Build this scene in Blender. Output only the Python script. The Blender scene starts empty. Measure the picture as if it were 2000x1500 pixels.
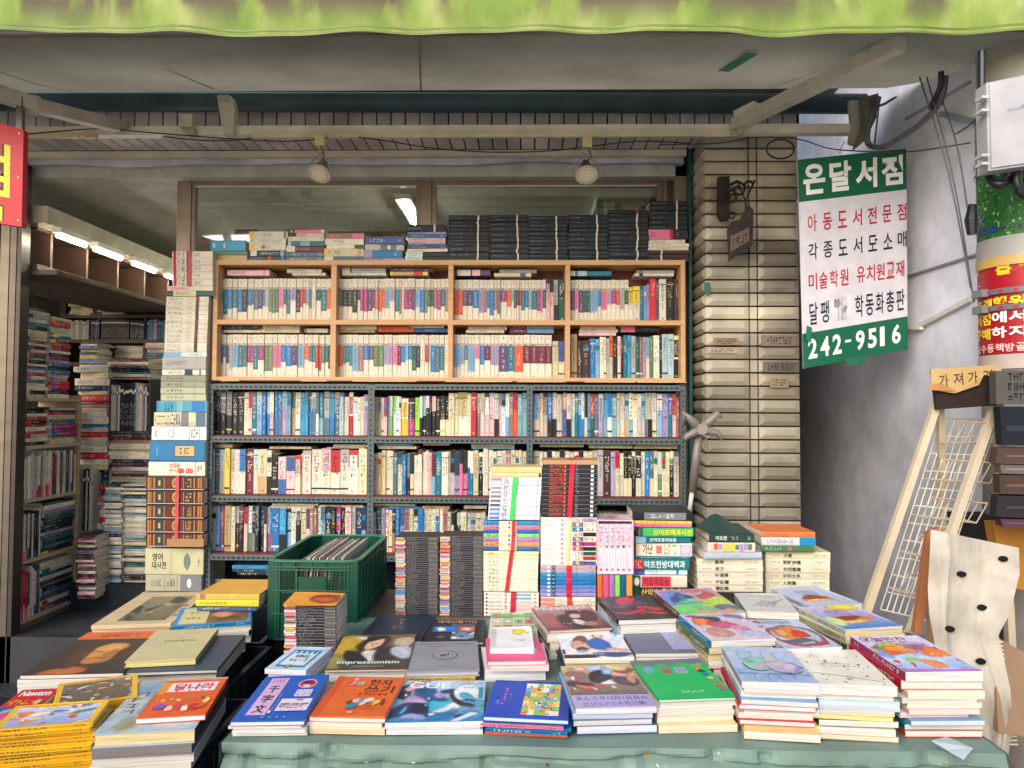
import bpy, math, random, re
from mathutils import Vector, Matrix
rnd = random.Random(7)
SC = bpy.context.scene
COL = SC.collection
# ------------------------------------------------------------------ camera
CAMZ = 1.45; FPX = 1450.0
yaw, pit, rol = math.radians(1.2), math.radians(2.0), math.radians(0.25)
Fw = Vector((-math.sin(yaw)*math.cos(pit), math.cos(yaw)*math.cos(pit), math.sin(pit)))
Rt = Vector((math.cos(yaw), math.sin(yaw), 0.0))
Up = Rt.cross(Fw)
R2 = Rt*math.cos(rol) + Up*math.sin(rol)
U2 = Up*math.cos(rol) - Rt*math.sin(rol)
CAM = Vector((0, 0, CAMZ))
cd = bpy.data.cameras.new("camera"); cam = bpy.data.objects.new("camera", cd); COL.objects.link(cam)
m4 = Matrix((R2, U2, -Fw)).transposed().to_4x4(); m4.translation = CAM
cam.matrix_world = m4
cd.sensor_width = 36.0; cd.lens = 36.0*FPX/2000.0; cd.clip_start = 0.05; cd.clip_end = 400
SC.camera = cam
# ------------------------------------------------------------------ world, sun, exposure
SUN_EL, SUN_AZ = math.radians(31), math.radians(206)      # azimuth clockwise from +Y: from behind the camera, a little left
W = bpy.data.worlds.new("World"); SC.world = W; W.use_nodes = True
wn = W.node_tree.nodes; wl = W.node_tree.links
sky = wn.new("ShaderNodeTexSky"); sky.sky_type = 'NISHITA'; sky.sun_disc = False
sky.sun_elevation = SUN_EL; sky.sun_rotation = SUN_AZ; sky.air_density = 1.0; sky.dust_density = 3.0
bg = wn["Background"]; bg.inputs[1].default_value = 0.15
wl.new(sky.outputs[0], bg.inputs[0])
sd = bpy.data.lights.new("sun", 'SUN'); sd.energy = 1.0; sd.angle = math.radians(40); sd.color = (1.0, 0.985, 0.955)
so = bpy.data.objects.new("sun", sd); COL.objects.link(so)
sdir = Vector((math.sin(SUN_AZ)*math.cos(SUN_EL), math.cos(SUN_AZ)*math.cos(SUN_EL), math.sin(SUN_EL)))
so.rotation_euler = sdir.to_track_quat('Z', 'Y').to_euler(); so.location = (0, -3, 8)
vs = SC.view_settings; vs.view_transform = 'Standard'; vs.look = 'None'; vs.gamma = 1; vs.exposure = 0.56
# ------------------------------------------------------------------ projection helpers (photo pixel + real depth -> place)
def ray(px, py):
    d = Fw + R2*((px-1000)/FPX) + U2*((750-py)/FPX)
    return d
def X(px, py, D):
    d = ray(px, py); return CAM + d*(D/d.y)
def G(px, py, z):
    d = ray(px, py); return CAM + d*((z-CAMZ)/d.z)
def XW(px, py, x):
    d = ray(px, py); return CAM + d*(x/d.x)
# ------------------------------------------------------------------ colours
def lin(c):
    if isinstance(c, str): c = PAL[c]
    if max(c) > 1.001: c = tuple(v/255.0 for v in c)
    return tuple((v/12.92 if v <= 0.04045 else ((v+0.055)/1.055)**2.4) for v in c)
PAL = {'b':(28,120,190),'c':(60,160,205),'t':(25,120,140),'d':(22,52,84),'k':(24,28,34),'s':(82,112,130),'p':(232,120,160),
 'm':(170,48,118),'M':(118,34,62),'r':(205,32,50),'o':(228,92,48),'g':(94,128,84),'G':(28,92,78),'l':(168,150,190),
 'L':(128,172,208),'w':(228,220,200),'v':(92,66,108),'y':(240,200,60),'n':(160,110,104),'a':(178,176,172),'u':(62,96,168),
 'i':(214,236,236),'q':(126,178,190),'z':(150,210,60),'e':(196,170,120),'P':(240,192,196),'B':(66,40,44),'W':(226,224,220),
 'K':(12,22,34),'x':(222,208,166),'h':(206,200,186),'Q':(172,200,206),'A':(120,122,128)}
CN = {'b':'bright blue','c':'sky blue','t':'teal','d':'dark navy','k':'black','s':'slate blue','p':'pink','m':'magenta','M':'maroon','r':'red',
 'o':'orange','g':'moss green','G':'dark green','l':'lavender','L':'pale blue','w':'cream','v':'dark purple','y':'yellow','n':'dusty brown','a':'grey',
 'u':'violet blue','i':'icy white','q':'grey-teal','z':'lime green','e':'ochre','P':'pale pink','B':'dark brown','W':'white','K':'navy black',
 'x':'yellowed cream','h':'beige grey','Q':'pale teal','A':'mid grey'}
# ------------------------------------------------------------------ materials (all read the face colour of the mesh)
MATS = {}
def mat(name, rough=0.6, spec=0.35, metal=0.0, nscale=18.0, nlo=0.86, nhi=1.06, bump=0.0, bscale=200.0, stretch=(1,1,1), emit=0.0, trans=0.0, coat=0.0, detail=4.0):
    m = bpy.data.materials.new(name); m.use_nodes = True
    n, l = m.node_tree.nodes, m.node_tree.links
    b = n["Principled BSDF"]; out = n["Material Output"]
    a = n.new("ShaderNodeVertexColor"); a.layer_name = "Col"
    tc = n.new("ShaderNodeTexCoord"); mp = n.new("ShaderNodeMapping"); mp.inputs['Scale'].default_value = stretch
    l.new(tc.outputs['Object'], mp.inputs[0])
    t = n.new("ShaderNodeTexNoise"); t.inputs['Scale'].default_value = nscale; t.inputs['Detail'].default_value = detail
    l.new(mp.outputs[0], t.inputs['Vector'])
    mr = n.new("ShaderNodeMapRange"); mr.inputs[1].default_value = 0.3; mr.inputs[2].default_value = 0.7
    mr.inputs[3].default_value = nlo; mr.inputs[4].default_value = nhi
    l.new(t.outputs[0], mr.inputs[0])
    vm = n.new("ShaderNodeVectorMath"); vm.operation = 'SCALE'
    l.new(a.outputs['Color'], vm.inputs[0]); l.new(mr.outputs[0], vm.inputs['Scale'])
    l.new(vm.outputs[0], b.inputs['Base Color'])
    b.inputs['Roughness'].default_value = rough; b.inputs['Metallic'].default_value = metal
    b.inputs['Specular IOR Level'].default_value = spec; b.inputs['Coat Weight'].default_value = coat
    if emit: l.new(vm.outputs[0], b.inputs['Emission Color']); b.inputs['Emission Strength'].default_value = emit
    if bump:
        t2 = n.new("ShaderNodeTexNoise"); t2.inputs['Scale'].default_value = bscale; t2.inputs['Detail'].default_value = 3
        l.new(mp.outputs[0], t2.inputs['Vector'])
        bp = n.new("ShaderNodeBump"); bp.inputs['Strength'].default_value = bump; bp.inputs['Distance'].default_value = 0.004
        l.new(t2.outputs[0], bp.inputs['Height']); l.new(bp.outputs[0], b.inputs['Normal'])
    if trans:
        tr = n.new("ShaderNodeBsdfTranslucent"); l.new(vm.outputs[0], tr.inputs[0])
        mx = n.new("ShaderNodeMixShader"); mx.inputs[0].default_value = trans
        l.new(b.outputs[0], mx.inputs[1]); l.new(tr.outputs[0], mx.inputs[2]); l.new(mx.outputs[0], out.inputs[0])
    MATS[name] = m; return m
mat('print', 0.42, 0.4, nscale=14, nlo=0.88, nhi=1.06)
mat('page', 0.9, 0.1, nscale=1.0, nlo=0.60, nhi=1.08, stretch=(6,6,420), bump=0.5, bscale=1.0)
mat('pagev', 0.9, 0.1, nscale=1.0, nlo=0.70, nhi=1.10, stretch=(420,6,6), bump=0.5, bscale=1.0)
mat('matte', 0.85, 0.2, nscale=9, nlo=0.80, nhi=1.1, bump=0.15, bscale=60)
mat('metal_paint', 0.4, 0.5, nscale=7, nlo=0.78, nhi=1.08, bump=0.05)
mat('alu', 0.35, 0.5, metal=0.5, nscale=5, nlo=0.8, nhi=1.1, stretch=(1,1,3))
mat('plastic', 0.36, 0.5, nscale=6, nlo=0.82, nhi=1.08, bump=0.08)
mat('wood', 0.5, 0.35, nscale=6, nlo=0.86, nhi=1.06, stretch=(1,1,12), bump=0.05)
mat('woodh', 0.5, 0.35, nscale=6, nlo=0.86, nhi=1.06, stretch=(1,12,12), bump=0.05)
mat('cloth', 0.5, 0.4, nscale=4.5, nlo=0.62, nhi=1.16, bump=0.8, bscale=11, detail=8)
mat('canopy', 0.85, 0.15, nscale=1.6, nlo=0.66, nhi=1.14, bump=0.7, bscale=5, trans=0.34, detail=6)
mat('iron', 0.65, 0.4, metal=0.2, nscale=25, nlo=0.5, nhi=1.4, bump=0.4, bscale=90)
mat('ceramic', 0.42, 0.45, nscale=4.5, nlo=0.55, nhi=1.12, bump=0.06, bscale=80, detail=8)
mat('board', 0.85, 0.15, nscale=5, nlo=0.8, nhi=1.1, stretch=(1,1,1), bump=0.2, bscale=120)
mat('sheet', 0.95, 0.05, nscale=7, nlo=0.55, nhi=1.1, bump=1.0, bscale=45, detail=9)
mat('lampglow', 0.4, 0.3, nlo=1, nhi=1, emit=30.0)
def special(name):
    m = bpy.data.materials.new(name); m.use_nodes = True; MATS[name] = m
    return m, m.node_tree.nodes, m.node_tree.links, m.node_tree.nodes["Principled BSDF"], m.node_tree.nodes["Material Output"]
def noise(n, l, scale, detail=5, vec=None, dist=0.0):
    t = n.new("ShaderNodeTexNoise"); t.inputs['Scale'].default_value = scale; t.inputs['Detail'].default_value = detail
    t.inputs['Distortion'].default_value = dist
    if vec: l.new(vec, t.inputs['Vector'])
    return t
def ramp(n, l, src, stops):
    r = n.new("ShaderNodeValToRGB"); e = r.color_ramp.elements
    while len(e) < len(stops): e.new(0.5)
    for i, (p, c) in enumerate(stops): e[i].position = p; e[i].color = (*lin(c), 1)
    l.new(src, r.inputs[0]); return r
# valance: sun-bleached lime canvas with brown water stains, thin enough to let light through
m, n, l, b, out = special('valance')
tc = n.new("ShaderNodeTexCoord"); mp = n.new("ShaderNodeMapping"); mp.inputs['Scale'].default_value = (2.6, 2.6, 1.3); l.new(tc.outputs['Object'], mp.inputs[0])
t1 = noise(n, l, 1.6, 8, mp.outputs[0], 0.2); t2 = noise(n, l, 3.0, 5, mp.outputs[0])
r1 = ramp(n, l, t2.outputs[0], [(0.3, (112,140,62)), (0.5, (140,164,74)), (0.7, (176,186,116))])
sep = n.new("ShaderNodeSeparateXYZ"); l.new(tc.outputs['Object'], sep.inputs[0])
mrz = n.new("ShaderNodeMapRange"); mrz.inputs[1].default_value = 0.02; mrz.inputs[2].default_value = 0.12; l.new(sep.outputs[2], mrz.inputs[0])
mrn = n.new("ShaderNodeMapRange"); mrn.inputs[1].default_value = 0.45; mrn.inputs[2].default_value = 0.53; l.new(t1.outputs[0], mrn.inputs[0])
mm = n.new("ShaderNodeMath"); mm.operation = 'MULTIPLY'; l.new(mrz.outputs[0], mm.inputs[0]); l.new(mrn.outputs[0], mm.inputs[1])
mm2 = n.new("ShaderNodeMath"); mm2.operation = 'MULTIPLY'; mm2.inputs[1].default_value = 0.95; l.new(mm.outputs[0], mm2.inputs[0])
mx = n.new("ShaderNodeMixRGB"); l.new(mm2.outputs[0], mx.inputs[0]); l.new(r1.outputs[0], mx.inputs[1]); mx.inputs[2].default_value = (*lin((104,92,76)), 1)
l.new(mx.outputs[0], b.inputs['Base Color']); b.inputs['Roughness'].default_value = 0.8
tr = n.new("ShaderNodeBsdfTranslucent"); l.new(mx.outputs[0], tr.inputs[0]); ms = n.new("ShaderNodeMixShader"); ms.inputs[0].default_value = 0.15
l.new(b.outputs[0], ms.inputs[1]); l.new(tr.outputs[0], ms.inputs[2]); l.new(ms.outputs[0], out.inputs[0])
# rendered side wall: pale bluish paint, shade and grime coloured in below, ragged edge
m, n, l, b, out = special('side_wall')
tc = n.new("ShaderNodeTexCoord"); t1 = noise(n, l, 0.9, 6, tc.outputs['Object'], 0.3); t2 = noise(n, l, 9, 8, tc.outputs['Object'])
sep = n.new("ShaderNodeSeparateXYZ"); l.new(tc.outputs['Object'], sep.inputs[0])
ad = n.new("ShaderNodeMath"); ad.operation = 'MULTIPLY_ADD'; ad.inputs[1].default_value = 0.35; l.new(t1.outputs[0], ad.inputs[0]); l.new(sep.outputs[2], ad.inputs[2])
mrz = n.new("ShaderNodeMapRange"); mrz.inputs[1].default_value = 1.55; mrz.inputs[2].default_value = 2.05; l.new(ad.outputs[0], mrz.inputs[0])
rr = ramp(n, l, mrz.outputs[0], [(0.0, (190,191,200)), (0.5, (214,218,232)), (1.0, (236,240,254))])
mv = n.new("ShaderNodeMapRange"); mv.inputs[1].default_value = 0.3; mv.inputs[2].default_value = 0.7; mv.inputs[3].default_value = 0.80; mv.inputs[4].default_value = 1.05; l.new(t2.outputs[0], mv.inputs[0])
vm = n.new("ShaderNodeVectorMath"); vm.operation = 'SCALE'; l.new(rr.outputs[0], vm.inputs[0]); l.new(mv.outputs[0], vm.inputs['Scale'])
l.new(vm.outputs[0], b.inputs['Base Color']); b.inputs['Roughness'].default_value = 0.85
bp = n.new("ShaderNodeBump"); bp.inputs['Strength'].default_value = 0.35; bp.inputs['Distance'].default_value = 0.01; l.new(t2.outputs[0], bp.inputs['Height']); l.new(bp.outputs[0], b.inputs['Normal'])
# asphalt and terrazzo shop floor
for nm, c0, c1, sc in (('asphalt', (142,138,130), (176,170,160), 60), ('shop_floor', (16,22,30), (84,92,104), 130)):
    m, n, l, b, out = special(nm)
    tc = n.new("ShaderNodeTexCoord"); t1 = noise(n, l, sc, 4, tc.outputs['Object'])
    r = ramp(n, l, t1.outputs[0], [(0.45, c0), (0.68, c1)]); l.new(r.outputs[0], b.inputs['Base Color']); b.inputs['Roughness'].default_value = 0.6
# window glass: see-through with a mirror-like sheen
m, n, l, b, out = special('glass')
tp = n.new("ShaderNodeBsdfTransparent"); tp.inputs[0].default_value = (0.78, 0.84, 0.80, 1); gl = n.new("ShaderNodeBsdfGlossy"); gl.inputs['Roughness'].default_value = 0.04
lw = n.new("ShaderNodeLayerWeight"); lw.inputs[0].default_value = 0.35
ml = n.new("ShaderNodeMapRange"); ml.inputs[3].default_value = 0.22; ml.inputs[4].default_value = 0.9; l.new(lw.outputs[0], ml.inputs[0])
ms = n.new("ShaderNodeMixShader"); l.new(ml.outputs[0], ms.inputs[0]); l.new(tp.outputs[0], ms.inputs[1]); l.new(gl.outputs[0], ms.inputs[2]); l.new(ms.outputs[0], out.inputs[0])
# ------------------------------------------------------------------ text outlines (Blender's own font) as flat meshes
_tx = {}
def textmesh(s, bold=0.0):
    k = (s, bold)
    if k in _tx: return _tx[k]
    cu = bpy.data.curves.new("t", 'FONT'); cu.body = s; cu.resolution_u = 3; cu.offset = bold; cu.fill_mode = 'FRONT'
    o = bpy.data.objects.new("t", cu); COL.objects.link(o)
    dg = bpy.context.evaluated_depsgraph_get(); me = o.evaluated_get(dg).to_mesh()
    vs_ = [(v.co.x, v.co.y) for v in me.vertices]; fs = [tuple(p.vertices) for p in me.polygons]
    o.evaluated_get(dg).to_mesh_clear(); bpy.data.objects.remove(o); bpy.data.curves.remove(cu)
    if vs_:
        x0 = min(v[0] for v in vs_); x1 = max(v[0] for v in vs_); y0 = min(v[1] for v in vs_); y1 = max(v[1] for v in vs_)
        vs_ = [((x-x0)/max(x1-x0, 1e-6), (y-y0)/max(y1-y0, 1e-6)) for x, y in vs_]
    _tx[k] = (vs_, fs); return _tx[k]
# ------------------------------------------------------------------ mesh builder
MI = {}
class MB:
    def __init__(s): s.v = []; s.f = []; s.c = []; s.m = []; s.M = None; s.mats = []
    def mi(s, name):
        if name not in s.mats: s.mats.append(name)
        return s.mats.index(name)
    def face(s, pts, c, m='print'):
        b = len(s.v)
        for p in pts:
            p = Vector(p)
            s.v.append(s.M @ p if s.M else p)
        s.f.append(tuple(range(b, b+len(pts))))
        if isinstance(c, list): s.c.append([lin(q) if isinstance(q, str) or max(q) > 1.001 else q for q in c])
        else: s.c.append(lin(c))
        s.m.append(s.mi(m))
    def raw(s, verts, faces, c, m):
        b = len(s.v); s.v += [s.M @ Vector(p) if s.M else Vector(p) for p in verts]; c = lin(c); k = s.mi(m)
        for f in faces: s.f.append(tuple(i+b for i in f)); s.c.append(c); s.m.append(k)
    def box(s, x0, x1, y0, y1, z0, z1, c, m='print', **kw):
        P = [(x, y, z) for x in (x0, x1) for y in (y0, y1) for z in (z0, z1)]
        for nm, q in (('l',(0,1,3,2)),('r',(4,6,7,5)),('f',(0,4,5,1)),('b',(2,3,7,6)),('d',(0,2,6,4)),('t',(1,5,7,3))):
            cc = kw.get(nm, c); mm_ = m
            if isinstance(cc, tuple) and len(cc) == 2: cc, mm_ = cc
            if cc is None: continue
            s.face([P[i] for i in q], cc, mm_)
    def bev(s, x0, x1, y0, y1, z0, z1, c, m='print', e=0.004):
        # box with chamfered vertical-plane edges, octagonal in x/z
        e = min(e, (x1-x0)/3, (z1-z0)/3)
        o = [(x0+e,z0),(x1-e,z0),(x1,z0+e),(x1,z1-e),(x1-e,z1),(x0+e,z1),(x0,z1-e),(x0,z0+e)]
        s.prism([(a, y0+0, b) for a, b in o], (0, y1-y0, 0), c, m)
    def prism(s, pts, d, c, m='print'):
        d = Vector(d); P = [Vector(p) for p in pts]; Q = [p+d for p in P]; k = len(P)
        s.face(P, c, m); s.face(Q[::-1], c, m)
        for i in range(k): s.face([P[i], Q[i], Q[(i+1) % k], P[(i+1) % k]], c, m)
    def tube(s, pts, r, c, m='metal_paint', n=8, cap=True):
        pts = [Vector(p) for p in pts]; rs = r if isinstance(r, list) else [r]*len(pts); rings = []
        for i, p in enumerate(pts):
            d = (pts[min(i+1, len(pts)-1)] - pts[max(i-1, 0)]).normalized()
            a = d.cross(Vector((0, 0, 1)) if abs(d.z) < 0.9 else Vector((0, 1, 0))).normalized(); b = d.cross(a)
            rings.append([p + a*math.cos(t*2*math.pi/n)*rs[i] + b*math.sin(t*2*math.pi/n)*rs[i] for t in range(n)])
        base = len(s.v); verts = [q for rg in rings for q in rg]; faces = []
        for i in range(len(pts)-1):
            for t in range(n):
                faces.append((i*n+t, i*n+(t+1) % n, (i+1)*n+(t+1) % n, (i+1)*n+t))
        if cap: faces.append(tuple(range(n))[::-1]); faces.append(tuple(range((len(pts)-1)*n, len(pts)*n)))
        s.raw(verts, faces, c, m)
    def bar(s, a, b, w, h, c, m='metal_paint', up=(0, 0, 1)):
        a, b = Vector(a), Vector(b); d = (b-a).normalized(); sx = d.cross(Vector(up)).normalized()*(w/2); sz = sx.cross(d).normalized()*(h/2)
        P = [a-sx-sz, a+sx-sz, a+sx+sz, a-sx+sz]; s.prism(P, b-a, c, m)
    def link(s, name, parent=None, origin=None, smooth=False):
        me = bpy.data.meshes.new(name)
        if origin is None:
            if parent is not None: origin = parent.location
            else:
                xs = [p.x for p in s.v]; ys = [p.y for p in s.v]; zs = [p.z for p in s.v]
                origin = Vector(((min(xs)+max(xs))/2, (min(ys)+max(ys))/2, min(zs)))
        org = Vector(origin)
        me.from_pydata([p-org for p in s.v], [], s.f)
        for q in s.mats: me.materials.append(MATS[q])
        me.polygons.foreach_set('material_index', s.m)
        ca = me.color_attributes.new("Col", 'FLOAT_COLOR', 'CORNER'); buf = []
        for f, c in zip(s.f, s.c):
            if isinstance(c, list):
                for q in c: buf += [*q, 1.0]
            else: buf += [*c, 1.0]*len(f)
        ca.data.foreach_set('color', buf)
        if smooth: me.polygons.foreach_set('use_smooth', [True]*len(s.f))
        o = bpy.data.objects.new(name, me); COL.objects.link(o)
        if parent is not None: o.parent = parent; o.location = org - parent.location if parent.parent is None else (0, 0, 0)
        else: o.location = org
        return o
LAB = set()
def tag(o, label, cat, group=None):
    o['label'] = label; o['category'] = cat
    if group: o['group'] = group
    if label in LAB and not group: print("DUP LABEL", label)
    if len(label.split()) > 16: print("LONG", label)
    LAB.add(label); return o
def thing(name, label, cat, loc, group=None):
    o = bpy.data.objects.new(name, None); COL.objects.link(o); o.location = loc; o.empty_display_size = 0.05
    return tag(o, label, cat, group)
def sub(mb, name, part):                       # a sub-part: origin shared with its part
    o = mb.link(name, None, origin=part.matrix_basis.translation + part.parent.location)
    o.parent = part; o.location = (0, 0, 0); return o
def struct(o): o['kind'] = 'structure'; return o
ORD = ['zeroth','first','second','third','fourth','fifth','sixth','seventh','eighth','ninth','tenth','eleventh','twelfth','thirteenth','fourteenth','fifteenth','sixteenth','seventeenth','eighteenth','nineteenth','twentieth']
def od(i):
    if i <= 20: return ORD[i]
    t = {2:'twenty',3:'thirty',4:'forty',5:'fifty'}[i//10]
    return (t[:-1]+'ieth') if i % 10 == 0 else t+'-'+ORD[i % 10]
# ------------------------------------------------------------------ flat printing on a face
class Dr:
    """u right, v up on a printed face; every layer sits a hair above the last."""
    def __init__(s, mb, O, U, V, m='print', seed=0):
        s.mb = mb; s.O = Vector(O); s.U = Vector(U); s.V = Vector(V); s.N = s.U.cross(s.V).normalized(); s.k = 1; s.m = m; s.r = random.Random(seed)
    def P(s, u, v): return s.O + s.U*u + s.V*v + s.N*(0.00035+0.00012*s.k)
    def poly(s, pts, c): s.mb.face([s.P(u, v) for u, v in pts], c, s.m); s.k += 1
    def rect(s, u0, v0, u1, v1, c):
        n_ = max(1, int(abs(u1-u0)*8)) if getattr(s, 'fine', 0) else 1; m_ = max(1, int(abs(v1-v0)*8)) if getattr(s, 'fine', 0) else 1
        for i in range(n_):
            for j in range(m_):
                a, b, e, f = u0+(u1-u0)*i/n_, u0+(u1-u0)*(i+1)/n_, v0+(v1-v0)*j/m_, v0+(v1-v0)*(j+1)/m_; s.mb.face([s.P(a,e), s.P(b,e), s.P(b,f), s.P(a,f)], c, s.m)
        s.k += 1
    def ell(s, u, v, a, b, c, n=14, rot=0.0, w=0.0):
        pts = []
        for i in range(n):
            t = 2*math.pi*i/n; q = 1+w*s.r.uniform(-1, 1); x, y = a*math.cos(t)*q, b*math.sin(t)*q
            pts.append((u+x*math.cos(rot)-y*math.sin(rot), v+x*math.sin(rot)+y*math.cos(rot)))
        s.poly(pts, c)
    def text(s, t, u0, v0, u1, v1, c, bold=0.012, rot=0):
        vs_, fs = textmesh(t, bold); pts = []
        for a, b in vs_:
            if rot == 90: a, b = b, 1-a      # reads downwards
            elif rot == -90: a, b = 1-b, a
            pts.append(s.P(u0+a*(u1-u0), v0+b*(v1-v0)))
        s.mb.raw([p for p in pts], fs, c, s.m); s.k += 1
    def gl(s, u0, v0, u1, v1, n, c, vert=False):
        # a line of n small unreadable characters
        for i in range(n):
            if vert: a0, a1 = u0, u1; h = (v1-v0)/n; b1 = v1-h*i-h*0.12; b0 = b1-h*0.76
            else: w = (u1-u0)/n; a0 = u0+w*i+w*0.1; a1 = a0+w*0.8; b0, b1 = v0, v1
            du, dv = a1-a0, b1-b0
            for j in range(s.r.choice((2, 3, 3))):
                if s.r.random() < 0.55:
                    y = b0+dv*s.r.choice((0.08, 0.45, 0.8)); s.mb.face([s.P(a0, y), s.P(a0+du*s.r.uniform(.7,1), y), s.P(a0+du*s.r.uniform(.7,1), y+dv*.15), s.P(a0, y+dv*.15)], c, s.m)
                else:
                    x = a0+du*s.r.choice((0.1, 0.45, 0.78)); s.mb.face([s.P(x, b0), s.P(x+du*.16, b0), s.P(x+du*.16, b1), s.P(x, b1)], c, s.m)
        s.k += 1
    def pic(s, u0, v0, u1, v1, base, blobs, nx=26, ny=20, grain=0.06, warp=0.03):
        """painted picture: base (bottom, top) and soft blobs (u, v, a, b, rot, colour, softness)"""
        nx, ny = int(nx*1.6), int(ny*1.6)
        lo, hi = lin(base[0]), lin(base[1]); B = [(a, b, c, d, e, lin(f), g) for a, b, c, d, e, f, g in blobs]; grid = []
        ph = [s.r.uniform(0, 6) for _ in range(4)]
        for j in range(ny+1):
            row = []
            for i in range(nx+1):
                u, v = i/nx, j/ny
                uu = u+warp*math.sin(9*v+ph[0])+warp*0.6*math.sin(23*u+ph[1]); vv = v+warp*math.sin(11*u+ph[2])+warp*0.6*math.sin(19*v+ph[3])
                c = [lo[k]*(1-v)+hi[k]*v for k in range(3)]
                for bu, bv, a, b2, rt, cc, sf in B:
                    x, y = uu-bu, vv-bv; x, y = x*math.cos(rt)+y*math.sin(rt), -x*math.sin(rt)+y*math.cos(rt)
                    d = math.sqrt((x/a)**2+(y/b2)**2); w = max(0.0, min(1.0, (1+sf*.4-d)/(.8*sf+1e-4)))
                    c = [c[k]*(1-w)+cc[k]*w for k in range(3)]
                    if 0.93 < d < 1.05 and sf < .5: c = [q*.62 for q in c]
                    elif d < .5 and sf < .5: c = [min(1, q*(1.1+.25*(.5-d))) for q in c]
                g = 1+grain*1.6*s.r.uniform(-1, 1)+.10*math.sin(31*uu+7*vv)*math.sin(27*vv-5*uu); row.append(tuple(max(0, min(1, q*g)) for q in c))
            grid.append(row)
        for j in range(ny):
            for i in range(nx):
                a, b, c, d = u0+(u1-u0)*i/nx, u0+(u1-u0)*(i+1)/nx, v0+(v1-v0)*j/ny, v0+(v1-v0)*(j+1)/ny
                s.mb.v += [s.P(a, c), s.P(b, c), s.P(b, d), s.P(a, d)]; q = len(s.mb.v)
                s.mb.f.append((q-4, q-3, q-2, q-1)); s.mb.c.append([grid[j][i], grid[j][i+1], grid[j+1][i+1], grid[j+1][i]]); s.mb.m.append(s.mb.mi(s.m))
        s.k += 1
def rblobs(seed, n, cols, amin=.05, amax=.2, sf=.25):
    r = random.Random(seed)
    return [(r.random(), r.random(), r.uniform(amin, amax), r.uniform(amin, amax)*.8, r.uniform(0, 3), r.choice(cols), sf) for _ in range(n)]
PG = (232,224,204)
def bookmesh(M, L, Wd, T, cov, spine=None, pg=PG, hard=False, mb=None, pm='page'):
    """local x along the spine, y from the spine to the fore edge, z thickness; the spine faces -y"""
    mb = mb or MB(); mb.M = M; sp = spine or cov; t = min(0.0022 if hard else 0.0009, T*0.15); o = 0.003 if hard else 0.0
    mb.box(o, L-o, 0.002, Wd-o, t, T-t, pg, pm, f=None, d=None, t=None)
    for z0, z1 in ((0, t), (T-t, T)): mb.box(0, L, 0.001, Wd, z0, z1, cov, 'print')
    e = min(T*0.22, 0.004); q = [(0.002, 0), (0, e), (0, T-e), (0.002, T)]
    for i in range(3):
        (y0, z0), (y1, z1) = q[i], q[i+1]; mb.face([(0, y0, z0), (L, y0, z0), (L, y1, z1), (0, y1, z1)], sp, 'print')
    mb.face([(0, 0.002, 0), (0, 0, e), (0, 0, T-e), (0, 0.002, T)], sp, 'print'); mb.face([(L, 0.002, T), (L, 0, T-e), (L, 0, e), (L, 0.002, 0)], sp, 'print')
    mb.M = None
    return mb
def frame(o, ex, ey, ez):
    m = Matrix((Vector(ex), Vector(ey), Vector(ez))).transposed().to_4x4(); m.translation = Vector(o); return m
# ================================================================== SETTING
b = MB(); b.box(-14, 14, -12, 3.92, -0.05, 0.0, (80,80,80), 'asphalt'); struct(b.link('ground'))
FZ = 0.24
b = MB(); b.box(-4.2, 1.34, 3.95, 6.6, 0.0, FZ, (60,64,70), 'shop_floor'); b.box(-4.2, 1.29, 3.90, 3.95, 0.0, FZ+0.004, (50,52,58), 'metal_paint'); struct(b.link('shop_floor'))
b = MB(); b.box(1.6, 14, 3.92, 16, -0.05, 0.0, (80,80,80), 'asphalt'); struct(b.link('alley_ground'))
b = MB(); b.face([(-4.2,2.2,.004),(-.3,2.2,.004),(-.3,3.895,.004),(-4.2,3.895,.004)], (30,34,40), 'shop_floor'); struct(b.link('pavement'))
# ------------------------------------------------------------------ shop building and its parts
SB = thing('shop_building', 'bookshop building with pale ribbed tile cladding behind the stacked books', 'building', (0, 4.1, 0))
b = MB()
b.box(-4.2, -4.1, 4.1, 6.5, 0, 2.9, (150,146,138), 'matte'); b.box(1.29, 1.345, 3.98, 6.5, 0, 2.9, (150,146,138), 'matte'); b.box(-4.2, 1.62, 6.4, 6.5, 0, 2.9, (146,142,134), 'matte')
b.link('inner_wall', SB)
b = MB(); b.box(-4.2, 1.62, 4.0, 6.5, 2.72, 2.8, (206,208,198), 'matte')
for x, w in ((.4, .3),): b.box(x, x+w, 4.2, 6.4, 2.66, 2.719, (210,210,202), 'matte')
b.link('ceiling', SB)
# upper tiled wall: vertical ribbed tiles above the door head
b = MB()
zt0, zt1 = X(1000, 247, 3.7).z, X(1000, 150, 3.7).z; zs = X(1000, 262, 3.7).z
x0, x1 = -4.2, X(1563, 250, 3.7).x
b.box(x0, x1, 3.716, 4.6, zs+.004, 4.4, (36,46,52), 'matte')
tw = 28.6/1450*3.7; i = 0; x = x0
r0 = random.Random(3)
while x < x1-tw:
    g = 0.004; q = r0.uniform(.88, 1.04); c = tuple(v*q for v in (232,222,220))
    for z0, z1 in ((zs, zs+.15), (zs+.156, zs+.3)):
        b.face([(x+g,3.715,z0),(x+tw-g,3.715,z0),(x+tw-g,3.715,z1),(x+g,3.715,z1)], (40,50,56), 'matte')
        e = .008; b.box(x+g, x+tw-g, 3.70+r0.uniform(0,.002), 3.714, z0+.002, z1-.002, c, 'ceramic')
    x += tw
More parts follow.
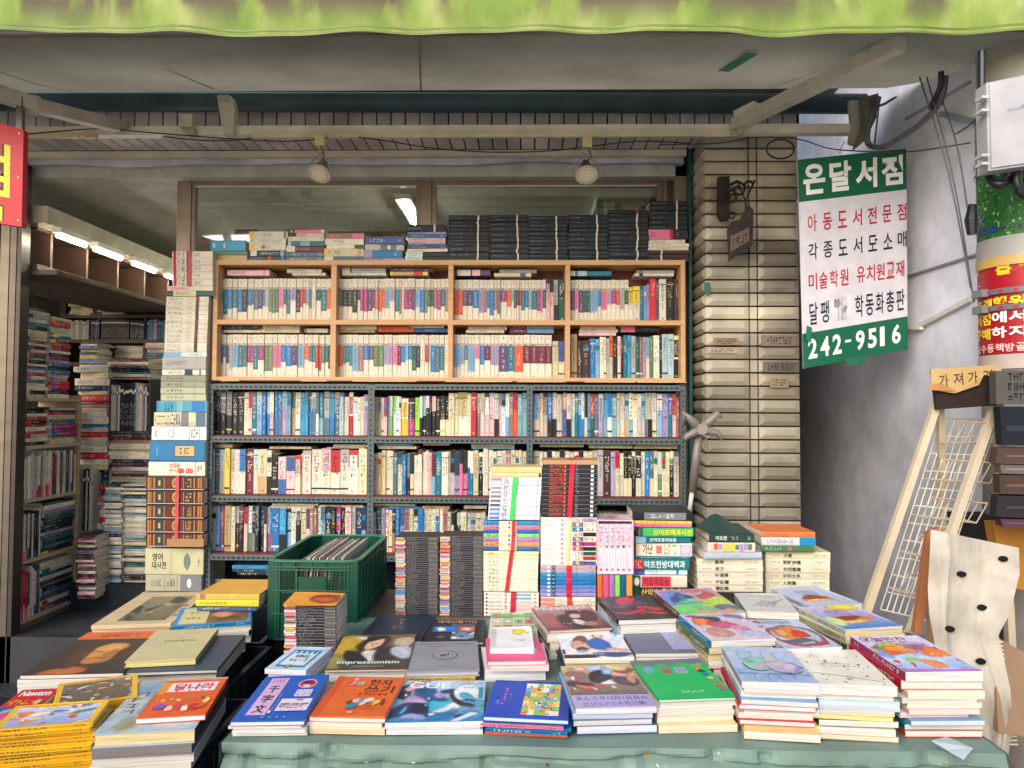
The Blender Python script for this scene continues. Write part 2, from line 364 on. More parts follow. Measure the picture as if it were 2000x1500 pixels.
# soffit tiles
x = x0; zsf = zs-.006
while x < x1-tw:
    q = r0.uniform(.85, 1.03); c = tuple(v*q for v in (238,230,228)); b.box(x+.004, x+tw-.004, 3.70, 3.90, zsf, zsf+.008, c, 'ceramic'); x += tw
b.box(x0, x1, 3.70, 4.0, zsf+.009, zs, (40,50,56), 'matte')
b.link('tiled_wall', SB)
def zz(py, D): return X(700, py, D).z
def xx(px, py, D): return X(px, py, D).x
b = MB(); b.box(-4.2, xx(1340,300,3.92), 3.905, 3.935, zz(304,3.9), zsf-.002, (236,222,198), 'board')
b.box(-4.2, xx(1340,300,3.92), 3.935, 4.2, zz(304,3.9)+.004, zz(287,3.9)+.01, (190,180,160), 'matte'); b.link('head_board', SB)
# rolled white blind with a sagging lower edge
b = MB(); zt = zz(304, 3.95)
xa, xb = xx(45,310,3.95)-.5, xx(1335,310,3.95); N = 60
for i in range(N):
    u0, u1 = i/N, (i+1)/N; f = lambda u: zz(323,3.95)+.006*math.sin(u*17)+.004*math.sin(u*41)+.01*u
    a, c = xa+(xb-xa)*u0, xa+(xb-xa)*u1; g = lambda u: 3.945+.008*math.sin(u*30)
    b.face([(a,g(u0),f(u0)),(c,g(u1),f(u1)),(c,3.96,zt),(a,3.96,zt)], (236,238,246), 'matte'); b.face([(a,g(u0),f(u0)),(c,g(u1),f(u1)),(c,4.0,f(u1)+.004),(a,4.0,f(u0)+.004)], (200,202,210), 'matte')
b.link('window_blind', SB, smooth=True)
# aluminium sliding window frames
AL = (148,134,124); FD = 4.06
def alu_box(b, px0, px1, py0, py1, y0=FD, y1=FD+.05, c=AL): b.box(xx(px0,(py0+py1)/2,y0), xx(px1,(py0+py1)/2,y0), y0, y1, zz(py1,y0), zz(py0,y0), c, 'alu')
b = MB()
alu_box(b, -300, 1345, 322, 331); alu_box(b, -300, 1345, 331.5, 340, FD+.01, FD+.06, (120,108,100)); alu_box(b, -300, 1345, 340.5, 345, FD+.02, FD+.07, (60,60,64))
b.box(xx(340,600,FD), xx(349,600,FD), FD+.01, FD+.08, FZ, zz(345,FD), AL, 'alu'); b.box(xx(350,600,FD), xx(368,600,FD), FD+.004, FD+.07, FZ, zz(345,FD), (158,144,132), 'alu')
b.box(xx(1321,600,FD), xx(1343,600,FD), FD-.01, FD+.07, FZ, zz(345,FD), AL, 'alu')
b.box(xx(1296,600,FD), xx(1305,600,FD), FD+.01, FD+.07, FZ, zz(345,FD), AL, 'alu'); b.box(xx(1307,600,FD), xx(1316,600,FD), FD+.02, FD+.07, FZ, zz(345,FD), (110,100,94), 'alu')
for px0, px1, c in ((-70, -8, (96,88,80)), (-5, 12, (128,118,106)), (14, 26, (108,98,90)), (28, 36, (72,66,64))):
    b.box(xx(px0,700,3.9), xx(px1,700,3.9), 3.9, 3.97, 0, zz(320,3.95), c, 'alu')
b.box(xx(-70,700,3.94), xx(35,700,3.94), 3.94, 3.96, 0, zz(322,3.95), (70,64,60), 'alu'); FR = b.link('window_frame', SB)
for px0, px1, in ((369, 822), (842, 1294)):
    b = MB(); z1 = zz(346, FD); z0 = FZ+.02
    xa, xb = xx(px0,400,FD), xx(px1,400,FD); y0, y1 = FD+.012, FD+.05; w = .028
    b.box(xa, xb, y0, y1, zz(361,FD), z1, (156,142,134), 'alu'); b.box(xa, xb, y0, y1, z0, z0+.06, AL, 'alu')
    b.box(xa, xa+w, y0, y1, z0+.06, zz(361,FD), AL, 'alu'); b.box(xb-w, xb, y0, y1, z0+.06, zz(361,FD), (140,126,118), 'alu')
    b.box(xa+w, xb-w, y0-.003, y0+.005, zz(364,FD), zz(361,FD)-.0005, (226,222,212), 'plastic')
    s = b.link('sliding_sash', SB)
    g = MB(); g.face([(xa+w, FD+.03, z0+.06), (xb-w, FD+.03, z0+.06), (xb-w, FD+.03, zz(361,FD)), (xa+w, FD+.03, zz(361,FD))], (200,210,205), 'glass'); sub(g, 'glass_pane', s)
b = MB(); b.box(xx(822,400,FD), xx(842,400,FD), FD, FD+.05, FZ, zz(345,FD), (150,136,126), 'alu'); b.link('mullion', SB)
# tiled pillar: projecting bevelled tiles on the front and the left return
PD = 3.7; b = MB(); r0 = random.Random(5)
pxl, pxm0, pxm1, pxr = 1379, 1462, 1481, 1560
X0, Xa, Xb, X1 = xx(pxl,600,PD), xx(pxm0,600,PD), xx(pxm1,600,PD), xx(pxr,600,PD)
b.box(X0+.008, X1-.004, PD+.012, 4.1, 0, zs, (58,52,46), 'matte')
th = 25.95/1450*PD; z = zs-.01-th; row = 0
def relief(b, P00, P10, P11, P01, nrm, c, d=.022, eu=.22, ev=.34):
    P = [Vector(p) for p in (P00, P10, P11, P01)]; n_ = Vector(nrm)
    def at(u, v, h): return (P[0]*(1-u)+P[1]*u)*(1-v)+(P[3]*(1-u)+P[2]*u)*v+n_*h
    o = [at(0,0,0), at(1,0,0), at(1,1,0), at(0,1,0)]; i_ = [at(eu,ev,d), at(1-eu,ev,d), at(1-eu,1-ev*.55,d), at(eu,1-ev*.55,d)]
    k = .04; base = [at(0,0,-.012), at(1,0,-.012), at(1,1,-.012), at(0,1,-.012)]
    b.face(i_, c, 'ceramic')
    for j in range(4): b.face([o[j], o[(j+1)%4], i_[(j+1)%4], i_[j]], c, 'ceramic'); b.face([base[j], base[(j+1)%4], o[(j+1)%4], o[j]], c, 'ceramic')
while z > 0.02:
    q = r0.uniform(.78, 1.06); col = tuple(v*q for v in r0.choice(((196,188,168), (206,198,178), (184,176,158), (176,166,146)))); g = .0042
    relief(b, (X0,PD,z+g), (Xa,PD,z+g), (Xa,PD,z+th-g), (X0,PD,z+th-g), (0,-1,0), col, .011, .13)
    q = r0.uniform(.9, 1.03); col2 = tuple(v*q for v in col)
    relief(b, (Xb,PD,z+g), (X1,PD,z+g), (X1,PD,z+th-g), (Xb,PD,z+th-g), (0,-1,0), col2, .011, .13)
    b.box(Xa+.007, Xb-.007, PD-.001, PD+.012, z+g, z+th-g, col, 'ceramic')
    relief(b, (X0,PD+.27,z+g), (X0,PD+.0,z+g), (X0,PD+.0,z+th-g), (X0,PD+.27,z+th-g), (-1,0,0), col, .015, .10)
    z -= th; row += 1
PIL = b.link('tiled_pillar', SB)
# worn paper labels left on three tiles
rs = random.Random(9)
for px0, px1, py0, py1, c in ((1487,1556,655,676,(134,122,112)), (1490,1558,706,727,(112,106,100)), (1394,1443,660,674,(150,132,112)), (1504,1540,738,757,(160,142,120)), (1380,1440,679,690,(176,164,144))):
    b = MB(); a = X(px0,py1,PD-.018); e = X(px1,py0,PD-.018); b.box(a.x, e.x, a.y, a.y+.0015, a.z, e.z, c, 'matte')
    d = Dr(b, (a.x, a.y, a.z), (e.x-a.x,0,0), (0,0,e.z-a.z), 'matte', seed=px0); d.gl(.15,.15,.9,.85, 9, (50,46,44)); sub(b, 'paper_label', PIL)
b = MB(); a = X(1376, 575, PD-.03); b.box(a.x, a.x+.028, a.y, a.y+.003, a.z, a.z+.06, (16,110,86), 'plastic'); sub(b, 'green_tape', PIL)
# door side post, green edge strip beside the pillar
b = MB(); b.box(xx(1346,600,3.9), xx(1352,600,3.9), 3.9, 3.95, 0, zz(290,3.9), (24,84,84), 'metal_paint'); b.box(xx(1320,600,4.0), xx(1345,600,4.0), 4.0, 4.05, FZ, zz(320,4.0), (150,142,132), 'matte'); b.link('door_jamb', SB)
# ------------------------------------------------------------------ neighbour building across the alley
NX = 1.78
NB = thing('neighbour_building', 'neighbouring building with rough bluish white wall, shade and grime coloured into its grey base', 'building', (NX+1.5, 6, 0))
b = MB(); ny, nz = 30, 30; rw = random.Random(2)
hh = [[rw.uniform(-.006, .006) for _ in range(ny+1)] for _ in range(nz+1)]
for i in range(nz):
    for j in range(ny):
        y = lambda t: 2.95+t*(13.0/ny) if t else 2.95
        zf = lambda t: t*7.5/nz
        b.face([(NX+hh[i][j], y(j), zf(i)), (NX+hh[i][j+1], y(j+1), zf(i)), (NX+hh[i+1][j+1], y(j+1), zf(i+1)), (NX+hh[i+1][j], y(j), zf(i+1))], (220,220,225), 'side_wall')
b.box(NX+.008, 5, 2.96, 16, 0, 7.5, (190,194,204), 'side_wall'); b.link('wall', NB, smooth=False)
b = MB(); b.bar(XW(1895,585,NX-.01), XW(1776,648,NX-.01), .02, .02, (216,214,206), 'plastic'); b.link('conduit', NB)
b = MB(); b.bar(XW(1772,641,NX-.02), XW(1800,641,NX-.02), .02, .012, (220,220,216)); b.link('bracket', NB); b = MB(); b.bar(XW(1840,222,NX-.03), XW(1898,238,NX-.03), .03, .02, (150,160,176)); b.link('bracket', NB)
b = MB(); b.tube([XW(1772,540,NX-.004), XW(1905,498,NX-.004)], .007, (150,152,160), 'matte'); b.link('plaster_ridge', NB); b = MB(); b.tube([XW(1770,232,NX-.004), XW(1895,160,NX-.004)], .007, (170,176,190), 'matte'); b.link('plaster_ridge', NB)
# alley end far behind
b = MB(); b.box(1.34, NX-.008, 9, 9.2, 0, 3, (190,192,200), 'matte'); tag(b.link('alley_wall'), 'grey wall closing the narrow alley far behind the pillar', 'wall')
# ------------------------------------------------------------------ interior fittings
IC = thing('wall_cupboard', 'long brown cubbyhole cupboard hung high on the left inner shop wall', 'cupboard', (-2.85, 5, 2.2))
zb, zt_, xw = 1.45+.79, 1.45+.995, -2.69
b = MB(); b.box(-3.2, xw+.0, 3.99, 6.35, zb-.03, zb, (110,92,78), 'wood'); b.box(-3.2, xw-.002, 3.99, 6.35, zt_, zt_+.02, (150,128,108), 'wood'); b.box(-3.2, -3.1, 4.0, 6.3, zb, zt_, (70,48,42), 'wood')
y = 4.1
while y < 6.3: b.box(-3.1, xw-.001, y, y+.02, zb, zt_, (92,68,58), 'wood'); y += .34
b.box(-3.1, xw-.004, 3.99, 6.35, zb+.19, zb+.2, (84,62,54), 'wood'); b.link('carcass', IC)
b = MB(); b.box(-3.2, xw+.05, 3.99, 6.35, zt_+.022, 2.56, (206,200,186), 'matte'); b.box(-3.2, xw+.11, 3.99, 6.35, zb-.06, zb-.034, (120,110,100), 'matte'); b.link('pelmet', IC)
def tube_light(x, y, z, L, label, w=.05):
    t = thing('tube_light', label, 'light fitting', (x, y, z), 'fluorescent tube lights inside the shop')
    q = MB(); q.box(x-w/2, x+w/2, y, y+L, z, z+.03, (232,230,214), 'metal_paint'); q.link('housing', t)
    q = MB(); q.tube([(x, y+.01, z-.014), (x, y+L-.01, z-.014)], .013, (255,250,226), 'lampglow', 8); q.link('tube', t)
for i, (y, L) in enumerate(((3.93+.05,.27), (4.33,.3), (4.76,.3), (5.2,.3), (5.6,.3))):
    tube_light(-2.58, y, 2.41, L, f'{od(i+1)} glowing fluorescent tube from the door, in the row above the cubbyholes')
tube_light(-.72, 4.2, 2.655, .65, 'fluorescent tube on the shop ceiling seen through the middle window', .09)
tube_light(.55, 5.0, 2.66, 1.1, 'fluorescent tube deep in the shop behind the right window', .09)
tube_light(-1.7, 5.2, 2.66, 1.1, 'fluorescent tube on the ceiling above the inner book piles', .09)
# ================================================================== AWNING
AW = thing('awning', 'dark green retractable awning with a stained lime valance over the bookstall', 'awning', (0, 3.0, 2.7))
FA = X(1000, 77, 2.6); zf = FA.z
xr = X(1993, 95, 2.6).x+.12
rl = X(1000, 198, 3.62)
b = MB(); NXs, NYs = 60, 16
def canopy(u, v):   # u across, v from roller to front bar
    x = -4.2+u*(xr+.22*(v-.55)+4.2); y = 3.575-v*.975; z = rl.z+.038-(rl.z+.038-zf-.02)*v-.03*math.sin(v*math.pi)+.006*math.sin(u*37)*v
    return (x, y, z)
for i in range(NXs):
    for j in range(NYs):
        b.face([canopy(i/NXs,j/NYs), canopy((i+1)/NXs,j/NYs), canopy((i+1)/NXs,(j+1)/NYs), canopy(i/NXs,(j+1)/NYs)], (166,164,146), 'canopy')
CN_ = b.link('canopy', AW, smooth=True)
b = MB()
for u, w in ((.33,.002),(.62,.002)):
    for j in range(NYs):
        p, q = Vector(canopy(u, j/NYs)), Vector(canopy(u, (j+1)/NYs)); o = Vector((0,0,-.0025)); e = Vector((.004,0,0)); b.face([p+o-e, p+o+e, q+o+e, q+o-e], (136,134,112), 'matte')
def patch(px0, py0, px1, py1, w, c):
    # strip stuck to the canopy underside between two spots
    def on(px, py):
        best = None
        for k in range(201):
            v = k/200; P = X(px, py, 3.60-v); zc = canopy(.8, v)[2]
            if best is None or abs(P.z-zc) < best[0]: best = (abs(P.z-zc), P)
        return best[1]
    a, e = on(px0, py0), on(px1, py1); s_ = (e-a).normalized().cross(Vector((0,0,1))).normalized()*w/2; o = Vector((0,0,-.012))
    b.face([a-s_+o, a+s_+o, e+s_+o, e-s_+o], c, 'plastic')
sub(b, 'seam', CN_)
for a_ in ((1412, 134, 1470, 98, .05, (24,140,112)), (320, 128, 420, 170, .012, (150,140,120)), (1478, 178, 1700, 92, .006, (140,138,120))): b = MB(); patch(*a_); sub(b, 'patch', CN_)
# valance with folds and a softly waved hem
b = MB(); NV = 150; hv = .30; xl = -2.6
def val(u, v):
    x = xl+u*(xr+.16-xl); hem = .007*math.sin(u*13)+.003*math.sin(u*31)+.010*math.sin(u*5+1)
    # match the gentle drop towards the right
    return (x, 2.58-.012*math.sin(u*48)*(1-v)-.006*math.sin(u*90)*(1-v)-.03*(1-v), zf+hem*(1-v)+v*hv)
for i in range(NV):
    for j in range(8): b.face([val(i/NV,j/8), val((i+1)/NV,j/8), val((i+1)/NV,(j+1)/8), val(i/NV,(j+1)/8)], (190,220,100), 'valance')
VL = b.link('valance', AW, origin=Vector((0, 2.58, zf)), smooth=True)
b = MB()
for k in range(2):
    for i in range(NV):
        p, q = Vector(val(i/NV, .012+k*.06)), Vector(val((i+1)/NV, .012+k*.06)); o = Vector((0,-.0015,0)); e = Vector((0,0,.0035)); b.face([p+o-e, q+o-e, q+o+e, p+o+e], (120,138,70), 'cloth')
sub(b, 'hem', VL)
b = MB(); b.box(-4.2, xr, 2.585, 2.63, zf+.03, zf+.1, (200,200,190), 'metal_paint'); b.link('front_bar', AW)
b = MB(); ra = X(60, 196, 3.62); rb = X(1688, 203, 3.62); b.tube([(-3.1, 3.62, ra.z), (rb.x, 3.62, rb.z)], .048, (60,86,92), 'cloth', 20); b.link('roller', AW, smooth=True)
WH = (238,232,216)
b = MB(); b.box(-4.2, X(1640,212,3.62).x, 3.60, 3.712, rl.z+.06, rl.z+.075, (90,100,100), 'metal_paint'); b.link('light_block_board', AW)  # added board above the roller, keeps skylight from falling behind it
b = MB(); p, q = X(-60, 250, 3.5), X(1660, 258, 3.5); zc = X(1000,256,3.5).z
b.bar((-2.9,3.5,zc), (q.x,3.5,zc), .05, .042, WH); b.bar((X(500,270,3.5).x,3.46,zc-.034), (X(1420,270,3.5).x,3.46,zc-.034), .02, .022, (224,214,190))
b.bar((-2.9,3.46,zc-.03), (X(165,260,3.5).x,3.46,zc-.03), .02, .024, (226,214,190)); b.box(X(165,260,3.46).x, X(190,260,3.46).x, 3.452, 3.468, zc-.042, zc-.022, (220,180,130), 'plastic')
b.box(X(492,260,3.46).x, X(512,260,3.46).x, 3.452, 3.468, zc-.045, zc-.024, (220,180,130), 'plastic')
b.link('support_bar', AW)
for px in (437,):
    b = MB(); b.prism([X(424,188,3.44), X(452,188,3.44), X(458,214,3.44), X(455,262,3.44), X(437,262,3.44), X(430,226,3.44)], (0,.05,0), (206,200,182), 'metal_paint')
    b.box(X(426,190,3.44).x, X(448,190,3.44).x, 3.434, 3.44, X(437,198,3.44).z, X(437,186,3.44).z, (176,172,160), 'metal_paint'); b.link('roller_bracket', AW)
b = MB(); b.box(X(350,222,3.44).x, X(375,222,3.44).x, 3.44, 3.52, X(360,248,3.44).z, X(360,222,3.44).z, (206,200,180), 'metal_paint'); b.prism([X(356,249,3.44), X(377,249,3.44), X(381,262,3.44), X(366,262,3.44)], (0,.04,0), (176,166,146), 'metal_paint'); b.link('bar_clamp', AW)
# folding arms
b = MB(); b.bar(X(1436,244,3.46), X(1760,84,2.66), .05, .055, (206,200,184)); b.bar(X(1440,226,3.44), X(1480,206,3.36), .06, .03, (216,210,194)); b.tube([X(1446,262,3.44), X(1446,232,3.44)], .018, (190,184,168)); b.link('folding_arm', AW)
b = MB(); b.bar(X(232,247,3.46), X(68,206,3.1), .05, .055, (190,176,166)); b.tube([X(66,222,3.1), X(66,190,3.1)], .03, (200,196,182)); b.bar(X(66,205,3.1), X(-160,130,2.66), .05, .06, (206,202,190)); b.bar(X(240,250,3.45), X(240,236,3.45), .03, .05, (170,160,150)); b.link('folding_arm', AW)
b = MB(); b.prism([X(1660,196,3.46), X(1684,196,3.46), X(1690,240,3.46), X(1672,282,3.46), X(1660,278,3.46), X(1664,240,3.46)], (0,.03,0), (186,180,168), 'metal_paint')
b.prism([X(1686,190,3.40), X(1716,182,3.40), X(1712,230,3.40), X(1690,274,3.40), X(1672,290,3.40), X(1690,240,3.40)], (0,.05,0), (112,106,96), 'metal_paint'); b.link('end_bracket', AW)
# ------------------------------------------------------------------ the two caged spotlights
def spot(px, ptop, pyl, tilt, label, dark):
    D = 3.42; t = thing('spotlight', label, 'spotlight', X(px, pyl, D), 'caged spotlights clipped to the awning bar')
    q = MB(); a = X(px-8, ptop, D); e = X(px+10, ptop+22, D); q.box(a.x, e.x, D-.01, D+.03, e.z, a.z, (214,200,150), 'plastic'); q.link('clip', t)
    c = X(px, pyl, D); q = MB(); ax = Vector((math.sin(tilt)*.3, -.5, -.87)).normalized(); k = .062
    q.tube([c-ax*.085, c-ax*.05, c-ax*.04, c-ax*.012, c], [.018, .022, .036, .05, .052], dark, 'metal_paint', 20)
    q.tube([c-ax*.004, c+ax*.004], .055, (190,184,170), 'metal_paint', 24); q.link('lamp_head', t, smooth=False)
    q = MB(); q.tube([c+ax*.0045, c+ax*.006], .047, (232,226,200), 'plastic', 24)
    u = ax.cross(Vector((0,0,1))).normalized(); w = ax.cross(u)
    for i in range(30):
        s1 = c+ax*.0062+(u*math.cos(i*math.pi/15)+w*math.sin(i*math.pi/15))*.039; q.tube([s1, s1+ax*.0012], .0022, (90,84,76), 'plastic', 5)
    q.link('lens', t)
    q = MB(); top = X(px, ptop+20, D)
    for sx in (-1, 1):
        p0 = c-ax*.03+u*sx*.058; q.tube([top+Vector((sx*.006,0,0)), top+Vector((sx*.02,-.005,-.03)), p0+Vector((0,0,.03)), p0, p0+ax*.03], .003, (150,144,130), 'metal_paint', 6)
    q.link('wire_cage', t)
    q = MB(); q.tube([top, top+Vector((.014,.005,-.02)), top+Vector((.02,0,-.045)), c-ax*.08], .0035, (60,58,54), 'plastic', 6); q.link('power_lead', t)
spot(624, 263, 340, -.3, 'left caged spotlight with a pale housing, clipped above the middle window', (120,118,106))
spot(1146, 266, 342, .1, 'right caged spotlight with a dark housing, clipped above the stacked black books', (70,66,60))
# ------------------------------------------------------------------ cables
def cable(pts, r, label, c=(44,42,44), name='cable', n=6):
    P = [X(*p) for p in pts]; Q = []
    for i in range(len(P)-1):
        p0, p1, p2, p3 = P[max(i-1,0)], P[i], P[i+1], P[min(i+2,len(P)-1)]
        for k in range(6):
            t = k/6; Q.append(.5*((2*p1)+(p2-p0)*t+(2*p0-5*p1+4*p2-p3)*t*t+(3*p1-p0-3*p2+p3)*t**3))
    Q.append(P[-1]); q = MB(); q.tube(Q, r, c, 'plastic', n); return tag(q.link(name, smooth=True), label, 'cable')
cable([(50,262,3.44),(120,256,3.44),(200,252,3.44),(330,262,3.44),(450,271,3.44),(560,276,3.44),(640,270,3.44)], .003, 'thin black wire sagging along the bar towards the left spotlight')
cable([(700,268,3.44),(760,276,3.44),(850,290,3.44),(960,297,3.44),(1070,295,3.44),(1148,286,3.44),(1250,276,3.44),(1350,280,3.44)], .003, 'black wire drooping below the bar beside the right spotlight')
cable([(250,250,3.5),(330,268,3.5),(430,275,3.5),(520,266,3.5)], .0035, 'grey wire hanging under the bar between the two left brackets', (90,90,90))
cable([(1290,282,3.4),(1400,280,3.4),(1480,268,3.4),(1560,272,3.4),(1620,290,3.3),(1700,296,3.2),(1780,296,3.1),(1895,279,2.92)], .0028, 'thin black wire strung from the shop pillar over the green sign to the pole')
b = MB(); P = [X(1524+27*math.cos(t*math.pi/12), 291+19*math.sin(t*math.pi/12), 3.38) for t in range(25)]; b.tube(P, .0045, (36,36,38), 'plastic', 6); tag(b.link('cable_coil', smooth=True), 'coiled black cable loop hanging at the top of the tiled pillar', 'cable')
cable([(1846,150,2.95),(1842,180,2.95),(1832,205,3.0),(1800,240,3.1),(1760,268,3.2),(1726,286,3.3),(1704,286,3.4),(1694,276,3.4),(1697,245,3.4),(1712,205,3.4),(1716,190,3.4)], .013, 'thick grey bundled cable looping down between the awning end and the side wall', (100,102,108), n=10)
cable([(1838,140,2.93),(1836,170,2.94),(1822,200,3.0),(1816,212,3.02)], .011, 'short dark ribbed cable hanging beside the thick grey loop', (52,56,66), n=10)
cable([(1718,196,3.4),(1712,245,3.4),(1708,282,3.4)], .004, 'straight thin grey wire between the awning end and the cable loop', (90,90,96))
cable([(1700,190,3.4),(1710,206,3.38),(1725,204,3.35),(1742,194,3.3),(1750,190,3.3)], .006, 'short cut cable end sticking out beside the awning bracket', (80,84,92))
for i, (x0, y0, x1, y1, nm) in enumerate(((1796,150,1896,562,'leftmost'), (1810,150,1902,590,'middle'), (1832,175,1893,430,'rightmost'))):
    cable([(x0,y0,3.0),((x0+x1)/2+6,(y0+y1)/2-20,2.95),(x1,y1,2.9)], .0035, f'{nm} of the three thin grey wires slanting down the side wall to the pole', (96,98,108))
cable([(1866,262,2.92),(1890,247,2.9),(1914,226,2.72)], .003, 'short dark wire between the wall bracket and the white switch box')
cable([(1640,300,3.35),(1643,288,3.34),(1650,276,3.36)], .002, 'little wire hook holding up the left end of the green sign', (90,90,90))
# ------------------------------------------------------------------ hanging vinyl shop sign
SG = thing('hanging_sign', 'white and green vinyl shop sign reading 온달서점 hanging beside the tiled pillar', 'sign', X(1665,700,3.30))
DS = 3.30; c00, c10, c11, c01 = X(1569,720,DS), X(1773,683,DS+.06), X(1770,290,DS+.06), X(1558,312,DS)
b = MB(); N_ = 14
def sp(u, v, o=0.0):
    p = (c00*(1-u)+c10*u)*(1-v)+(c01*(1-u)+c11*u)*v; return p+Vector((0, o, 0))
GR, WT = (16,98,70), (214,212,222)
for i in range(N_):
    u0, u1 = i/N_, (i+1)/N_
    for v0, v1, c in ((0, .165, GR), (.165, .795, WT), (.795, 1, GR)): b.face([sp(u0,v0), sp(u1,v0), sp(u1,v1), sp(u0,v1)], c, 'print')
b.prism([sp(0,0,.002), sp(1,0,.002), sp(1,1,.002), sp(0,1,.002)], (0,.004,0), (210,210,214), 'plastic'); b.link('sign_sheet', SG)
class Sheet(Dr):
    def __init__(s, mb, fn, seed=0, m='print'): s.mb = mb; s.fn = fn; s.k = 1; s.m = m; s.r = random.Random(seed)
    def P(s, u, v): return s.fn(u, v, -.0008-.0002*s.k)
b = MB(); d = Sheet(b, sp)
for i, ch in enumerate('온달서점'): d.text(ch, .045+i*.24, .825, .045+i*.24+.2, .972, (244,246,244), .035)
RD, NV_ = (186,30,56), (34,40,62)
b.link('lettering', SG)
def line(chars, v0, v1, c, w=.085, bold=.012):
    global b, d
    b = MB(); d = Sheet(b, sp)
    for u, ch in chars: d.text(ch, u, v0, u+w, v1, c, bold)
line([(.075+i*.139, ch) for i, ch in enumerate('아동도서전문점')], .645, .728, RD); b.link('lettering', SG)
line([(.075+i*.139, ch) for i, ch in enumerate('각종도서도')]+[(.775,'소'),(.91,'매')], .51, .59, NV_); d.ell(.705,.565,.014,.006,NV_); b.link('lettering', SG)
line([(.07+i*.098, ch) for i, ch in enumerate('미술학원')]+[(.52+i*.093, ch) for i, ch in enumerate('유치원교재')], .365, .445, RD, .078); b.link('lettering', SG)
line([(.07+i*.105, ch) for i, ch in enumerate('달팽')]+[(.5+i*.098, ch) for i, ch in enumerate('학동화총판')], .20, .305, NV_, .078)
b.link('lettering', SG); b = MB(); d = Sheet(b, sp); d.rect(.27,.21,.46,.31,(222,220,228)); d.ell(.33,.28,.03,.02,(150,148,152),10,0,.3); d.ell(.4,.25,.025,.012,(160,158,160),9,.5,.4); d.gl(.3,.2,.42,.31,4,(140,138,146)); b.link('worn_patch', SG); b = MB(); d = Sheet(b, sp)
for i, ch in enumerate('242-9516'): 
    if ch == '-': d.rect(.4, .088, .455, .1, (240,240,240))
    else: d.text(ch, (.05,.165,.28,.4,.5,.615,.73,.845)[i], .04, (.05,.165,.28,.4,.5,.615,.73,.845)[i]+(.085 if ch!='1' else .045), .135, (240,242,238), .03)
d.rect(0,.0,.0,.0,WT)
b.link('lettering', SG)
b = MB(); a = X(1652,712,3.3); e = X(1692,697,3.3); b.prism([X(1652,700,3.29), X(1692,694,3.29), X(1690,708,3.29), X(1656,714,3.29)], (0,.002,0), (16,100,78), 'plastic'); b.link('green_tape', SG); b = MB(); b.prism([X(1576,636,3.29), X(1586,640,3.29), X(1584,668,3.29), X(1574,664,3.29)], (0,.002,0), (16,110,86), 'plastic'); b.link('green_tape', SG)
# ------------------------------------------------------------------ red sign cut by the left edge
RS = thing('wall_sign', 'red shop sign with black outlined yellow letters at the far left edge', 'sign', X(-40,440,3.0))
b = MB(); q = [X(-110,470-50,3.0), X(42,443,3.0), X(46,254,3.0), X(-110,205,3.0)]; b.prism(q, (0,.03,0), (196,16,36), 'print')
def rp(u, v, o=0.0): return (q[0]*(1-u)+q[1]*u)*(1-v)+(q[3]*(1-u)+q[2]*u)*v+Vector((0, o, 0))
b.link('panel', RS)
b = MB(); d = Sheet(b, rp)
for c_, bo in (((20,16,18),.055), ((240,214,40),.02)): d.text('점', .34, .27, .845, .80, c_, bo)
for c_, bo in (((20,16,18),.0), ((240,214,40),.0)): d.rect(.2, .03, .755 if c_[0]>100 else .765, .17 if c_[0]>100 else .19, c_)
for u, v in ((.95,.95),(.96,.06),(.95,.5)): d.ell(u,v,.012,.01,(220,214,200),8)
b.link('lettering', RS)
b = MB(); b.bar(X(40,190,3.03), X(40,262,3.03), .025, .02, (120,114,108), 'alu', (0,1,0)); b.link('hanger', RS)
# ------------------------------------------------------------------ utility pole with its banner
PX, PY = 1.864, 2.80
UP = thing('utility_pole', 'concrete utility pole wrapped in green leaf print and a red banner', 'pole', (PX, PY, 0))
b = MB(); b.tube([(PX,PY,0), (PX,PY,6)], .15, (170,166,158), 'matte', 40); b.link('shaft', UP, smooth=True)
def pp(u, z, o): a = math.radians(140+u*200); r = .15+.002+abs(o); return Vector((PX+r*math.cos(a), PY+r*math.sin(a), z))
def pz(py): return X(1950, py, 2.66).z
def wrap(name, py0, py1, c, o=.003, m='print', fn=None, n=40):
    q = MB(); z0, z1 = pz(py1), pz(py0)
    for i in range(n): q.face([pp(i/n,z0,o), pp((i+1)/n,z0,o), pp((i+1)/n,z1,o), pp(i/n,z1,o)], c, m)
    if fn: fn(Sheet(q, lambda u, v, oo: pp(u, z0+(z1-z0)*v, o+abs(oo)*1.5), 4, m))
    return q.link(name, UP, smooth=True)
def leaves(d):
    for k in range(1500): d.k = 1+k % 6; d.ell(d.r.random(), d.r.random(), d.r.uniform(.004,.010), d.r.uniform(.006,.016), d.r.choice(((24,104,44),(64,150,60),(110,180,84),(16,78,38),(170,206,110),(44,130,54))), 5, d.r.uniform(0,3), .3)
    d.k = 9; d.text('ice', .15, .035, .32, .115, (26,72,140), .02); d.text('N', .08, .035, .13, .11, (40,110,70), .02); d.text('busan', .34, .035, .56, .085, (60,70,76), .0)
    d.ell(.175,.15,.012,.028,(220,60,70),8,.5); d.ell(.2,.16,.012,.03,(40,120,200),8,-.5)
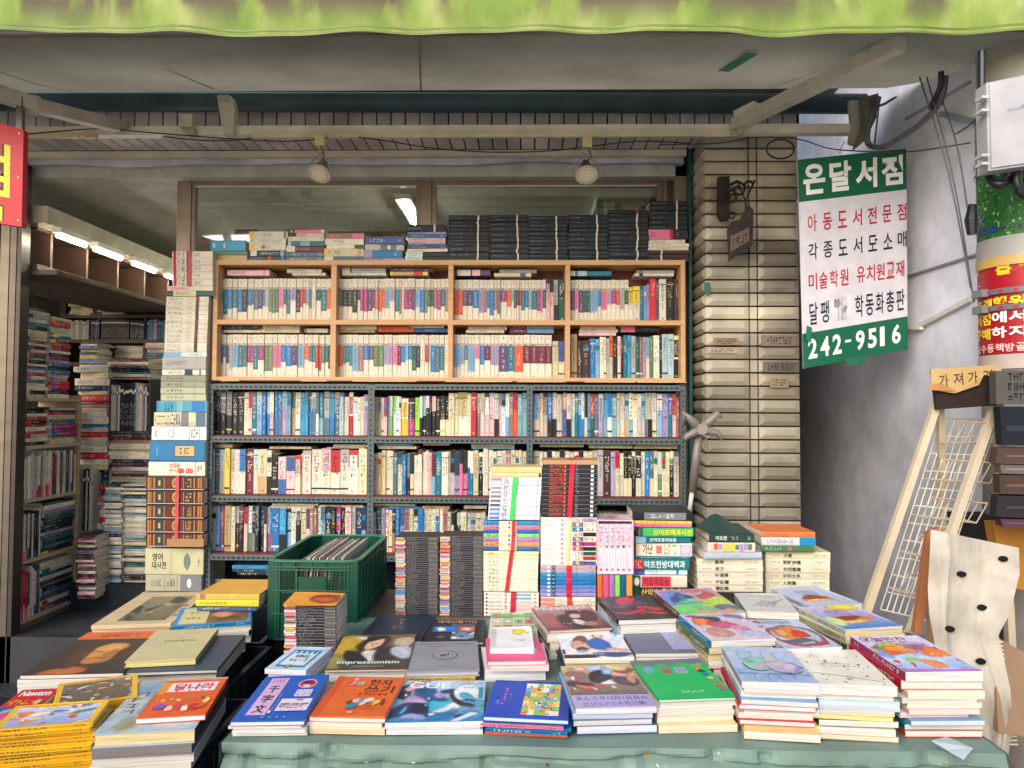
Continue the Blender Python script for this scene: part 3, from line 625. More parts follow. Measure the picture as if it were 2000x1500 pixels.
def redban(d):
    # only the left half of the pole faces the camera: lettering runs off round its right side
    Y, Wh = (244,214,40), (246,240,238)
    d.ell(.3,.93,.2,.07,(214,160,60),12,0,.2); d.text('를', .30, .84, .40, .95, Y, .03); d.poly([(.13,.765),(.5,.80),(.5,.815),(.13,.775)],Wh)
    for u0, u1, ch, c, v0, v1 in ((.10,.18,'호',Y,.49,.60),(.19,.27,'객',Y,.49,.60),(.28,.37,'행',Y,.49,.61),(.38,.48,'위',Y,.49,.61),
        (.09,.17,'서',Y,.32,.44),(.18,.26,'점',Y,.32,.44),(.27,.37,'에',Wh,.33,.45),(.38,.48,'서',Wh,.33,.45),
        (.09,.17,'구',Y,.16,.28),(.18,.26,'매',Y,.16,.28),(.27,.37,'하',Wh,.17,.29),(.38,.48,'지',Wh,.17,.29)): d.text(ch, u0, v0, u1, v1, c, .035)
    for i, ch in enumerate('보수동책방골목'): d.text(ch, .11+i*.062, .02, .11+i*.062+.054, .11, (240,200,200), .02)
wrap('leaf_wrap', 190, 452, (40,110,48), fn=leaves); wrap('red_banner', 500, 688, (168,14,32), .004, fn=redban)
wrap('tape_band', 453, 492, (170,168,166), .006, 'plastic'); wrap('tape_band', 689, 718, (190,176,168), .006, 'plastic'); wrap('torn_film', 492, 512, (206,170,96), .009, 'plastic')
for y0 in (557, 590):
    q = MB(); z0, z1 = pz(y0+11), pz(y0)
    for i in range(40): q.face([pp(i/40,z0,.012), pp((i+1)/40,z0,.012), pp((i+1)/40,z1,.012), pp(i/40,z1,.012)], (112,110,116), 'metal_paint')
    d = Sheet(q, lambda u, v, oo: pp(u, z0+(z1-z0)*v, .012+abs(oo)*1.5))
    for k in range(8): d.ell(.17+k*.085, .5, .016, .28, (190,30,60), 8)
    q.link('steel_strap', UP); q = MB(); q.box(PX-.186, PX-.160, PY-.03, PY+.03, z0-.004, z1+.004, (120,120,126), 'metal_paint'); q.link('strap_buckle', UP)
for y0 in (288, 310):
    q = MB(); z0, z1 = pz(y0+7), pz(y0)
    for i in range(40): q.face([pp(i/40,z0,.010), pp((i+1)/40,z0,.010), pp((i+1)/40,z1,.010), pp(i/40,z1,.010)], (110,124,118), 'metal_paint')
    q.link('steel_strap', UP)
b = MB(); b.tube([X(1917,100,2.62), X(1917,200,2.62), X(1916,300,2.62), X(1915,335,2.62)], .012, (30,38,50), 'plastic', 8); b.link('power_cable', UP)
b = MB(); b.tube([X(1899,400,2.72), X(1896,430,2.72), X(1898,458,2.72)], [.014,.022,.016], (30,32,38), 'plastic', 8); b.link('cable_joint', UP)
# white switch box on the pole
SW = thing('switch_box', 'white metal switch box strapped to the utility pole', 'electrical box', X(2000,340,2.48))
b = MB(); D = 2.50; P4 = [X(1930,334,D), X(2130,306,D-.05), X(2130,120,D-.05), X(1926,162,D)]; b.prism(P4, (.0,.06,0), (176,176,182), 'metal_paint'); b.link('cabinet', SW)
b = MB(); P5 = [p+(sum(P4, Vector())/4-p)*.05+Vector((0,-.006,0)) for p in P4]; b.prism(P5, (0,.005,0), (184,184,190), 'metal_paint')
def wp(u, v, o=0.0): return (P5[0]*(1-u)+P5[1]*u)*(1-v)+(P5[3]*(1-u)+P5[2]*u)*v+Vector((0,o,0))
d = Sheet(b, wp); d.poly([(.3,.66),(.45,.74),(.45,.66)],(30,150,190)); d.poly([(.17,.66),(.45,.655),(.45,.63),(.17,.64)],(150,160,170)); b.link('door', SW)
b = MB()
for py in (186, 212, 300, 316): b.box(X(1918,py,2.48).x, X(1932,py,2.48).x, 2.48, 2.52, X(1920,py+5,2.48).z, X(1920,py,2.48).z, (200,198,194), 'metal_paint')
b.link('hinge', SW)
for pts, nm in (([(1932,336,2.6),(1934,350,2.58),(1948,360,2.56),(1962,356,2.56),(1968,340,2.6)],'smaller'), ([(1985,335,2.55),(1986,360,2.55),(2000,380,2.55),(2030,384,2.55)],'larger')):
    cable(pts, .016, f'{nm} black cable loop hanging under the white switch box', (28,32,38), n=10)
# ------------------------------------------------------------------ wrought iron hanging sign on the pillar
IS = thing('iron_sign', 'small rusted wrought iron sign hanging on scrolls from the tiled pillar', 'sign', X(1440,510,3.6))
DI = 3.63; BK = (44,38,38)
b = MB(); a = X(1403,426,DI); e = X(1425,343,DI); b.prism([X(1403,345,DI), X(1425,343,DI), X(1424,428,DI), X(1409,430,DI), X(1403,420,DI)], (0,.03,0), BK, 'iron'); b.link('wall_plate', IS)
b = MB()
def scroll(cx, cy, r0_, r1_, a0, a1, w=.006):
    P = []
    for k in range(22):
        t = k/21; a_ = math.radians(a0+(a1-a0)*t); r_ = r0_+(r1_-r0_)*t; P.append(X(cx+r_*math.cos(a_), cy-r_*math.sin(a_), DI-.01-.03*t))
    b.tube(P, w, BK, 'iron', 6)
scroll(1442,370,16,4,150,-330); scroll(1430,385,14,4,60,560); scroll(1464,362,10,3,200,-180); b.tube([X(1424,362,DI), X(1440,352,DI-.02), X(1456,392,DI-.04), X(1474,352,DI-.05)], .006, BK, 'iron', 6); b.tube([X(1456,392,DI-.04), X(1457,408,DI-.04)], .004, BK, 'iron', 5); scroll(1430,421,7,5,0,360,.004)
b.link('scroll_bracket', IS)
b = MB(); P = [X(1424,511,DI-.05), X(1470,478,DI-.05), X(1472,410,DI-.05), X(1466,404,DI-.05), X(1460,400,DI-.05), X(1454,412,DI-.05), X(1446,428,DI-.05), X(1430,432,DI-.05), X(1421,450,DI-.05)]; b.prism(P, (0,.012,0), (58,50,48), 'iron')
b.prism([X(1427,492,DI-.053), X(1463,470,DI-.053), X(1463,444,DI-.053), X(1427,462,DI-.053)], (0,.003,0), (120,108,96), 'matte')
a, e = X(1429,486,DI-.055), X(1462,466,DI-.055); d = Dr(b, a, (e.x-a.x,0,.035), (0,0,.05), 'matte', 3); d.gl(.02,.1,.98,.9,4,(60,50,46)); b.link('shield', IS)
# ================================================================== SHELVES
CD = 3.80
def cx(px): return X(px, 620, CD).x
def cz(py, px=875): return X(px, py, CD).z
OKC = (212,168,122); OKD = (190,138,96)
CB = thing('wooden_cabinet', 'oak cabinet with two rows of four open bays standing on the steel rack', 'cabinet', (cx(875), CD+.1, cz(745)))
xs = [(415.5,424), (645.5,656), (875,884.5), (1104,1113.5), (1330,1338.5)]
zT0, zT1, zM0, zM1, zB0, zB1 = cz(517), cz(509), cz(634), cz(625), cz(744.5), cz(737)
zT0, zT1 = zT0-.0, zT1
b = MB(); b.box(cx(415.5), cx(1338.5), CD, CD+.2, cz(517), cz(508), OKC, 'woodh'); b.box(cx(424)+.001, cx(1330)-.001, CD+.002, CD+.2, zB1-.018, zB1, OKC, 'woodh'); b.link('top_panel', CB)
b = MB(); b.box(cx(424)+.001, cx(1330)-.001, CD+.001, CD+.19, zM0, zM1, OKC, 'woodh'); b.link('shelf', CB)
for a, e in (xs[0], xs[4]): b = MB(); b.box(cx(a), cx(e), CD+.001, CD+.2, zB1-.018, cz(517)-.0005, OKC, 'wood'); b.link('side_panel', CB)
for a, e in xs[1:4]:
    b = MB(); b.box(cx(a), cx(e), CD+.0025, CD+.19, zB1+.0005, zM0-.0005, OKC, 'wood'); b.box(cx(a), cx(e), CD+.0025, CD+.19, zM1+.0005, cz(517)-.001, OKC, 'wood'); b.link('divider', CB)
b = MB(); b.box(cx(424), cx(1330), CD+.19, CD+.198, zB1, cz(517), (120,72,66), 'wood'); b.link('back_panel', CB)
# brown boards and card strips packed under the cabinet
b = MB(); b.box(cx(405), cx(1340), CD+.004, CD+.3, zB1-.0235, zB1-.0185, (110,52,44), 'wood'); tag(b.link('packing_board'), 'thin reddish brown board between the oak cabinet and the steel rack', 'board')
b = MB()
for a, e in ((434,470),(590,640),(690,815),(871,1000),(1010,1105),(1142,1240),(1245,1340)): b.box(cx(a), cx(e), CD-.006, CD+.0035, zB1-.0235, zB1-.019, (220,196,150), 'matte')
tag(b.link('card_strip'), 'broken cream card strips tucked under the front edge of the oak cabinet', 'card')
# steel slotted-angle rack
RC = thing('steel_rack', 'grey slotted angle steel rack with three sections of books under the oak cabinet', 'rack', (cx(875), CD+.1, 0))
SL = (84,100,106); RD_ = 3.80
posts = [(411,419), (721,733), (1030,1041), (1329,1338)]
lips = [(752,762), (856,866), (973,983), (1088,1098)]
for a, e in posts:
    b = MB(); zt_, zb_ = cz(752), FZ
    b.box(cx(a), cx(e), RD_, RD_+.003, zb_, zt_, SL, 'metal_paint'); b.box(cx(a), cx(a)+.003, RD_+.003, RD_+.03, zb_, zt_, (70,84,90), 'metal_paint')
    z = zt_-.02; m_ = (cx(a)+cx(e))/2
    while z > zb_: b.box(m_-.004, m_+.002, RD_-.0012, RD_-.0004, z-.011, z, (16,22,28), 'matte'); z -= .026
    b.link('post', RC)
for i, (y0, y1) in enumerate(lips):
    for j in range(3):
        a, e = posts[j][1], posts[j+1][0]; b = MB(); z0, z1 = cz(y1), cz(y0)
        b.box(cx(a)+.001, cx(e)-.001, RD_+.001, RD_+.004, z0, z1, SL, 'metal_paint'); b.box(cx(a)+.001, cx(e)-.001, RD_+.001, RD_+.004, z1, z1+.002, (112,124,128), 'metal_paint')
        x = cx(a)+.012
        while x < cx(e)-.02: b.box(x, x+.0135, RD_-.0002, RD_+.0006, (z0+z1)/2-.0035, (z0+z1)/2+.0035, (16,22,28), 'matte'); x += .0255
        s = b.link('shelf_lip', RC)
        if i: b = MB(); b.box(cx(a)+.001, cx(e)-.001, RD_+.006, RD_+.24, z1-.002, z1+.010, (104,50,42), 'woodh'); b.link('shelf_board', RC)
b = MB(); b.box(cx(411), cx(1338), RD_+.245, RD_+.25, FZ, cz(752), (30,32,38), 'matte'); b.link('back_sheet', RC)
# ------------------------------------------------------------------ standing books
def lum(c): c = PAL[c] if isinstance(c, str) else c; return (c[0]*.3+c[1]*.59+c[2]*.11)/255
def jit(c, a=.06):
    c = PAL[c] if isinstance(c, str) else c; q = 1+rnd.uniform(-a, a); return (lambda g: tuple(max(2, min(250, (v*.93+g*.07)*q*(1+rnd.uniform(-a, a)*.4))) for v in c))(sum(c)/3)
def upright(x0, x1, z0, h, y, dep, col, name, deco, label, cat, group, pg=PG, hard=False):
    g = .0006; mb = bookmesh(frame((x0+g, y, z0), (0,0,1), (0,1,0), (1,0,0)), h, dep, max(.003, x1-x0-2*g), col, pg=pg, hard=hard, pm='pagev')
    deco(Dr(mb, (x0+g, y, z0), (x1-x0-2*g, 0, 0), (0, 0, h), seed=rnd.randint(0, 9999)))
    return tag(mb.link(name), label, cat, group)
def series(x0c, spec, ox, oy, sc, yt, yb, where, i0=1):
    """cream pocket series: a number on top, a coloured band that ends lower on some, cream below"""
    px = ox+x0c/sc; zsh = zM1 if (oy+yb/sc) < 630 else zB1; k = i0
    H = (yb-yt)/sc/FPX*3.86
    for e, c, lo in re.findall(r'(\d+)([a-zA-Z])(\d+)', spec):
        pe = ox+int(e)/sc; a, q = X(px, 600, 3.86).x, X(pe, 600, 3.86).x; lo = int(lo)
        h = H*(1+rnd.uniform(-.006, .004)); base = jit('w', .025)
        def deco(d):
            d.gl(.3, .90, .7, .96, 1, (80,70,66))
            if lo:
                v1 = 1-(lo-yt)/(yb-yt); d.rect(0, v1, 1, .80 if yt > 100 else .74, jit(c, .05)); d.rect(0, .745, 1, .80, (200,190,176)); d.gl(.1, .745, .9, .80, 1, (40,40,44))
                d.gl(.36, v1+.05, .64, .70, rnd.randint(4, 8), (226,222,214) if lum(c) < .6 else (50,50,60), True)
            else: d.gl(.36, .3, .64, .72, 7, (90,80,70), True)
            d.gl(.25, .025, .75, .06, 1, (110,96,86))
        bn = f'with {CN[c]} band' if lo else 'without any band'
        upright(a, q, zsh+.0005, h, 3.86+rnd.uniform(-.003, .007), .13, base, 'paperback', deco, f'cream paperback {bn}, {od(k)} from left, {where}', 'paperback', 'cream pocket series in the oak cabinet')
        px = pe; k += 1
    return k
def mixed(x0c, spec, ox, oy, sc, yt, yb, D, zsh, where, i0=1, grp='assorted books in the oak cabinet', kind='book'):
    px = ox+x0c/sc; k = i0
    for e, c, c2, top in re.findall(r'(\d+)([a-zA-Z])(?:/([a-zA-Z]))?(?:\^(\d+))?', spec):
        pe = ox+int(e)/sc; a, q = X(px, 700, D).x, X(pe, 700, D).x
        h = (yb-(int(top) if top else yt+rnd.uniform(-4, 5)))/sc/FPX*D; base = jit(c, .07); tc_ = (230,222,204) if lum(c) < .5 else (52,50,56)
        if c in 'kBK' and rnd.random() < .5: tc_ = (200,180,110)
        def deco(d):
            s = rnd.random()
            if c2:
                v = rnd.choice((.45, .5, .62, .7)); d.rect(0, v, 1, 1, jit(c2, .08)) if rnd.random() < .75 else d.rect(0, 0, 1, .4, jit(c2, .08))
            if s < .25: d.rect(0, .86, 1, .88, tc_)
            elif s < .4: d.rect(0, .1, 1, .14, tc_)
            if s > .6 and q-a > .02: d.rect(.12, .5, .88, .9, jit(c, .18))
            if .45 < s < .6: d.rect(.05, .72, .95, .84, jit(rnd.choice('buwtrke'), .1))
            w_ = rnd.uniform(.22, .34); v1 = rnd.uniform(.86, .95); v0 = v1-rnd.uniform(.3, .55); n_ = rnd.randint(5, 9); d.gl(.5-w_, v0, .5+w_, v1, n_, tc_, True)
            if rnd.random() < .6: d.gl(.36, v0-.2, .64, v0-.04, rnd.randint(4, 7), tc_, True)
            d.gl(.25, .04, .75, .085, 1, tc_)
        upright(a, q, zsh+.0005, h, D+rnd.uniform(-.006, .013), .14, base, 'book', deco, f'{CN[c]} {kind}, {od(k)} from left, {where}', 'book', grp)
        px = pe; k += 1
    return k
c6 = (400, 500, 4.1667); c7 = (870, 370, 3.846)
U = 'upper row of %s cabinet bay'; Lw = 'lower row of %s cabinet bay'
series(120, "145b360 185t455 222b410 262t400 303b435 343k435 380b380 396s370 432s415 468v408 492b385 520h398 548g435 575g445 602s440 638p400 664t375 696t450 742l340 776d438 797r395 825r365 850L378 868s405 902w0 942G340 992t425 1028o410", *c6, 160, 510, U % 'first')
series(1082, "1118s385 1160k388 1200k388 1242k440 1264d335 1290m425 1320m430 1365v425 1385v400 1412o415 1440o430 1465o400 1502L405 1545l345 1582t430 1603n450 1620s0 1652m412 1690m412 1710v420 1748L390 1788b438 1812g440 1838G390 1860G385 1890n400 1920m415 1955t385 1985n430", *c6, 160, 510, U % 'second')
series(118, "155b865 180s810 205v860 230a910 275L895 320t895 348s890 375m855 400m855 440t912 490m835 525g925 560g925 595p897 625p897 665b850 710b885 760v878 812L895 852o828 880t845 905t850 930r900 955r920 980g860 1008t850 1028k905", *c6, 625, 975, Lw % 'first')
series(1068, "1100o890 1128o880 1152t862 1180t850 1205t880 1252L925 1295n925 1338b830 1378v828 1418g885 1460g885 1498l868 1530l868 1570p868 1602M875 1636b850 1660L830 1690b825 1725G918 1758d892 1795w0 1822r848 1840a850 1878b930 1915s930 1950t915 1985w0", *c6, 625, 975, Lw % 'second')
k = series(60, "94o922 130o922 165v853 205v853 250b870 288l905 312n900 332b870 362b925 390n885 412s912 462m820 495o858 515L820 535G870 553M848 570r848 595t885 625b862 648a880 688t880 715m890 730p903 755G870", *c7, 655, 970, U % 'third')
mixed(755, "785P/k 812P/k 845a/k 900G^650", *c7, 655, 970, 3.86, zM1, U % 'third', k)
k = series(932, "948M880 972v885 1000p880 1040v903 1065G900 1088G900 1120L903 1145L895 1170b855 1215p880 1245l840 1280m835 1312o843 1345a880 1375G840", *c7, 655, 970, U % 'fourth')
mixed(1375, "1410w/y 1460w/y 1478t^705 1490b^700 1512L^700 1535l^690 1585r^648 1605t^660 1658w^650 1720k^645 1776B^648", *c7, 705, 970, 3.86, zM1, U % 'fourth', k)
k = series(60, "88L1325 115L1325 145L1300 172s1270 200L1358 225L1358 260p1262 295b1305 340M1272 372l1308 402l1310 470v1358 520t1355 585o1360 640M1295 695M1295 750M1295 800M1295", *c7, 1080, 1405, Lw % 'third')
mixed(803, "848x 895w/u", *c7, 1125, 1405, 3.86, zB1, Lw % 'third', k)
mixed(942, "990e^1072 1028B^1122 1082B^1122 1127b^1105 1160L^1110 1188w 1208w 1232h^1105 1258h/o 1293k^1100 1318P 1336k 1366t^1082 1395c^1082 1430a^1086 1455G 1482n 1508l 1533P/L 1560g 1608w^1082 1628k 1672Q^1072 1715Q^1072 1760k/x^1082 1780k^1100", *c7, 1092, 1405, 3.86, zB1, Lw % 'fourth')
c8 = (400, 740, 3.846); c9 = (870, 740, 3.26)
zr = [cz(y0)+.0102 for y0, _ in lips]     # top of each shelf board (index 1..3)
RG = 'books standing in the steel rack'
def rk(x0, spec, c, yt, yb, r, sec, i0=1): return mixed(x0, spec, *c, yt, yb, 3.85, zr[r], f'{["","top","middle","bottom"][r]} row of {sec} rack section', i0, RG)
rk(75, "90k^95 125k/A 165k/A 208k/A 250k 300k^90 332w 362P/r 400t/s 440L/e 468b 497b/q 525P/w 555b 590b/s 625l/q 655L/s 682e/s 722w/x 760c 786c/s 812b/s 842s/w 865i/s 897t/q 940a/s 976c/b 1018s/e 1050Q/u 1062w^128 1088w^125 1120r/w 1150i^125 1175w^128 1200w^122 1230l^108", c8, 90, 415, 1, 'left')
k = rk(1278, "1302x^125 1328x/n^125 1350w^130 1375P/m^130 1397L 1415z/w 1440i/z 1460i 1478w^122 1530y/w^135 1580m/k^132 1618z^128 1640k/i 1665k/q 1690k/P 1705k 1738k/P 1770k 1810k/x 1838k/x", c8, 115, 415, 1, 'middle')
rk(22, "60x^85 82x 142w/e^80 165w 200r^80 225A/w 252w/P 280w/G 312P/Q 342w/k 358P/l 385i/s 408L/i 435n^80 462o/r 490q 520q", c9, 85, 358, 1, 'middle', k)
rk(562, "600L/w 625x 650a/k 680b/k 710w/k 742h 750l/a 772u/e 800P/k 825Q/w 845t/s 865b/L 885i/b 905w/k 925c/L 948G/r 975s 1003l/h 1030q/c 1060i/b 1090q/A 1112h 1140w/e 1170Q/e 1195w/L 1222w/x 1245h/w 1268L/h 1290x/A 1318a/k 1345w/x 1378L/h 1418l 1445t/u 1470P/o 1490n^100", c9, 78, 352, 1, 'right')
rk(75, "85w 125s^528 165a/L 205y^525 242h/a 275w 320w/b 378M^528 412w/Q 480x/e^532 513w/k 567k^568 625P/u^588 690P/u^588 732x/r^578 745h^560 808w/a^540 885h^530 955w/P^522 1025w/r^538 1090h/a^530 1165w/r^538 1228x^522", c8, 535, 865, 2, 'left')
k = rk(1280, "1305P^560 1338e^552 1368x^535 1397x^535 1425w^538 1455s 1490w/d^545 1522b^568 1550s/k^558 1578x/k^555 1605w^572 1640w/M^530 1665w^548 1690w^535 1712P 1740L/M^552 1785t^545 1835w^545", c8, 550, 865, 2, 'middle')
rk(8, "35h^460 62a/k^455 95l/d 115p/k 145p/k 163b/w 182t/w 215x^450 243k/w^465 275w^440 305w^448 330x/w 360w 390h 420n^450 450w^448 470x^452 490w^450 518x/k", c9, 456, 735, 2, 'middle', k)
k = rk(562, "600x^455 625w^458 650h^460 680k^455 705w 730h^458 760x/k^452 790w^455 820h 850w^458 880k/w^455 910w 940x^455 970h^450 1005a^445 1052B^450 1080l^455 1108x/r^452 1135w^465 1160k/x^455 1185k/x 1210k/w 1245k/w^450 1270h/w 1298b^452 1325s/x^455 1350w/a^450 1375g/h^455 1400w/g^455 1425x/w 1450k/w^450 1484h/s^455", c9, 456, 735, 2, 'right')
rk(70, "100h 130L 155b^978 170r 220e^975 250w/x 275B/a^980 312k/v^972 340P/r^985 375i/g^978 400k/A^978 430k/s^975 465k/d^978 485w/k 500P/b^985 520b/r^985 580b^990 630c/k^992 665L/k^992 700w^980 735k/w^978 775x^980 805P/v^978 835n/a 858n 885w/x 920L/s^980 965v/k^975 1000k^978 1037k/m^975 1070k 1115P^972 1145h 1195d^985 1225L/d", c8, 982, 1315, 3, 'left')
k = rk(1270, "1300P/d^980 1338G^978 1365l/h^985 1390x^985 1420x/w^1000 1445n/k 1475b/k^985 1510L/u 1550w/n 1580x/w 1612w/k 1650c/b^985 1682w/n 1718x/v^985 1742w 1770c/w 1795b/w 1838w/n", c8, 990, 1315, 3, 'middle')
rk(22, "45h 62w/k 80x/k 105k/a 140x/w 165w/h 200w/a 235x/w 262h", c9, 830, 1085, 3, 'middle', k)
rk(560, "600h 640w 680x 720k/w 760h 800w 850G 900w 950h 980k/w^840 1005k^835 1040G/a 1080s/t 1110k/g 1150x/t 1190k/v 1240h/k 1300w/k 1350G/x 1400k/a 1450h/s 1484d/w", c9, 835, 1085, 3, 'right')
# ------------------------------------------------------------------ books lying flat, spine to the camera
def spine_art(mb, x0, y, z0, w, h, art, seed=0):
    d = Dr(mb, (x0, y, z0), (w, 0, 0), (0, 0, h), seed=seed)
    for a in art:
        k = a[0]
        cc = lambda q: PAL[q] if isinstance(q, str) else q
        if k == 'r': d.rect(a[1], a[4] if len(a) > 4 else 0, a[2], a[5] if len(a) > 5 else 1, PAL.get(a[3], a[3]) if isinstance(a[3], str) else a[3])
        elif k == 'g': d.gl(a[1], a[5] if len(a) > 5 else .28, a[2], a[6] if len(a) > 6 else .72, a[3], cc(a[4]))
        elif k == 't': d.text(a[3], a[1], a[5] if len(a) > 5 else .15, a[2], a[6] if len(a) > 6 else .85, cc(a[4]), .02)
        elif k == 'e': d.ell(a[1], .5, a[2], a[3], cc(a[4]), 10)
    return mb
def flat(px0, px1, py0, py1, D, col, art=(), label=None, cat='book', group=None, parent=None, dep=.14, pg=PG, name='book', hard=False, jd=.003, yawj=0.0):
    a, e = X(px0, py1, D), X(px1, py0, D); zmid0 = X((px0+px1)/2, py1, D).z; zmid1 = X((px0+px1)/2, py0, D).z
    y = D+rnd.uniform(-jd, jd); L = e.x-a.x; T = zmid1-zmid0-.0004
    mb = bookmesh(frame((a.x, y, zmid0), (1,0,0), (0,1,0), (0,0,1)), L, dep, T, jit(col, .04), pg=pg, hard=hard)
    if not art: art = (('g', .1, rnd.uniform(.4, .6), rnd.randint(5, 10), 'w' if lum(col) < .5 else 'k'), ('g', .84, .93, 3, 'w' if lum(col) < .5 else 'k'))
    spine_art(mb, a.x, y, zmid0, L, T, art, rnd.randint(0, 999))
    if yawj:
        c = Vector((a.x+L/2, y, 0)); R = Matrix.Rotation(rnd.uniform(-yawj, yawj), 3, 'Z'); mb.v = [R @ (p-c)+c for p in mb.v]
    o = mb.link(name, parent)
    if parent is None: tag(o, label, cat, group)
    return o
LB = 'books laid flat on top of the shelved rows'
def lay(c, rows, D, where):
    ox, oy, sc = c
    for i, (x0, x1, y0, y1, col, *art) in enumerate(rows):
        px = ox+x0/sc; flat(px, ox+x1/sc, oy+y0/sc, oy+y1/sc, D, col, art[0] if art else (), f'{CN[col]} book lying flat, {od(i+1)} from left, {where}', 'softcover book', LB, name='softcover_book')
w1 = (('r',0,.12,'A'),('g',.2,.6,7,'k'))
lay(c6, [(180,525,112,158,'P'),(668,950,105,136,'w'),(712,980,137,158,'w')], 3.865, U % 'first')
lay(c6, [(1115,1470,95,138,'a',(('r',0,.24,'w'),('r',.19,.23,'k'),('g',.5,.7,3,'A'))),(1118,1475,139,158,'W'),(1510,1838,95,126,'v'),(1508,1815,127,158,'e',(('r',0,.07,'y'),('r',.62,.87,'r'),('r',.87,1,'y')))], 3.865, U % 'second')
lay(c6, [(122,450,562,600,'d'),(150,450,601,622,'w'),(470,770,565,594,'w'),(455,770,595,623,'x'),(810,1000,590,622,'w',w1)], 3.865, Lw % 'first')
lay(c6, [(1098,1398,568,598,'w',(('g',.1,.6,9,'M'),)),(1075,1380,599,622,'e'),(1410,1700,572,618,'o'),(1668,1945,560,586,'i'),(1705,1980,590,620,'u',(('g',.3,.7,7,'w'),))], 3.865, Lw % 'second')
lay(c7, [(68,335,602,648,'v',(('r',.08,.45,'w'),('r',.5,.72,'P'))),(405,685,600,626,'a'),(365,645,627,654,'x',(('r',.7,.85,'u'),))], 3.865, U % 'third')
lay(c7, [(938,1248,612,650,'t',(('r',0,.12,'w'),('r',.18,.4,'Q'))),(1440,1720,605,630,'a',(('r',.04,.14,'A'),)),(1420,1715,631,650,'W',(('r',.12,.22,'k'),))], 3.865, U % 'fourth')
lay(c7, [(170,462,1028,1054,'w'),(155,440,1055,1076,'w'),(482,812,1012,1046,'L',(('r',0,.4,'M'),('g',.1,.38,4,'w'),('r',.4,.42,'w'))),(482,812,1047,1078,'L',(('r',0,.4,'M'),('g',.1,.38,4,'w')))], 3.865, Lw % 'third')
lay(c7, [(1015,1300,1026,1050,'P',(('g',.3,.7,7,'A'),('r',.92,1,'k'))),(1005,1295,1051,1074,'w'),(1003,1280,1075,1098,'P'),(1320,1610,1030,1072,'k',(('r',0,.36,'p'),('g',.6,.9,5,'A')))], 3.865, Lw % 'fourth')
RW = '%s row of %s rack section'
lay(c8, [(78,210,490,516,'e',()),(485,800,508,526,'x'),(965,1226,492,512,'w'),(915,1200,513,522,'P')], 3.86, RW % ('middle', 'left'))
lay(c8, [(1285,1560,484,503,'L'),(1300,1590,504,526,'w'),(1640,1838,484,500,'P')], 3.86, RW % ('middle', 'middle'))
lay(c9, [(165,440,414,431,'h'),(167,438,432,446,'q')], 3.86, 'middle row, centre of the steel rack')
lay(c9, [(602,880,415,434,'x'),(915,1170,412,424,'Q'),(918,1190,425,442,'x'),(1210,1480,408,428,'x'),(1200,1478,429,445,'x')], 3.86, RW % ('middle', 'right'))
lay(c8, [(505,850,936,952,'w'),(490,820,954,974,'w'),(855,1190,948,966,'w')], 3.86, RW % ('bottom', 'left'))
lay(c8, [(1272,1580,938,953,'x'),(1360,1620,955,978,'b',()),(1632,1838,955,980,'e')], 3.86, RW % ('bottom', 'middle'))
lay(c9, [(118,262,806,826,'w')], 3.86, 'bottom row in the centre of the steel rack')
lay(c9, [(965,1165,784,806,'e'),(1195,1480,790,812,'w',(('g',.2,.5,4,'k'),)),(1215,1470,813,832,'h')], 3.86, RW % ('bottom', 'right'))
lay(c8, [(205,500,1400,1428,'c'),(205,500,1430,1452,'d'),(240,500,1453,1476,'k')], 3.86, 'floor level under the left rack section')
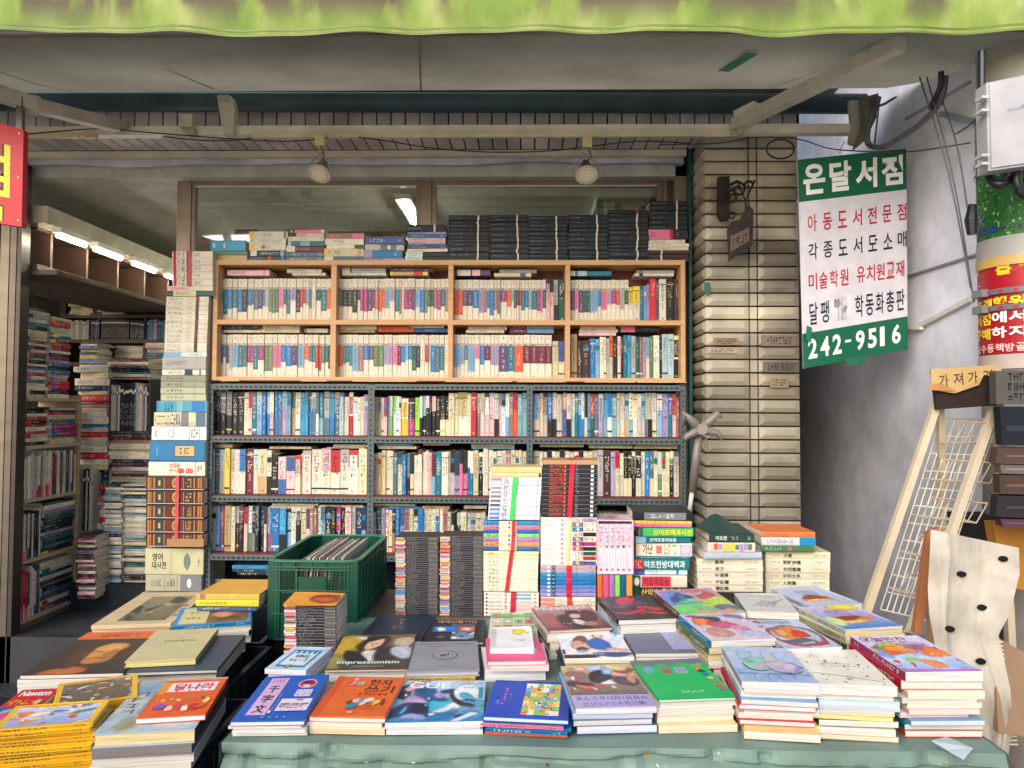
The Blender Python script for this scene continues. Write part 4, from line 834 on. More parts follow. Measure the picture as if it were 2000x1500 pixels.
# ------------------------------------------------------------------ stacks on top of the cabinet
ct = (380, 430, 3.846)
TOPS = [
 ('first', [(115,385,150,213,'c',(('r',0,.04,'b'),('e',.12,.03,.25,'w'),('e',.41,.03,.25,'w'))),(92,395,232,263,'g',(('r',0,.12,'k'),)),(98,395,264,296,'e',(('r',0,.1,'k'),))]),
 ('second', [(412,700,85,134,'w',(('r',0,.13,'y'),('g',.3,.65,6,'A'),('r',.9,.97,'A'))),(410,688,138,173,'w',(('g',.04,.14,2,'u'),('g',.25,.9,12,'A'))),(410,686,176,227,'w',(('r',0,.12,'y'),('g',.3,.6,5,'A'),('e',.4,.04,.3,'r'))),(412,684,228,268,'d',(('r',.03,.2,'w'),('g',.3,.8,8,'i'),('r',.85,.95,'L'))),(398,682,270,300,'d',(('g',.04,.4,8,'L'),('r',.54,.62,'r'),('r',.9,.96,'b')))]),
 ('third', [(712,970,72,101,'p',(('r',0,.15,'k'),('e',.06,.03,.3,'w'),('r',.93,1,'w'))),(715,968,98,121,'w',(('r',0,.2,'k'),('g',.25,.5,5,'k'))),(700,972,122,155,'w',(('g',.02,.1,2,'u'),('g',.3,.6,7,'e'),('r',.85,.95,'h'))),(700,974,156,192,'t',(('r',.35,.6,'q'),('r',0,.1,'Q'))),(690,970,194,236,'M',(('r',0,.23,'w'),('g',.25,.6,7,'e'))),(686,974,238,273,'s',()),(686,974,275,303,'s',())]),
 ('fourth', [(984,1272,97,136,'p',(('r',.0,.7,'n'),('g',.1,.4,8,'P'))),(980,1268,138,183,'w',(('g',.2,.5,7,'M'),)),(980,1272,185,213,'w',(('r',.76,1,'G'),('r',0,.04,'k'))),(976,1270,214,271,'x',(('r',0,.08,'y'),('g',.1,.18,2,'k'),('g',.25,.42,3,'k'),('r',.85,.95,'e'))),(976,1268,272,305,'s',(('r',0,.22,'w'),('r',.3,.7,'t'),('r',.75,.95,'u')))]),
 ('fifth', [(1284,1574,124,180,'u',()),(1280,1572,182,223,'h',(('r',.4,.8,'A'),('e',.62,.05,.4,'w'))),(1272,1558,226,281,'b',(('r',0,.22,'l'),('g',.8,.86,2,'w'))),(1270,1576,283,305,'l',())]),
 ('sixth', [(1588,1886,35,86,'K',(('g',.04,.4,10,'L'),('r',.7,.745,'w'))),(1604,1886,88,105,'l',()),(1604,1884,106,131,'b',()),(1608,1880,132,154,'P',()),(1610,1880,155,174,'P',()),(1606,1884,175,191,'b',()),(1604,1896,192,214,'v',()),(1600,1896,215,236,'w',()),(1590,1898,238,271,'k',(('r',0,.4,'i'),('g',.05,.35,7,'g',.1,.9))),(1586,1900,272,306,'k',(('r',0,.4,'i'),('g',.05,.35,7,'g',.1,.9)))])]
for nm, rows in TOPS:
    base = zz(509, CD); n_ = len(rows)
    for i, (x0, x1, y0, y1, col, art) in enumerate(rows):
        px0, px1 = ct[0]+x0/ct[2], ct[0]+x1/ct[2]
        if nm == 'sixth' and i: px0, px1 = px0-1, px1+1
        flat(px0, px1, ct[1]+y0/ct[2], ct[1]+(rows[i+1][2] if i+1 < n_ else 307)/ct[2], 3.83, col, art,
             f'{CN[col]} book, {od(i+1)} from the top of {nm} small pile on the oak cabinet', 'stacked book', 'small piles of mixed books on the oak cabinet', dep=.15, yawj=.04, hard=i % 3 == 0, name='stacked_book')
NAVY = [('first',22,330,195,540,11),('second',330,623,190,540,10),('third',624,918,200,540,12),('fourth',924,1222,190,540,11),('fifth',1222,1526,152,540,12)]
def navy(px0, px1, py0, py1, label, wl=.72, red=False):
    art = [('g', .05, rnd.uniform(.28, .5), rnd.randint(6, 11), 'L', .4, .62), ('g', .84, .95, 3, 'A', .45, .6), ('r', wl-.018, wl+.022, 'w' if not red else 'r')]
    flat(px0, px1, py0, py1, 3.83, 'K', art, label, 'hardback', 'navy black hardbacks with white labels on the oak cabinet', dep=.16, hard=True, jd=.006, yawj=.012, name='hardback')
for nm, x0, x1, y0, y1, n_ in NAVY:
    ws = [rnd.uniform(.7, 1.5) for _ in range(n_)]; tot = sum(ws); y = y0
    for i, w_ in enumerate(ws):
        h = (y1-y0)*w_/tot; sh = rnd.uniform(-4, 5)
        navy(c7[0]+(x0+sh)/c7[2], c7[0]+(x1+sh)/c7[2]-.4, c7[1]+y/c7[2], c7[1]+(y+h)/c7[2], f'navy black hardback, {od(i+1)} down in {nm} tall dark pile on the cabinet', .72, nm == 'fifth' and i == 0); y += h
for i in range(6): navy(c7[0]+1532/c7[2], c7[0]+1818/c7[2], c7[1]+(85+i*36)/c7[2], c7[1]+(85+(i+1)*36)/c7[2], f'navy black hardback, {od(i+1)} from the top of the right corner cabinet pile', .72)
for i, (x0, x1, y0, y1, col, art) in enumerate([(1525,1820,301,376,'k',(('r',0,.54,'p'),('g',.06,.2,3,'k'),('r',.54,.62,'r'),('g',.7,.9,2,'m'))),(1522,1800,377,403,'w',()),(1522,1830,404,428,'w',()),(1522,1826,429,456,'w',(('g',.2,.6,8,'g'),)),(1518,1830,458,484,'B',(('r',.32,.36,'w'),)),(1518,1822,485,512,'B',(('r',.32,.36,'w'),)),(1518,1826,513,540,'B',(('r',.32,.36,'w'),))]):
    flat(c7[0]+x0/c7[2], c7[0]+x1/c7[2], c7[1]+y0/c7[2], c7[1]+(y1 if i < 6 else 541)/c7[2], 3.83, col, art, f'{CN[col]} book, {od(i+7)} from the top of the right corner cabinet pile', 'stacked book', 'small piles of mixed books on the oak cabinet', dep=.15, name='stacked_book')
# ================================================================== TALL LEANING STACK LEFT OF THE RACK
o8 = (260, 470, 2.112); TD = 3.77
TG = 'books in the tall stack beside the steel rack'
def pxs(o, x0, x1, y0, y1): return (o[0]+x0/o[2], o[0]+x1/o[2], o[1]+y0/o[2], o[1]+y1/o[2])
def bundle(name, label, cat, o, rows, D, dep, strap=None, group=None, hard=False, kind='bound_book', pg=PG):
    """books tied together: one thing; strap = (x0 top, x1 bottom, width, colour) in crop pixels"""
    x0, x1, y0, y1 = rows[-1][:4]; q = pxs(o, x0, x1, y0, y1); t = thing(name, label, cat, X((q[0]+q[1])/2, q[3], D), group)
    for i, (a, e, c, d, col, art) in enumerate(rows): flat(*pxs(o, a, e, c, d), D, col, art, parent=t, dep=dep, name=kind, hard=hard, jd=.0015, pg=pg)
    if strap:
        for sx0, sx1, w, col in strap:
            ya, yb = rows[0][2]-2, rows[-1][3]+1; p0, p1 = X(o[0]+sx0/o[2], o[1]+ya/o[2], D), X(o[0]+sx1/o[2], o[1]+yb/o[2], D); w_ = w/o[2]/FPX*D; m_ = MB(); o_ = Vector((0, -.006, 0))
            N = 10; st = [p0+(p1-p0)*(i/N)+o_+Vector((rnd.uniform(-.0006,.0006), rnd.uniform(-.001,.001), 0)) for i in range(N+1)]
            for i in range(N): m_.face([st[i], st[i]+Vector((w_,0,0)), st[i+1]+Vector((w_,0,0)), st[i+1]], col, 'plastic')
            m_.face([st[0], st[0]+Vector((w_,0,0)), st[0]+Vector((w_,dep,0.001)), st[0]+Vector((0,dep,0.001))], col, 'plastic'); m_.link('strap', t)
    return t
bundle('book_bundle', 'five cream volumes bound by a red strap on top of the tall left stack', 'book bundle', o8, [(160+i*.5,328,43+i*28.8,43+(i+1)*28.8,'w',(('r',.03,.1,'r'),('g',.14,.2,1,'A'),('g',.24,.32,1,'k',.1,.9),('r',.36,.4,'B'),('g',.55,.7,5,'A'))) for i in range(5)], TD, .17, [(228,226,14,(196,44,66))], kind='bound_volume')
def tall(x0, x1, y0, y1, col, art, label, **k): flat(*pxs(o8, x0, x1, y0, y1), TD, col, art, label, 'reference book', TG, name='reference_book', dep=k.pop('dep', .18), **k)
tall(140,328,187,207,'w',(('r',0,.45,'P'),('g',.08,.45,6,'r')),'cream book with pale pink end, just below the strapped cream volumes')
tall(140,328,207,229,'G',(('r',.14,.64,'x'),('g',.18,.5,6,'k')),'green book with a rounded yellow title panel in the tall left stack')
bundle('book_bundle', 'twelve slim cream volumes with a maroon stripe in the middle of the tall left stack', 'book bundle', o8, [(137-i*.8,312-i*.9,230+i*19.2,230+(i+1)*19.2,'w',(('g',.04,.4,rnd.randint(5,7),'k'),('g',.5,.62,4,'A'),('r',.7,.78,'M' if i in (0,1,5,6,7,8) else 'B'),('g',.92,.96,1,'r'))) for i in range(12)], TD, .16, None, kind='bound_volume')
tall(125,302,460,479,'i',(('r',0,.4,'L'),('g',.6,.9,5,'A')),'thin icy white book with a pale blue end under the twelve cream volumes')
tall(120,300,479,531,'a',(('g',.08,.6,12,'A',.35,.7),('r',.8,.805,'A')),'thick lavender grey book in the tall left stack')
tall(120,300,532,555,'w',(('g',.14,.45,5,'k'),('r',.52,.7,'d'),('r',.85,.9,'A')),'cream book with a dark title block under the thick lavender grey book')
for i, (y0, y1, c) in enumerate(((556,581,(146,146,126)),(581,606,(150,148,128)),(606,632,(180,186,160)),(632,661,(178,182,156)))):
    tall(116-i,300,y0,y1,c,(('g',.12,.5,4,'k',.35,.7),('r',.75,.755,'A')),f'{"olive grey" if i<2 else "pale sage"} book, {od(i+1)} of the four plain ones in the tall left stack')
tall(95,305,661,707,(60,160,190),(('r',.0,.04,'b'),('g',.13,.35,3,'b',.1,.9),('r',.4,.52,'q'),('r',.7,.95,'b')),'rounded sky blue book sticking out of the tall left stack')
tall(85,302,708,766,'h',(('r',0,.35,'x',0,1),('g',.02,.33,9,'A',.1,.8),('g',.33,.5,4,'k',.1,.9),('r',.52,.66,'A'),('r',.68,.78,'x'),('r',.8,.98,'s'),('g',.05,.95,22,'A',.05,.3)),'patterned beige book with grey and yellow blocks in the tall left stack')
tall(75,302,767,823,(206,220,226),(('r',.69,.695,'k'),('g',.72,.85,3,'k',.15,.85),('r',.87,.875,'k'),('e',.36,.06,.36,'a'),('e',.36,.045,.27,(206,220,226)),('g',.06,.1,2,'k')),'pale icy blue encyclopedia with a round seal in the tall left stack')
tall(68,298,825,911,(24,110,160),(('r',.02,.98,(28,118,170),.08,.92),('r',.45,.82,'K',.22,.8),('r',.46,.81,'e',.26,.76),('g',.54,.72,3,'K',.36,.66),('g',.1,.16,1,'L')),'thick blue slipcased book with a gold title label in the tall left stack')
tall(62,296,912,970,'w',(('g',.35,.5,3,'r',.2,.5),('t',.37,.56,'大百科','r',.55,.9),('t',.5,.8,'事典','r',.15,.55),('r',.83,.84,'A'),('g',.86,.95,2,'A')),'white dictionary with red hanja title above the gilt leather volumes')
GA = lambda cut: (('r',0,1,(206,196,184),.0,.05),('r',0,1,(30,20,20),.93,1),('r',0,.02,'B'),('r',.03,.06,(180,130,60),.1,.9),('r',.075,.09,(180,130,60),.1,.9),('r',.13,.15,(190,144,66),.1,.9),('r',.17,.3,(26,56,70),.08,.9),('r',.215,.25,(206,170,80),.3,.7),('r',.31,.325,(180,130,60),.1,.9),('e',.5,.05,.36,(200,154,70)),('e',.5,.03,.22,(150,100,50)),('r',.645,.655,(190,150,70),.1,.9),('r',.67,.8,'B',.1,.9),('g',.68,.79,3,(206,164,74),.15,.85),('r',.83,.845,(196,154,70),.1,.9),('r',.9,.93,(180,130,60),.1,.9),('r',.945,.97,(180,130,60),.1,.9))
bundle('book_bundle', 'five maroon leather volumes with gilt bands tied by a red strap', 'book bundle', o8, [(52+(1 if i<3 else 0),292,972+i*58.6,972+(i+1)*58.6-3,(96,26,36),GA(i)) for i in range(5)], TD-.02, .2, [(178,172,15,(206,70,80))], hard=True, kind='bound_volume')
b = MB(); a, e = X(o8[0]+140/o8[2], o8[1]+1262/o8[2], TD-.03), X(o8[0]+292/o8[2], o8[1]+1230/o8[2], TD-.03); b.box(a.x, e.x, a.y-.004, a.y-.001, a.z, e.z, (176,138,100), 'board'); tag(b.link('card_label'), 'brown card slipped over the lowest of the gilt leather volumes', 'card')
tall(48,290,1270,1378,(200,196,156),(('t',.12,.30,'영어','k',.52,.82),('t',.12,.36,'대사전','k',.22,.5),('r',.44,.445,'A'),('e',.72,.06,.3,'g'),('e',.72,.03,.36,'A'),('g',.9,.94,1,'A')),'thick olive cream dictionary near the bottom of the tall left stack', hard=True)
tall(50,282,1380,1446,(176,176,150),(('r',.62,1,'A'),('g',.1,.3,5,'A'),('r',.34,.345,'k'),('g',.38,.52,3,'k'),('r',.56,.565,'k'),('e',.78,.04,.3,'w')),'rounded olive book with a charcoal end at the foot of the tall left stack', hard=True)
b = MB(); a = X(280, 1156, TD); e = X(410, 1156, TD); b.box(a.x, e.x, TD-.02, TD+.25, a.z-.02, a.z-.0005, (170,164,150), 'metal_paint')
for x_ in (a.x+.005, e.x-.03): b.box(x_, x_+.02, TD, TD+.02, FZ, a.z-.02, (60,60,64), 'metal_paint'); b.box(x_, x_+.02, TD+.2, TD+.22, 0, a.z-.02, (60,60,64), 'metal_paint')
tag(b.link('low_stand'), 'low metal stand holding up the tall left stack of reference books', 'stand')
# ================================================================== LEFT INTERIOR
# bookcase against the inner left wall, seen end on
BCX = -2.75
BC = thing('bookcase', 'cream bookcase full of leaning books just inside the shop door', 'bookcase', (BCX-.12, 4.25, FZ))
def zi(py, px=40): return XW(px, py, BCX).z
y0_, y1_ = 4.02, XW(152, 950, BCX).y
shz = [zi(1213), zi(1097), zi(978), zi(872), zi(776)]
b = MB(); b.box(BCX-.26, BCX, y0_-.03, y0_-.005, FZ, shz[4]+.02, (190,172,142), 'wood'); b.link('end_panel', BC)
b = MB(); b.box(BCX-.26, BCX, y1_+.002, y1_+.02, FZ, shz[4]+.02, (180,160,132), 'wood'); b.link('end_panel', BC)
for i, z in enumerate(shz): b = MB(); b.box(BCX-.26, BCX+.01, y0_-.004, y1_, z-.018, z, (190,172,142), 'woodh'); b.link('shelf', BC)
b = MB(); b.box(BCX-.26, BCX+.0, y0_, y1_, FZ, shz[0]-.02, (120,104,84), 'wood'); b.link('plinth', BC)
IG = 'books in the cream bookcase inside the door'
def side_up(y, dy, z, h, col, label, dep=.2, x=BCX-.008):   # standing, spine towards the room (+x)
    mb = bookmesh(frame((x, y, z), (0,0,1), (-1,0,0), (0,1,0)), h, dep, dy, jit(col), pg=PG)
    d = Dr(mb, (x, y, z), (0, dy, 0), (0, 0, h), seed=rnd.randint(0,999)); tc_ = 'w' if lum(col) < .5 else 'k'
    if rnd.random() < .5: d.rect(0, .0, 1, rnd.uniform(.15, .3), jit(rnd.choice('prutGw')))
    d.gl(.3, .45, .7, .9, 6, PAL[tc_], True); tag(mb.link('paperback' if rnd.random() < 0 else 'softcover_book'), label, 'softcover book', IG)
def side_flat(y0, y1, z, t, col, label, dep=.17, x=BCX-.008, name='softcover_book', cat='softcover book', grp=IG, jit_=.01):
    x += rnd.uniform(-jit_, jit_); y0 += rnd.uniform(-jit_, jit_)
    mb = bookmesh(frame((x, y0, z), (0,1,0), (-1,0,0), (0,0,1)), y1-y0, dep, t-.0004, jit(col), pg=jit(PG, .08))
    d = Dr(mb, (x, y0, z), (0, y1-y0, 0), (0, 0, t), seed=rnd.randint(0,999)); tc_ = 'w' if lum(col) < .5 else 'k'
    if rnd.random() < .4: d.rect(0, 0, rnd.uniform(.15,.3), 1, jit(rnd.choice('prutGwyk')))
    d.gl(.1, .25, rnd.uniform(.4,.7), .75, 7, PAL[tc_]); tag(mb.link(name), label, cat, grp)
MIX = 'wwxhwPLbtnMkdsaGurwxhv'
def fill_flat(y0, y1, z0, z1, where, x=BCX-.008, dep=.17, tmin=.010, tmax=.026, cols=MIX, grp=IG, jit_=.012):
    z = z0; L_ = []
    while z < z1-tmin: t = min(rnd.uniform(tmin, tmax), z1-z); L_.append((z, t, rnd.choice(cols))); z += t
    for i, (z, t, c) in enumerate(L_): side_flat(y0+rnd.uniform(0,.02), y1-rnd.uniform(0,.02), z, t, c, f'{CN[c]} book, {od(i+1)} up in the {where}', dep=dep, x=x, grp=grp, jit_=jit_)
def fill_up(y0, y1, z, hmax, where, cols=MIX):
    y = y0; i = 0
    while y < y1-.008: dy = min(rnd.uniform(.01, .026), y1-y); c = rnd.choice(cols); i += 1; side_up(y, dy-.0005, z+.0005, hmax*rnd.uniform(.84, 1), c, f'{CN[c]} book, {od(i)} from the door side, {where}'); y += dy
ym = y0_+(y1_-y0_)*.33
fill_up(y0_, ym, shz[0], .28, 'bottom shelf of the cream bookcase', 'rGwP'); fill_flat(ym+.01, y1_-.01, shz[0]+.001, shz[1]-.05, 'pile on the bottom bookcase shelf', cols='kdsxBwwv')
fill_up(y0_, ym, shz[1], .28, 'second shelf of the cream bookcase', 'kwPw'); fill_flat(ym+.01, y1_-.01, shz[1]+.001, shz[2]-.04, 'pile on the second bookcase shelf', cols='wwskdtGl')
fill_up(y0_, y1_-.01, shz[2], .26, 'middle shelf of the cream bookcase', 'PwMgGiwwvMaxhh')
fill_flat(y0_, y0_+.2, shz[3]+.001, shz[4]-.05, 'left pile on the top inner bookcase shelf', cols='xwkhr'); fill_flat(y0_+.22, y1_-.01, shz[3]+.001, shz[4]-.05, 'right pile on the top inner bookcase shelf', cols='wxmdsh')
# piles standing on the bookcase
zt = shz[4]+.001; z2 = XW(60, 598, BCX).z
fill_flat(y0_-.02, y0_+.18, zt, z2, 'near pile on top of the cream bookcase', cols='wwxmkahwxsdwLMGwc', dep=.19)
fill_flat(y0_+.20, y0_+.40, zt, XW(110, 618, BCX).z, 'far pile on top of the cream bookcase', cols='wxPrdwGutlwwhxM', dep=.19)
# back shelving and books
BK_D = 5.55
BS = thing('back_shelving', 'dark shelving full of black and white volumes at the back of the shop', 'shelf', X(220, 700, BK_D))
b = MB()
for px in (126, 194, 284, 335): a = X(px, 600, BK_D); b.box(a.x-.01, a.x+.01, BK_D, BK_D+.25, FZ, zz(560,BK_D), (60,44,40), 'wood')
b.link('upright', BS)
for py in (618, 667, 712):
    b = MB(); b.box(X(120,py,BK_D).x, X(340,py,BK_D).x, BK_D-.005, BK_D+.25, zz(py+4,BK_D), zz(py-3,BK_D), (90,72,62), 'woodh'); b.link('shelf', BS)
def fr_up(px0, px1, py0, py1, D, cols, n_, where, grp, vary=.1):
    w = (px1-px0)/n_; z = zz(py1, D); H = zz(py0, D)-z
    for i in range(n_):
        c = cols[i % len(cols)]
        a, q = X(px0+w*i, 700, D).x, X(px0+w*(i+1), 700, D).x
        def deco(d): d.rect(0, .8, 1, .86, PAL['w'] if lum(c) < .5 else PAL['A']); d.gl(.3, .1, .7, .6, 4, PAL['w' if lum(c) < .5 else 'A'], True)
        upright(a, q-.001, z, H*(1-rnd.uniform(0, vary)), D, .17, c if isinstance(c, tuple) else jit(c), 'bound_volume', deco, f'{CN[c]} volume, {od(i+1)} from left, {where}', 'bound volume', grp)
BG = 'volumes on the back shelving inside the shop'
fr_up(130,172,626,664,BK_D-.01,'ahwahwa',12,'pale set on the back shelving',BG)
fr_up(196,251,624,664,BK_D-.01,'K',20,'black set on the back shelving',BG,.02)
fr_up(176,193,624,664,BK_D-.01,'dKs',4,'left of the black set on back shelving',BG); fr_up(253,281,626,664,BK_D-.01,'dKdKt',6,'right of the black set on back shelving',BG)
fr_up(286,322,624,664,BK_D-.01,'bLcPbt',8,'right end of the back shelving',BG); fr_up(286,322,672,708,BK_D-.01,'GMxhs',6,'lower right compartment of the back shelving',BG)
def piles(px0, px1, py0, py1, D, cols, where, grp, tpx=6.0, dep=.2, jd=.02, name='stacked_book', cat='stacked book', yj=.12):
    y = py1; L_ = []
    while y > py0+2: t = min(rnd.uniform(.6, 1.4)*tpx, y-py0); L_.append((y-t, y)); y -= t
    for i, (a, e) in enumerate(L_):
        c = cols[i % len(cols)] if rnd.random() < .7 else rnd.choice(cols); s_ = rnd.uniform(-.04, .04)*(px1-px0)
        flat(px0+s_, px1+s_*.6, a, e, D, c, (), f'{CN[c]} book, {od(i+1)} up in the {where}', cat, grp, dep=dep, name=name, jd=jd, yawj=yj)
PGp = 'book piles heaped inside the shop'
piles(156,190,668,710,5.3,'dKyLdyuwd','blue and yellow pile on the back shelving',PGp,5); piles(134,178,592,616,BK_D,'xwhx','cream pile on the top back shelf',PGp,6); piles(190,240,600,616,BK_D,'whaL','pale pile on the top back shelf',PGp,4)
piles(224,278,675,712,BK_D,'whLwxh','pale pile on the lower back shelf',PGp,5)
piles(150,212,712,1175,4.7,'hwxnMrGdkxhwwanxht','tall heap just right of the cream bookcase',PGp,10,yj=.2)
piles(212,292,700,742,4.75,'MwtKdnw','small heap on the dark magazine box',PGp,6)
piles(214,294,842,946,4.7,'dwstnhkMdGwe','heap between the magazine box and the grey magazines',PGp,6,yj=.15)
piles(276,300,744,846,4.9,'MmMrPMw','maroon pile behind the blue slipcase',PGp,6)
piles(286,330,668,760,5.0,'hwsxaPw','pale pile glimpsed left of the lavender grey book',PGp,6)
piles(204,238,946,1140,4.5,'hLasahwk','left grey magazine column inside the door',PGp,4.2,yj=.05,name='magazine',cat='magazine'); piles(238,286,946,1140,4.52,'dxhkhwat','right grey magazine column inside the door',PGp,4.2,yj=.05,name='magazine',cat='magazine')
piles(152,186,1046,1170,4.35,'MkwvMwkP','purple and white column beside the bookcase foot',PGp,4.5,yj=.04)
b = MB(); a, e = X(212, 845, 4.66), X(294, 740, 4.66); b.box(a.x, e.x, 4.66, 4.9, a.z-.01, a.z, (40,44,52), 'plastic')
for x_ in (a.x, e.x-.006): b.box(x_, x_+.006, 4.66, 4.9, a.z, e.z, (52,58,66), 'plastic')
b.box(a.x, e.x, 4.654, 4.66, e.z-.004, e.z+.006, (96,102,106), 'plastic'); b.box(a.x+.006, e.x-.006, 4.89, 4.9, a.z, e.z, (40,44,52), 'plastic'); tag(b.link('magazine_box'), 'dark plastic box of upright grey and black magazines inside the shop', 'box')
fr_up(215,292,748,844,4.67,'ahhaAhkdKkKKdKs',22,'dark magazine box inside the shop','upright magazines in the dark box',.1)
b = MB(); a = X(200,1142,4.45); b.box(a.x-.25, a.x+.7, 4.45, 5.2, FZ+.001, a.z-.001, (36,40,46), 'matte'); tag(b.link('low_platform'), 'low dark platform under the grey magazines inside the door', 'platform')
fr_up(152,188,918,1040,4.62,'hkhaAk',10,'upright row under the tall heap',PGp)
# cardboard box and things behind the upper glass
b = MB(); a, e = X(458, 520, 4.2), X(502, 448, 4.2); b.box(a.x, e.x, 4.2, 4.4, a.z, e.z, (134,100,84), 'board'); b.box(X(640,520,4.2).x, X(792,520,4.2).x, 4.2, 4.4, a.z, X(700,452,4.2).z, (120,84,76), 'board'); tag(b.link('cardboard_box'), 'brown cardboard boxes behind the glass above the small piles', 'box')
for i, (px0, px1, py, c) in enumerate(((1166,1178,366,'t'),(1184,1200,366,'h'),(1204,1216,366,'s'),(1226,1240,366,'x'),(1246,1256,366,'h'),(1262,1290,366,'B'))):
    b = MB(); b.box(X(px0,400,4.25).x, X(px1,400,4.25).x, 4.25+.03*i, 4.28+.03*i, 2.2, X(px0,py,4.25).z, jit(c), 'matte'); tag(b.link('fabric_strip'), f'{CN[c]} strip, {od(i+1)} from left, hanging behind the glass above the black books', 'strip')
# ================================================================== TALL STACKS AT THE BACK OF THE TABLE
c3 = (940, 880, 4.687); SD = 2.72
def T_(x0, x1, y0, y1): return pxs(c3, x0, x1, y0, y1)
flat(*T_(90,548,150,206), SD, (232,206,140), (('r',.3,.31,'x'),), 'yellowed fore edge book, upper of two lying on the green strapped bundle', 'book', None, name='softcover_book', dep=.14, yawj=.06)
flat(*T_(108,540,206,240), SD, (228,200,150), (('r',.97,1,'k'),), 'yellowed book, lower of two lying on the green strapped bundle', 'book', None, name='softcover_book', dep=.13)
bundle('book_bundle', 'white comic set bound by a bright green strap', 'book bundle', c3, [(88-i*3,552-i*2.4,243+i*39.2,243+(i+1)*39.2,(226,224,238),(('r',.02,.22,[(220,120,140),(200,200,206),(150,152,158),(150,152,158),(120,124,130),(110,112,120),(84,90,104),(110,140,190),(100,150,210),(90,120,190)][i],.22,.78),('r',.21,.215,'A'),('g',.26,.36,2,'k',.1,.9),('g',.46,.7,9,'a',.4,.6),('r',.93,.935,'k'))) for i in range(10)], SD, .128, [(290,258,42,(60,214,92))], kind='comic_volume')
RB = [(36,140,190),(232,110,150),(20,110,170),(150,214,120),(180,130,190),(240,150,80),(40,120,180)]
bundle('book_bundle', 'seven rainbow coloured slim books bound by a red strap', 'book bundle', c3, [(22-i*.5,528,645+i*38.6,645+(i+1)*38.6,RB[i],(('r',.28,.6,'w'),('g',.04,.27,4,'k',.25,.75),('g',.3,.42,5,'A',.3,.7),('e',.465,.02,.32,['o','t','y','s','t','r','z'][i]),('g',.56,.62,2,'k',.1,.9),('g',.88,.95,2,'d'))) for i in range(7)], SD, .128, [(282,270,30,(206,46,64))], kind='comic_volume')
bundle('book_bundle', 'ten creamy yellow volumes bound by a red strap', 'book bundle', c3, [(20,524-i,922+i*36.8,922+(i+1)*36.8,(240,222,184) if i<2 else (236,228,204),(('g',.09,.27,3,'k',.22,.78),('g',.84,.88,1,'h'),('g',.91,.935,1,'k'))) for i in range(10)], SD, .128, [(262,214,34,(196,44,60))], kind='comic_volume')
bundle('book_bundle', 'cream comic set with brown dots and red strap at the foot of the stack', 'book bundle', c3, [(24,526,1300+i*33.4,1300+(i+1)*33.4,(232,222,206),(('e',.05,.018,.3,'B'),('g',.09,.34,6,'A',.25,.75),('g',.37,.44,1,'t',.05,.95),('r',.56,.86,'L' if i<2 else 'P',.15,.8),('e',.93,.014,.25,'n'))) for i in range(7)], SD, .128, [(272,262,44,(196,44,60))], kind='comic_volume')
# box of black volumes with a cardboard lid
bb = bundle('book_bundle', 'tall set of black comic volumes with a cardboard top tied by red tape', 'book bundle', c3, [(562-i,1066-i*.8,126+i*40.3,126+(i+1)*40.3,(34,34,44),(('r',.13,.2,(160,60,40),.2,.8),('g',.2,.38,5,'o',.1,.9),('g',.22,.36,4,'r',.2,.8),('e',.41,.02,.35,'o'),('g',.6,.66,2,'L',.1,.9),('r',.88,.93,'i',.2,.8),('r',0,1,(150,140,140),.93,1))) for i in range(12)], SD, .13, [(812,784,44,(206,24,56))], kind='comic_volume')
b = MB(); a, e = X(*[c3[0]+560/c3[2], c3[1]+126/c3[2]], SD), X(c3[0]+1066/c3[2], c3[1]+126/c3[2], SD); b.box(a.x, e.x, SD-.002, SD+.135, a.z+.0005, a.z+.016, (190,150,110), 'board'); b.link('cardboard_lid', bb)
b = MB(); mx_ = X(c3[0]+830/c3[2], 890, SD).x; zl = a.z+.017
b.box(mx_-.006, mx_+.006, SD-.002, SD+.13, zl, zl+.001, (206,30,56), 'plastic'); b.face([(a.x, SD+.03, zl+.001), (e.x, SD+.045, zl+.001), (e.x, SD+.055, zl+.001), (a.x, SD+.042, zl+.001)], (206,60,50), 'plastic')
b.prism([(mx_, SD+.03, zl), (mx_+.014, SD+.03, zl+.012), (mx_+.03, SD+.035, zl+.016), (mx_+.03, SD+.035, zl+.008), (mx_+.012, SD+.03, zl+.001)], (0,.012,0), (206,24,50), 'plastic'); b.link('bow', bb)
PC = [('P','l'),('A','w'),('b','w'),('h','k'),('A','h'),('m','m'),('n','k'),('P','G'),('w','r'),('A','u')]
bundle('book_bundle', 'cream comic set with picture ends bound by a pale yellow strap', 'book bundle', c3, [(548-i*.3,1056,612+i*43.8,612+(i+1)*43.8,(240,232,224),(('r',.565,.78,PC[i][0],.05,.95),('r',.76,.99,PC[i][1],.08,.9),('e',.66,.04,.35,'w'),('g',.6,.95,6,'k',.2,.8),('g',.05,.3,7,'h',.25,.75),('r',.36,.395,(206,110,120),.28,.72),('g',.42,.48,2,'h'))) for i in range(10)], SD, .128, [(802,770,26,(224,222,150))], kind='comic_volume')
BL = [(214,150,160),(150,170,200),(60,130,190),(20,124,196),(20,120,190),(90,130,200),(130,128,200),(150,140,196)]
bundle('book_bundle', 'blue to purple comic set bound by a red strap above the cream pair', 'book bundle', c3, [(542,1048,1052+i*35.8,1052+(i+1)*35.8,BL[i],(('e',.15,.03,.3,'i'),('r',.2,.27,'K',.08,.92),('r',.215,.255,'L',.3,.7),('r',.655,.66,'K'),('g',.88,.95,2,'d'))) for i in range(8)], SD, .128, [(780,776,44,(206,28,56))], kind='comic_volume')
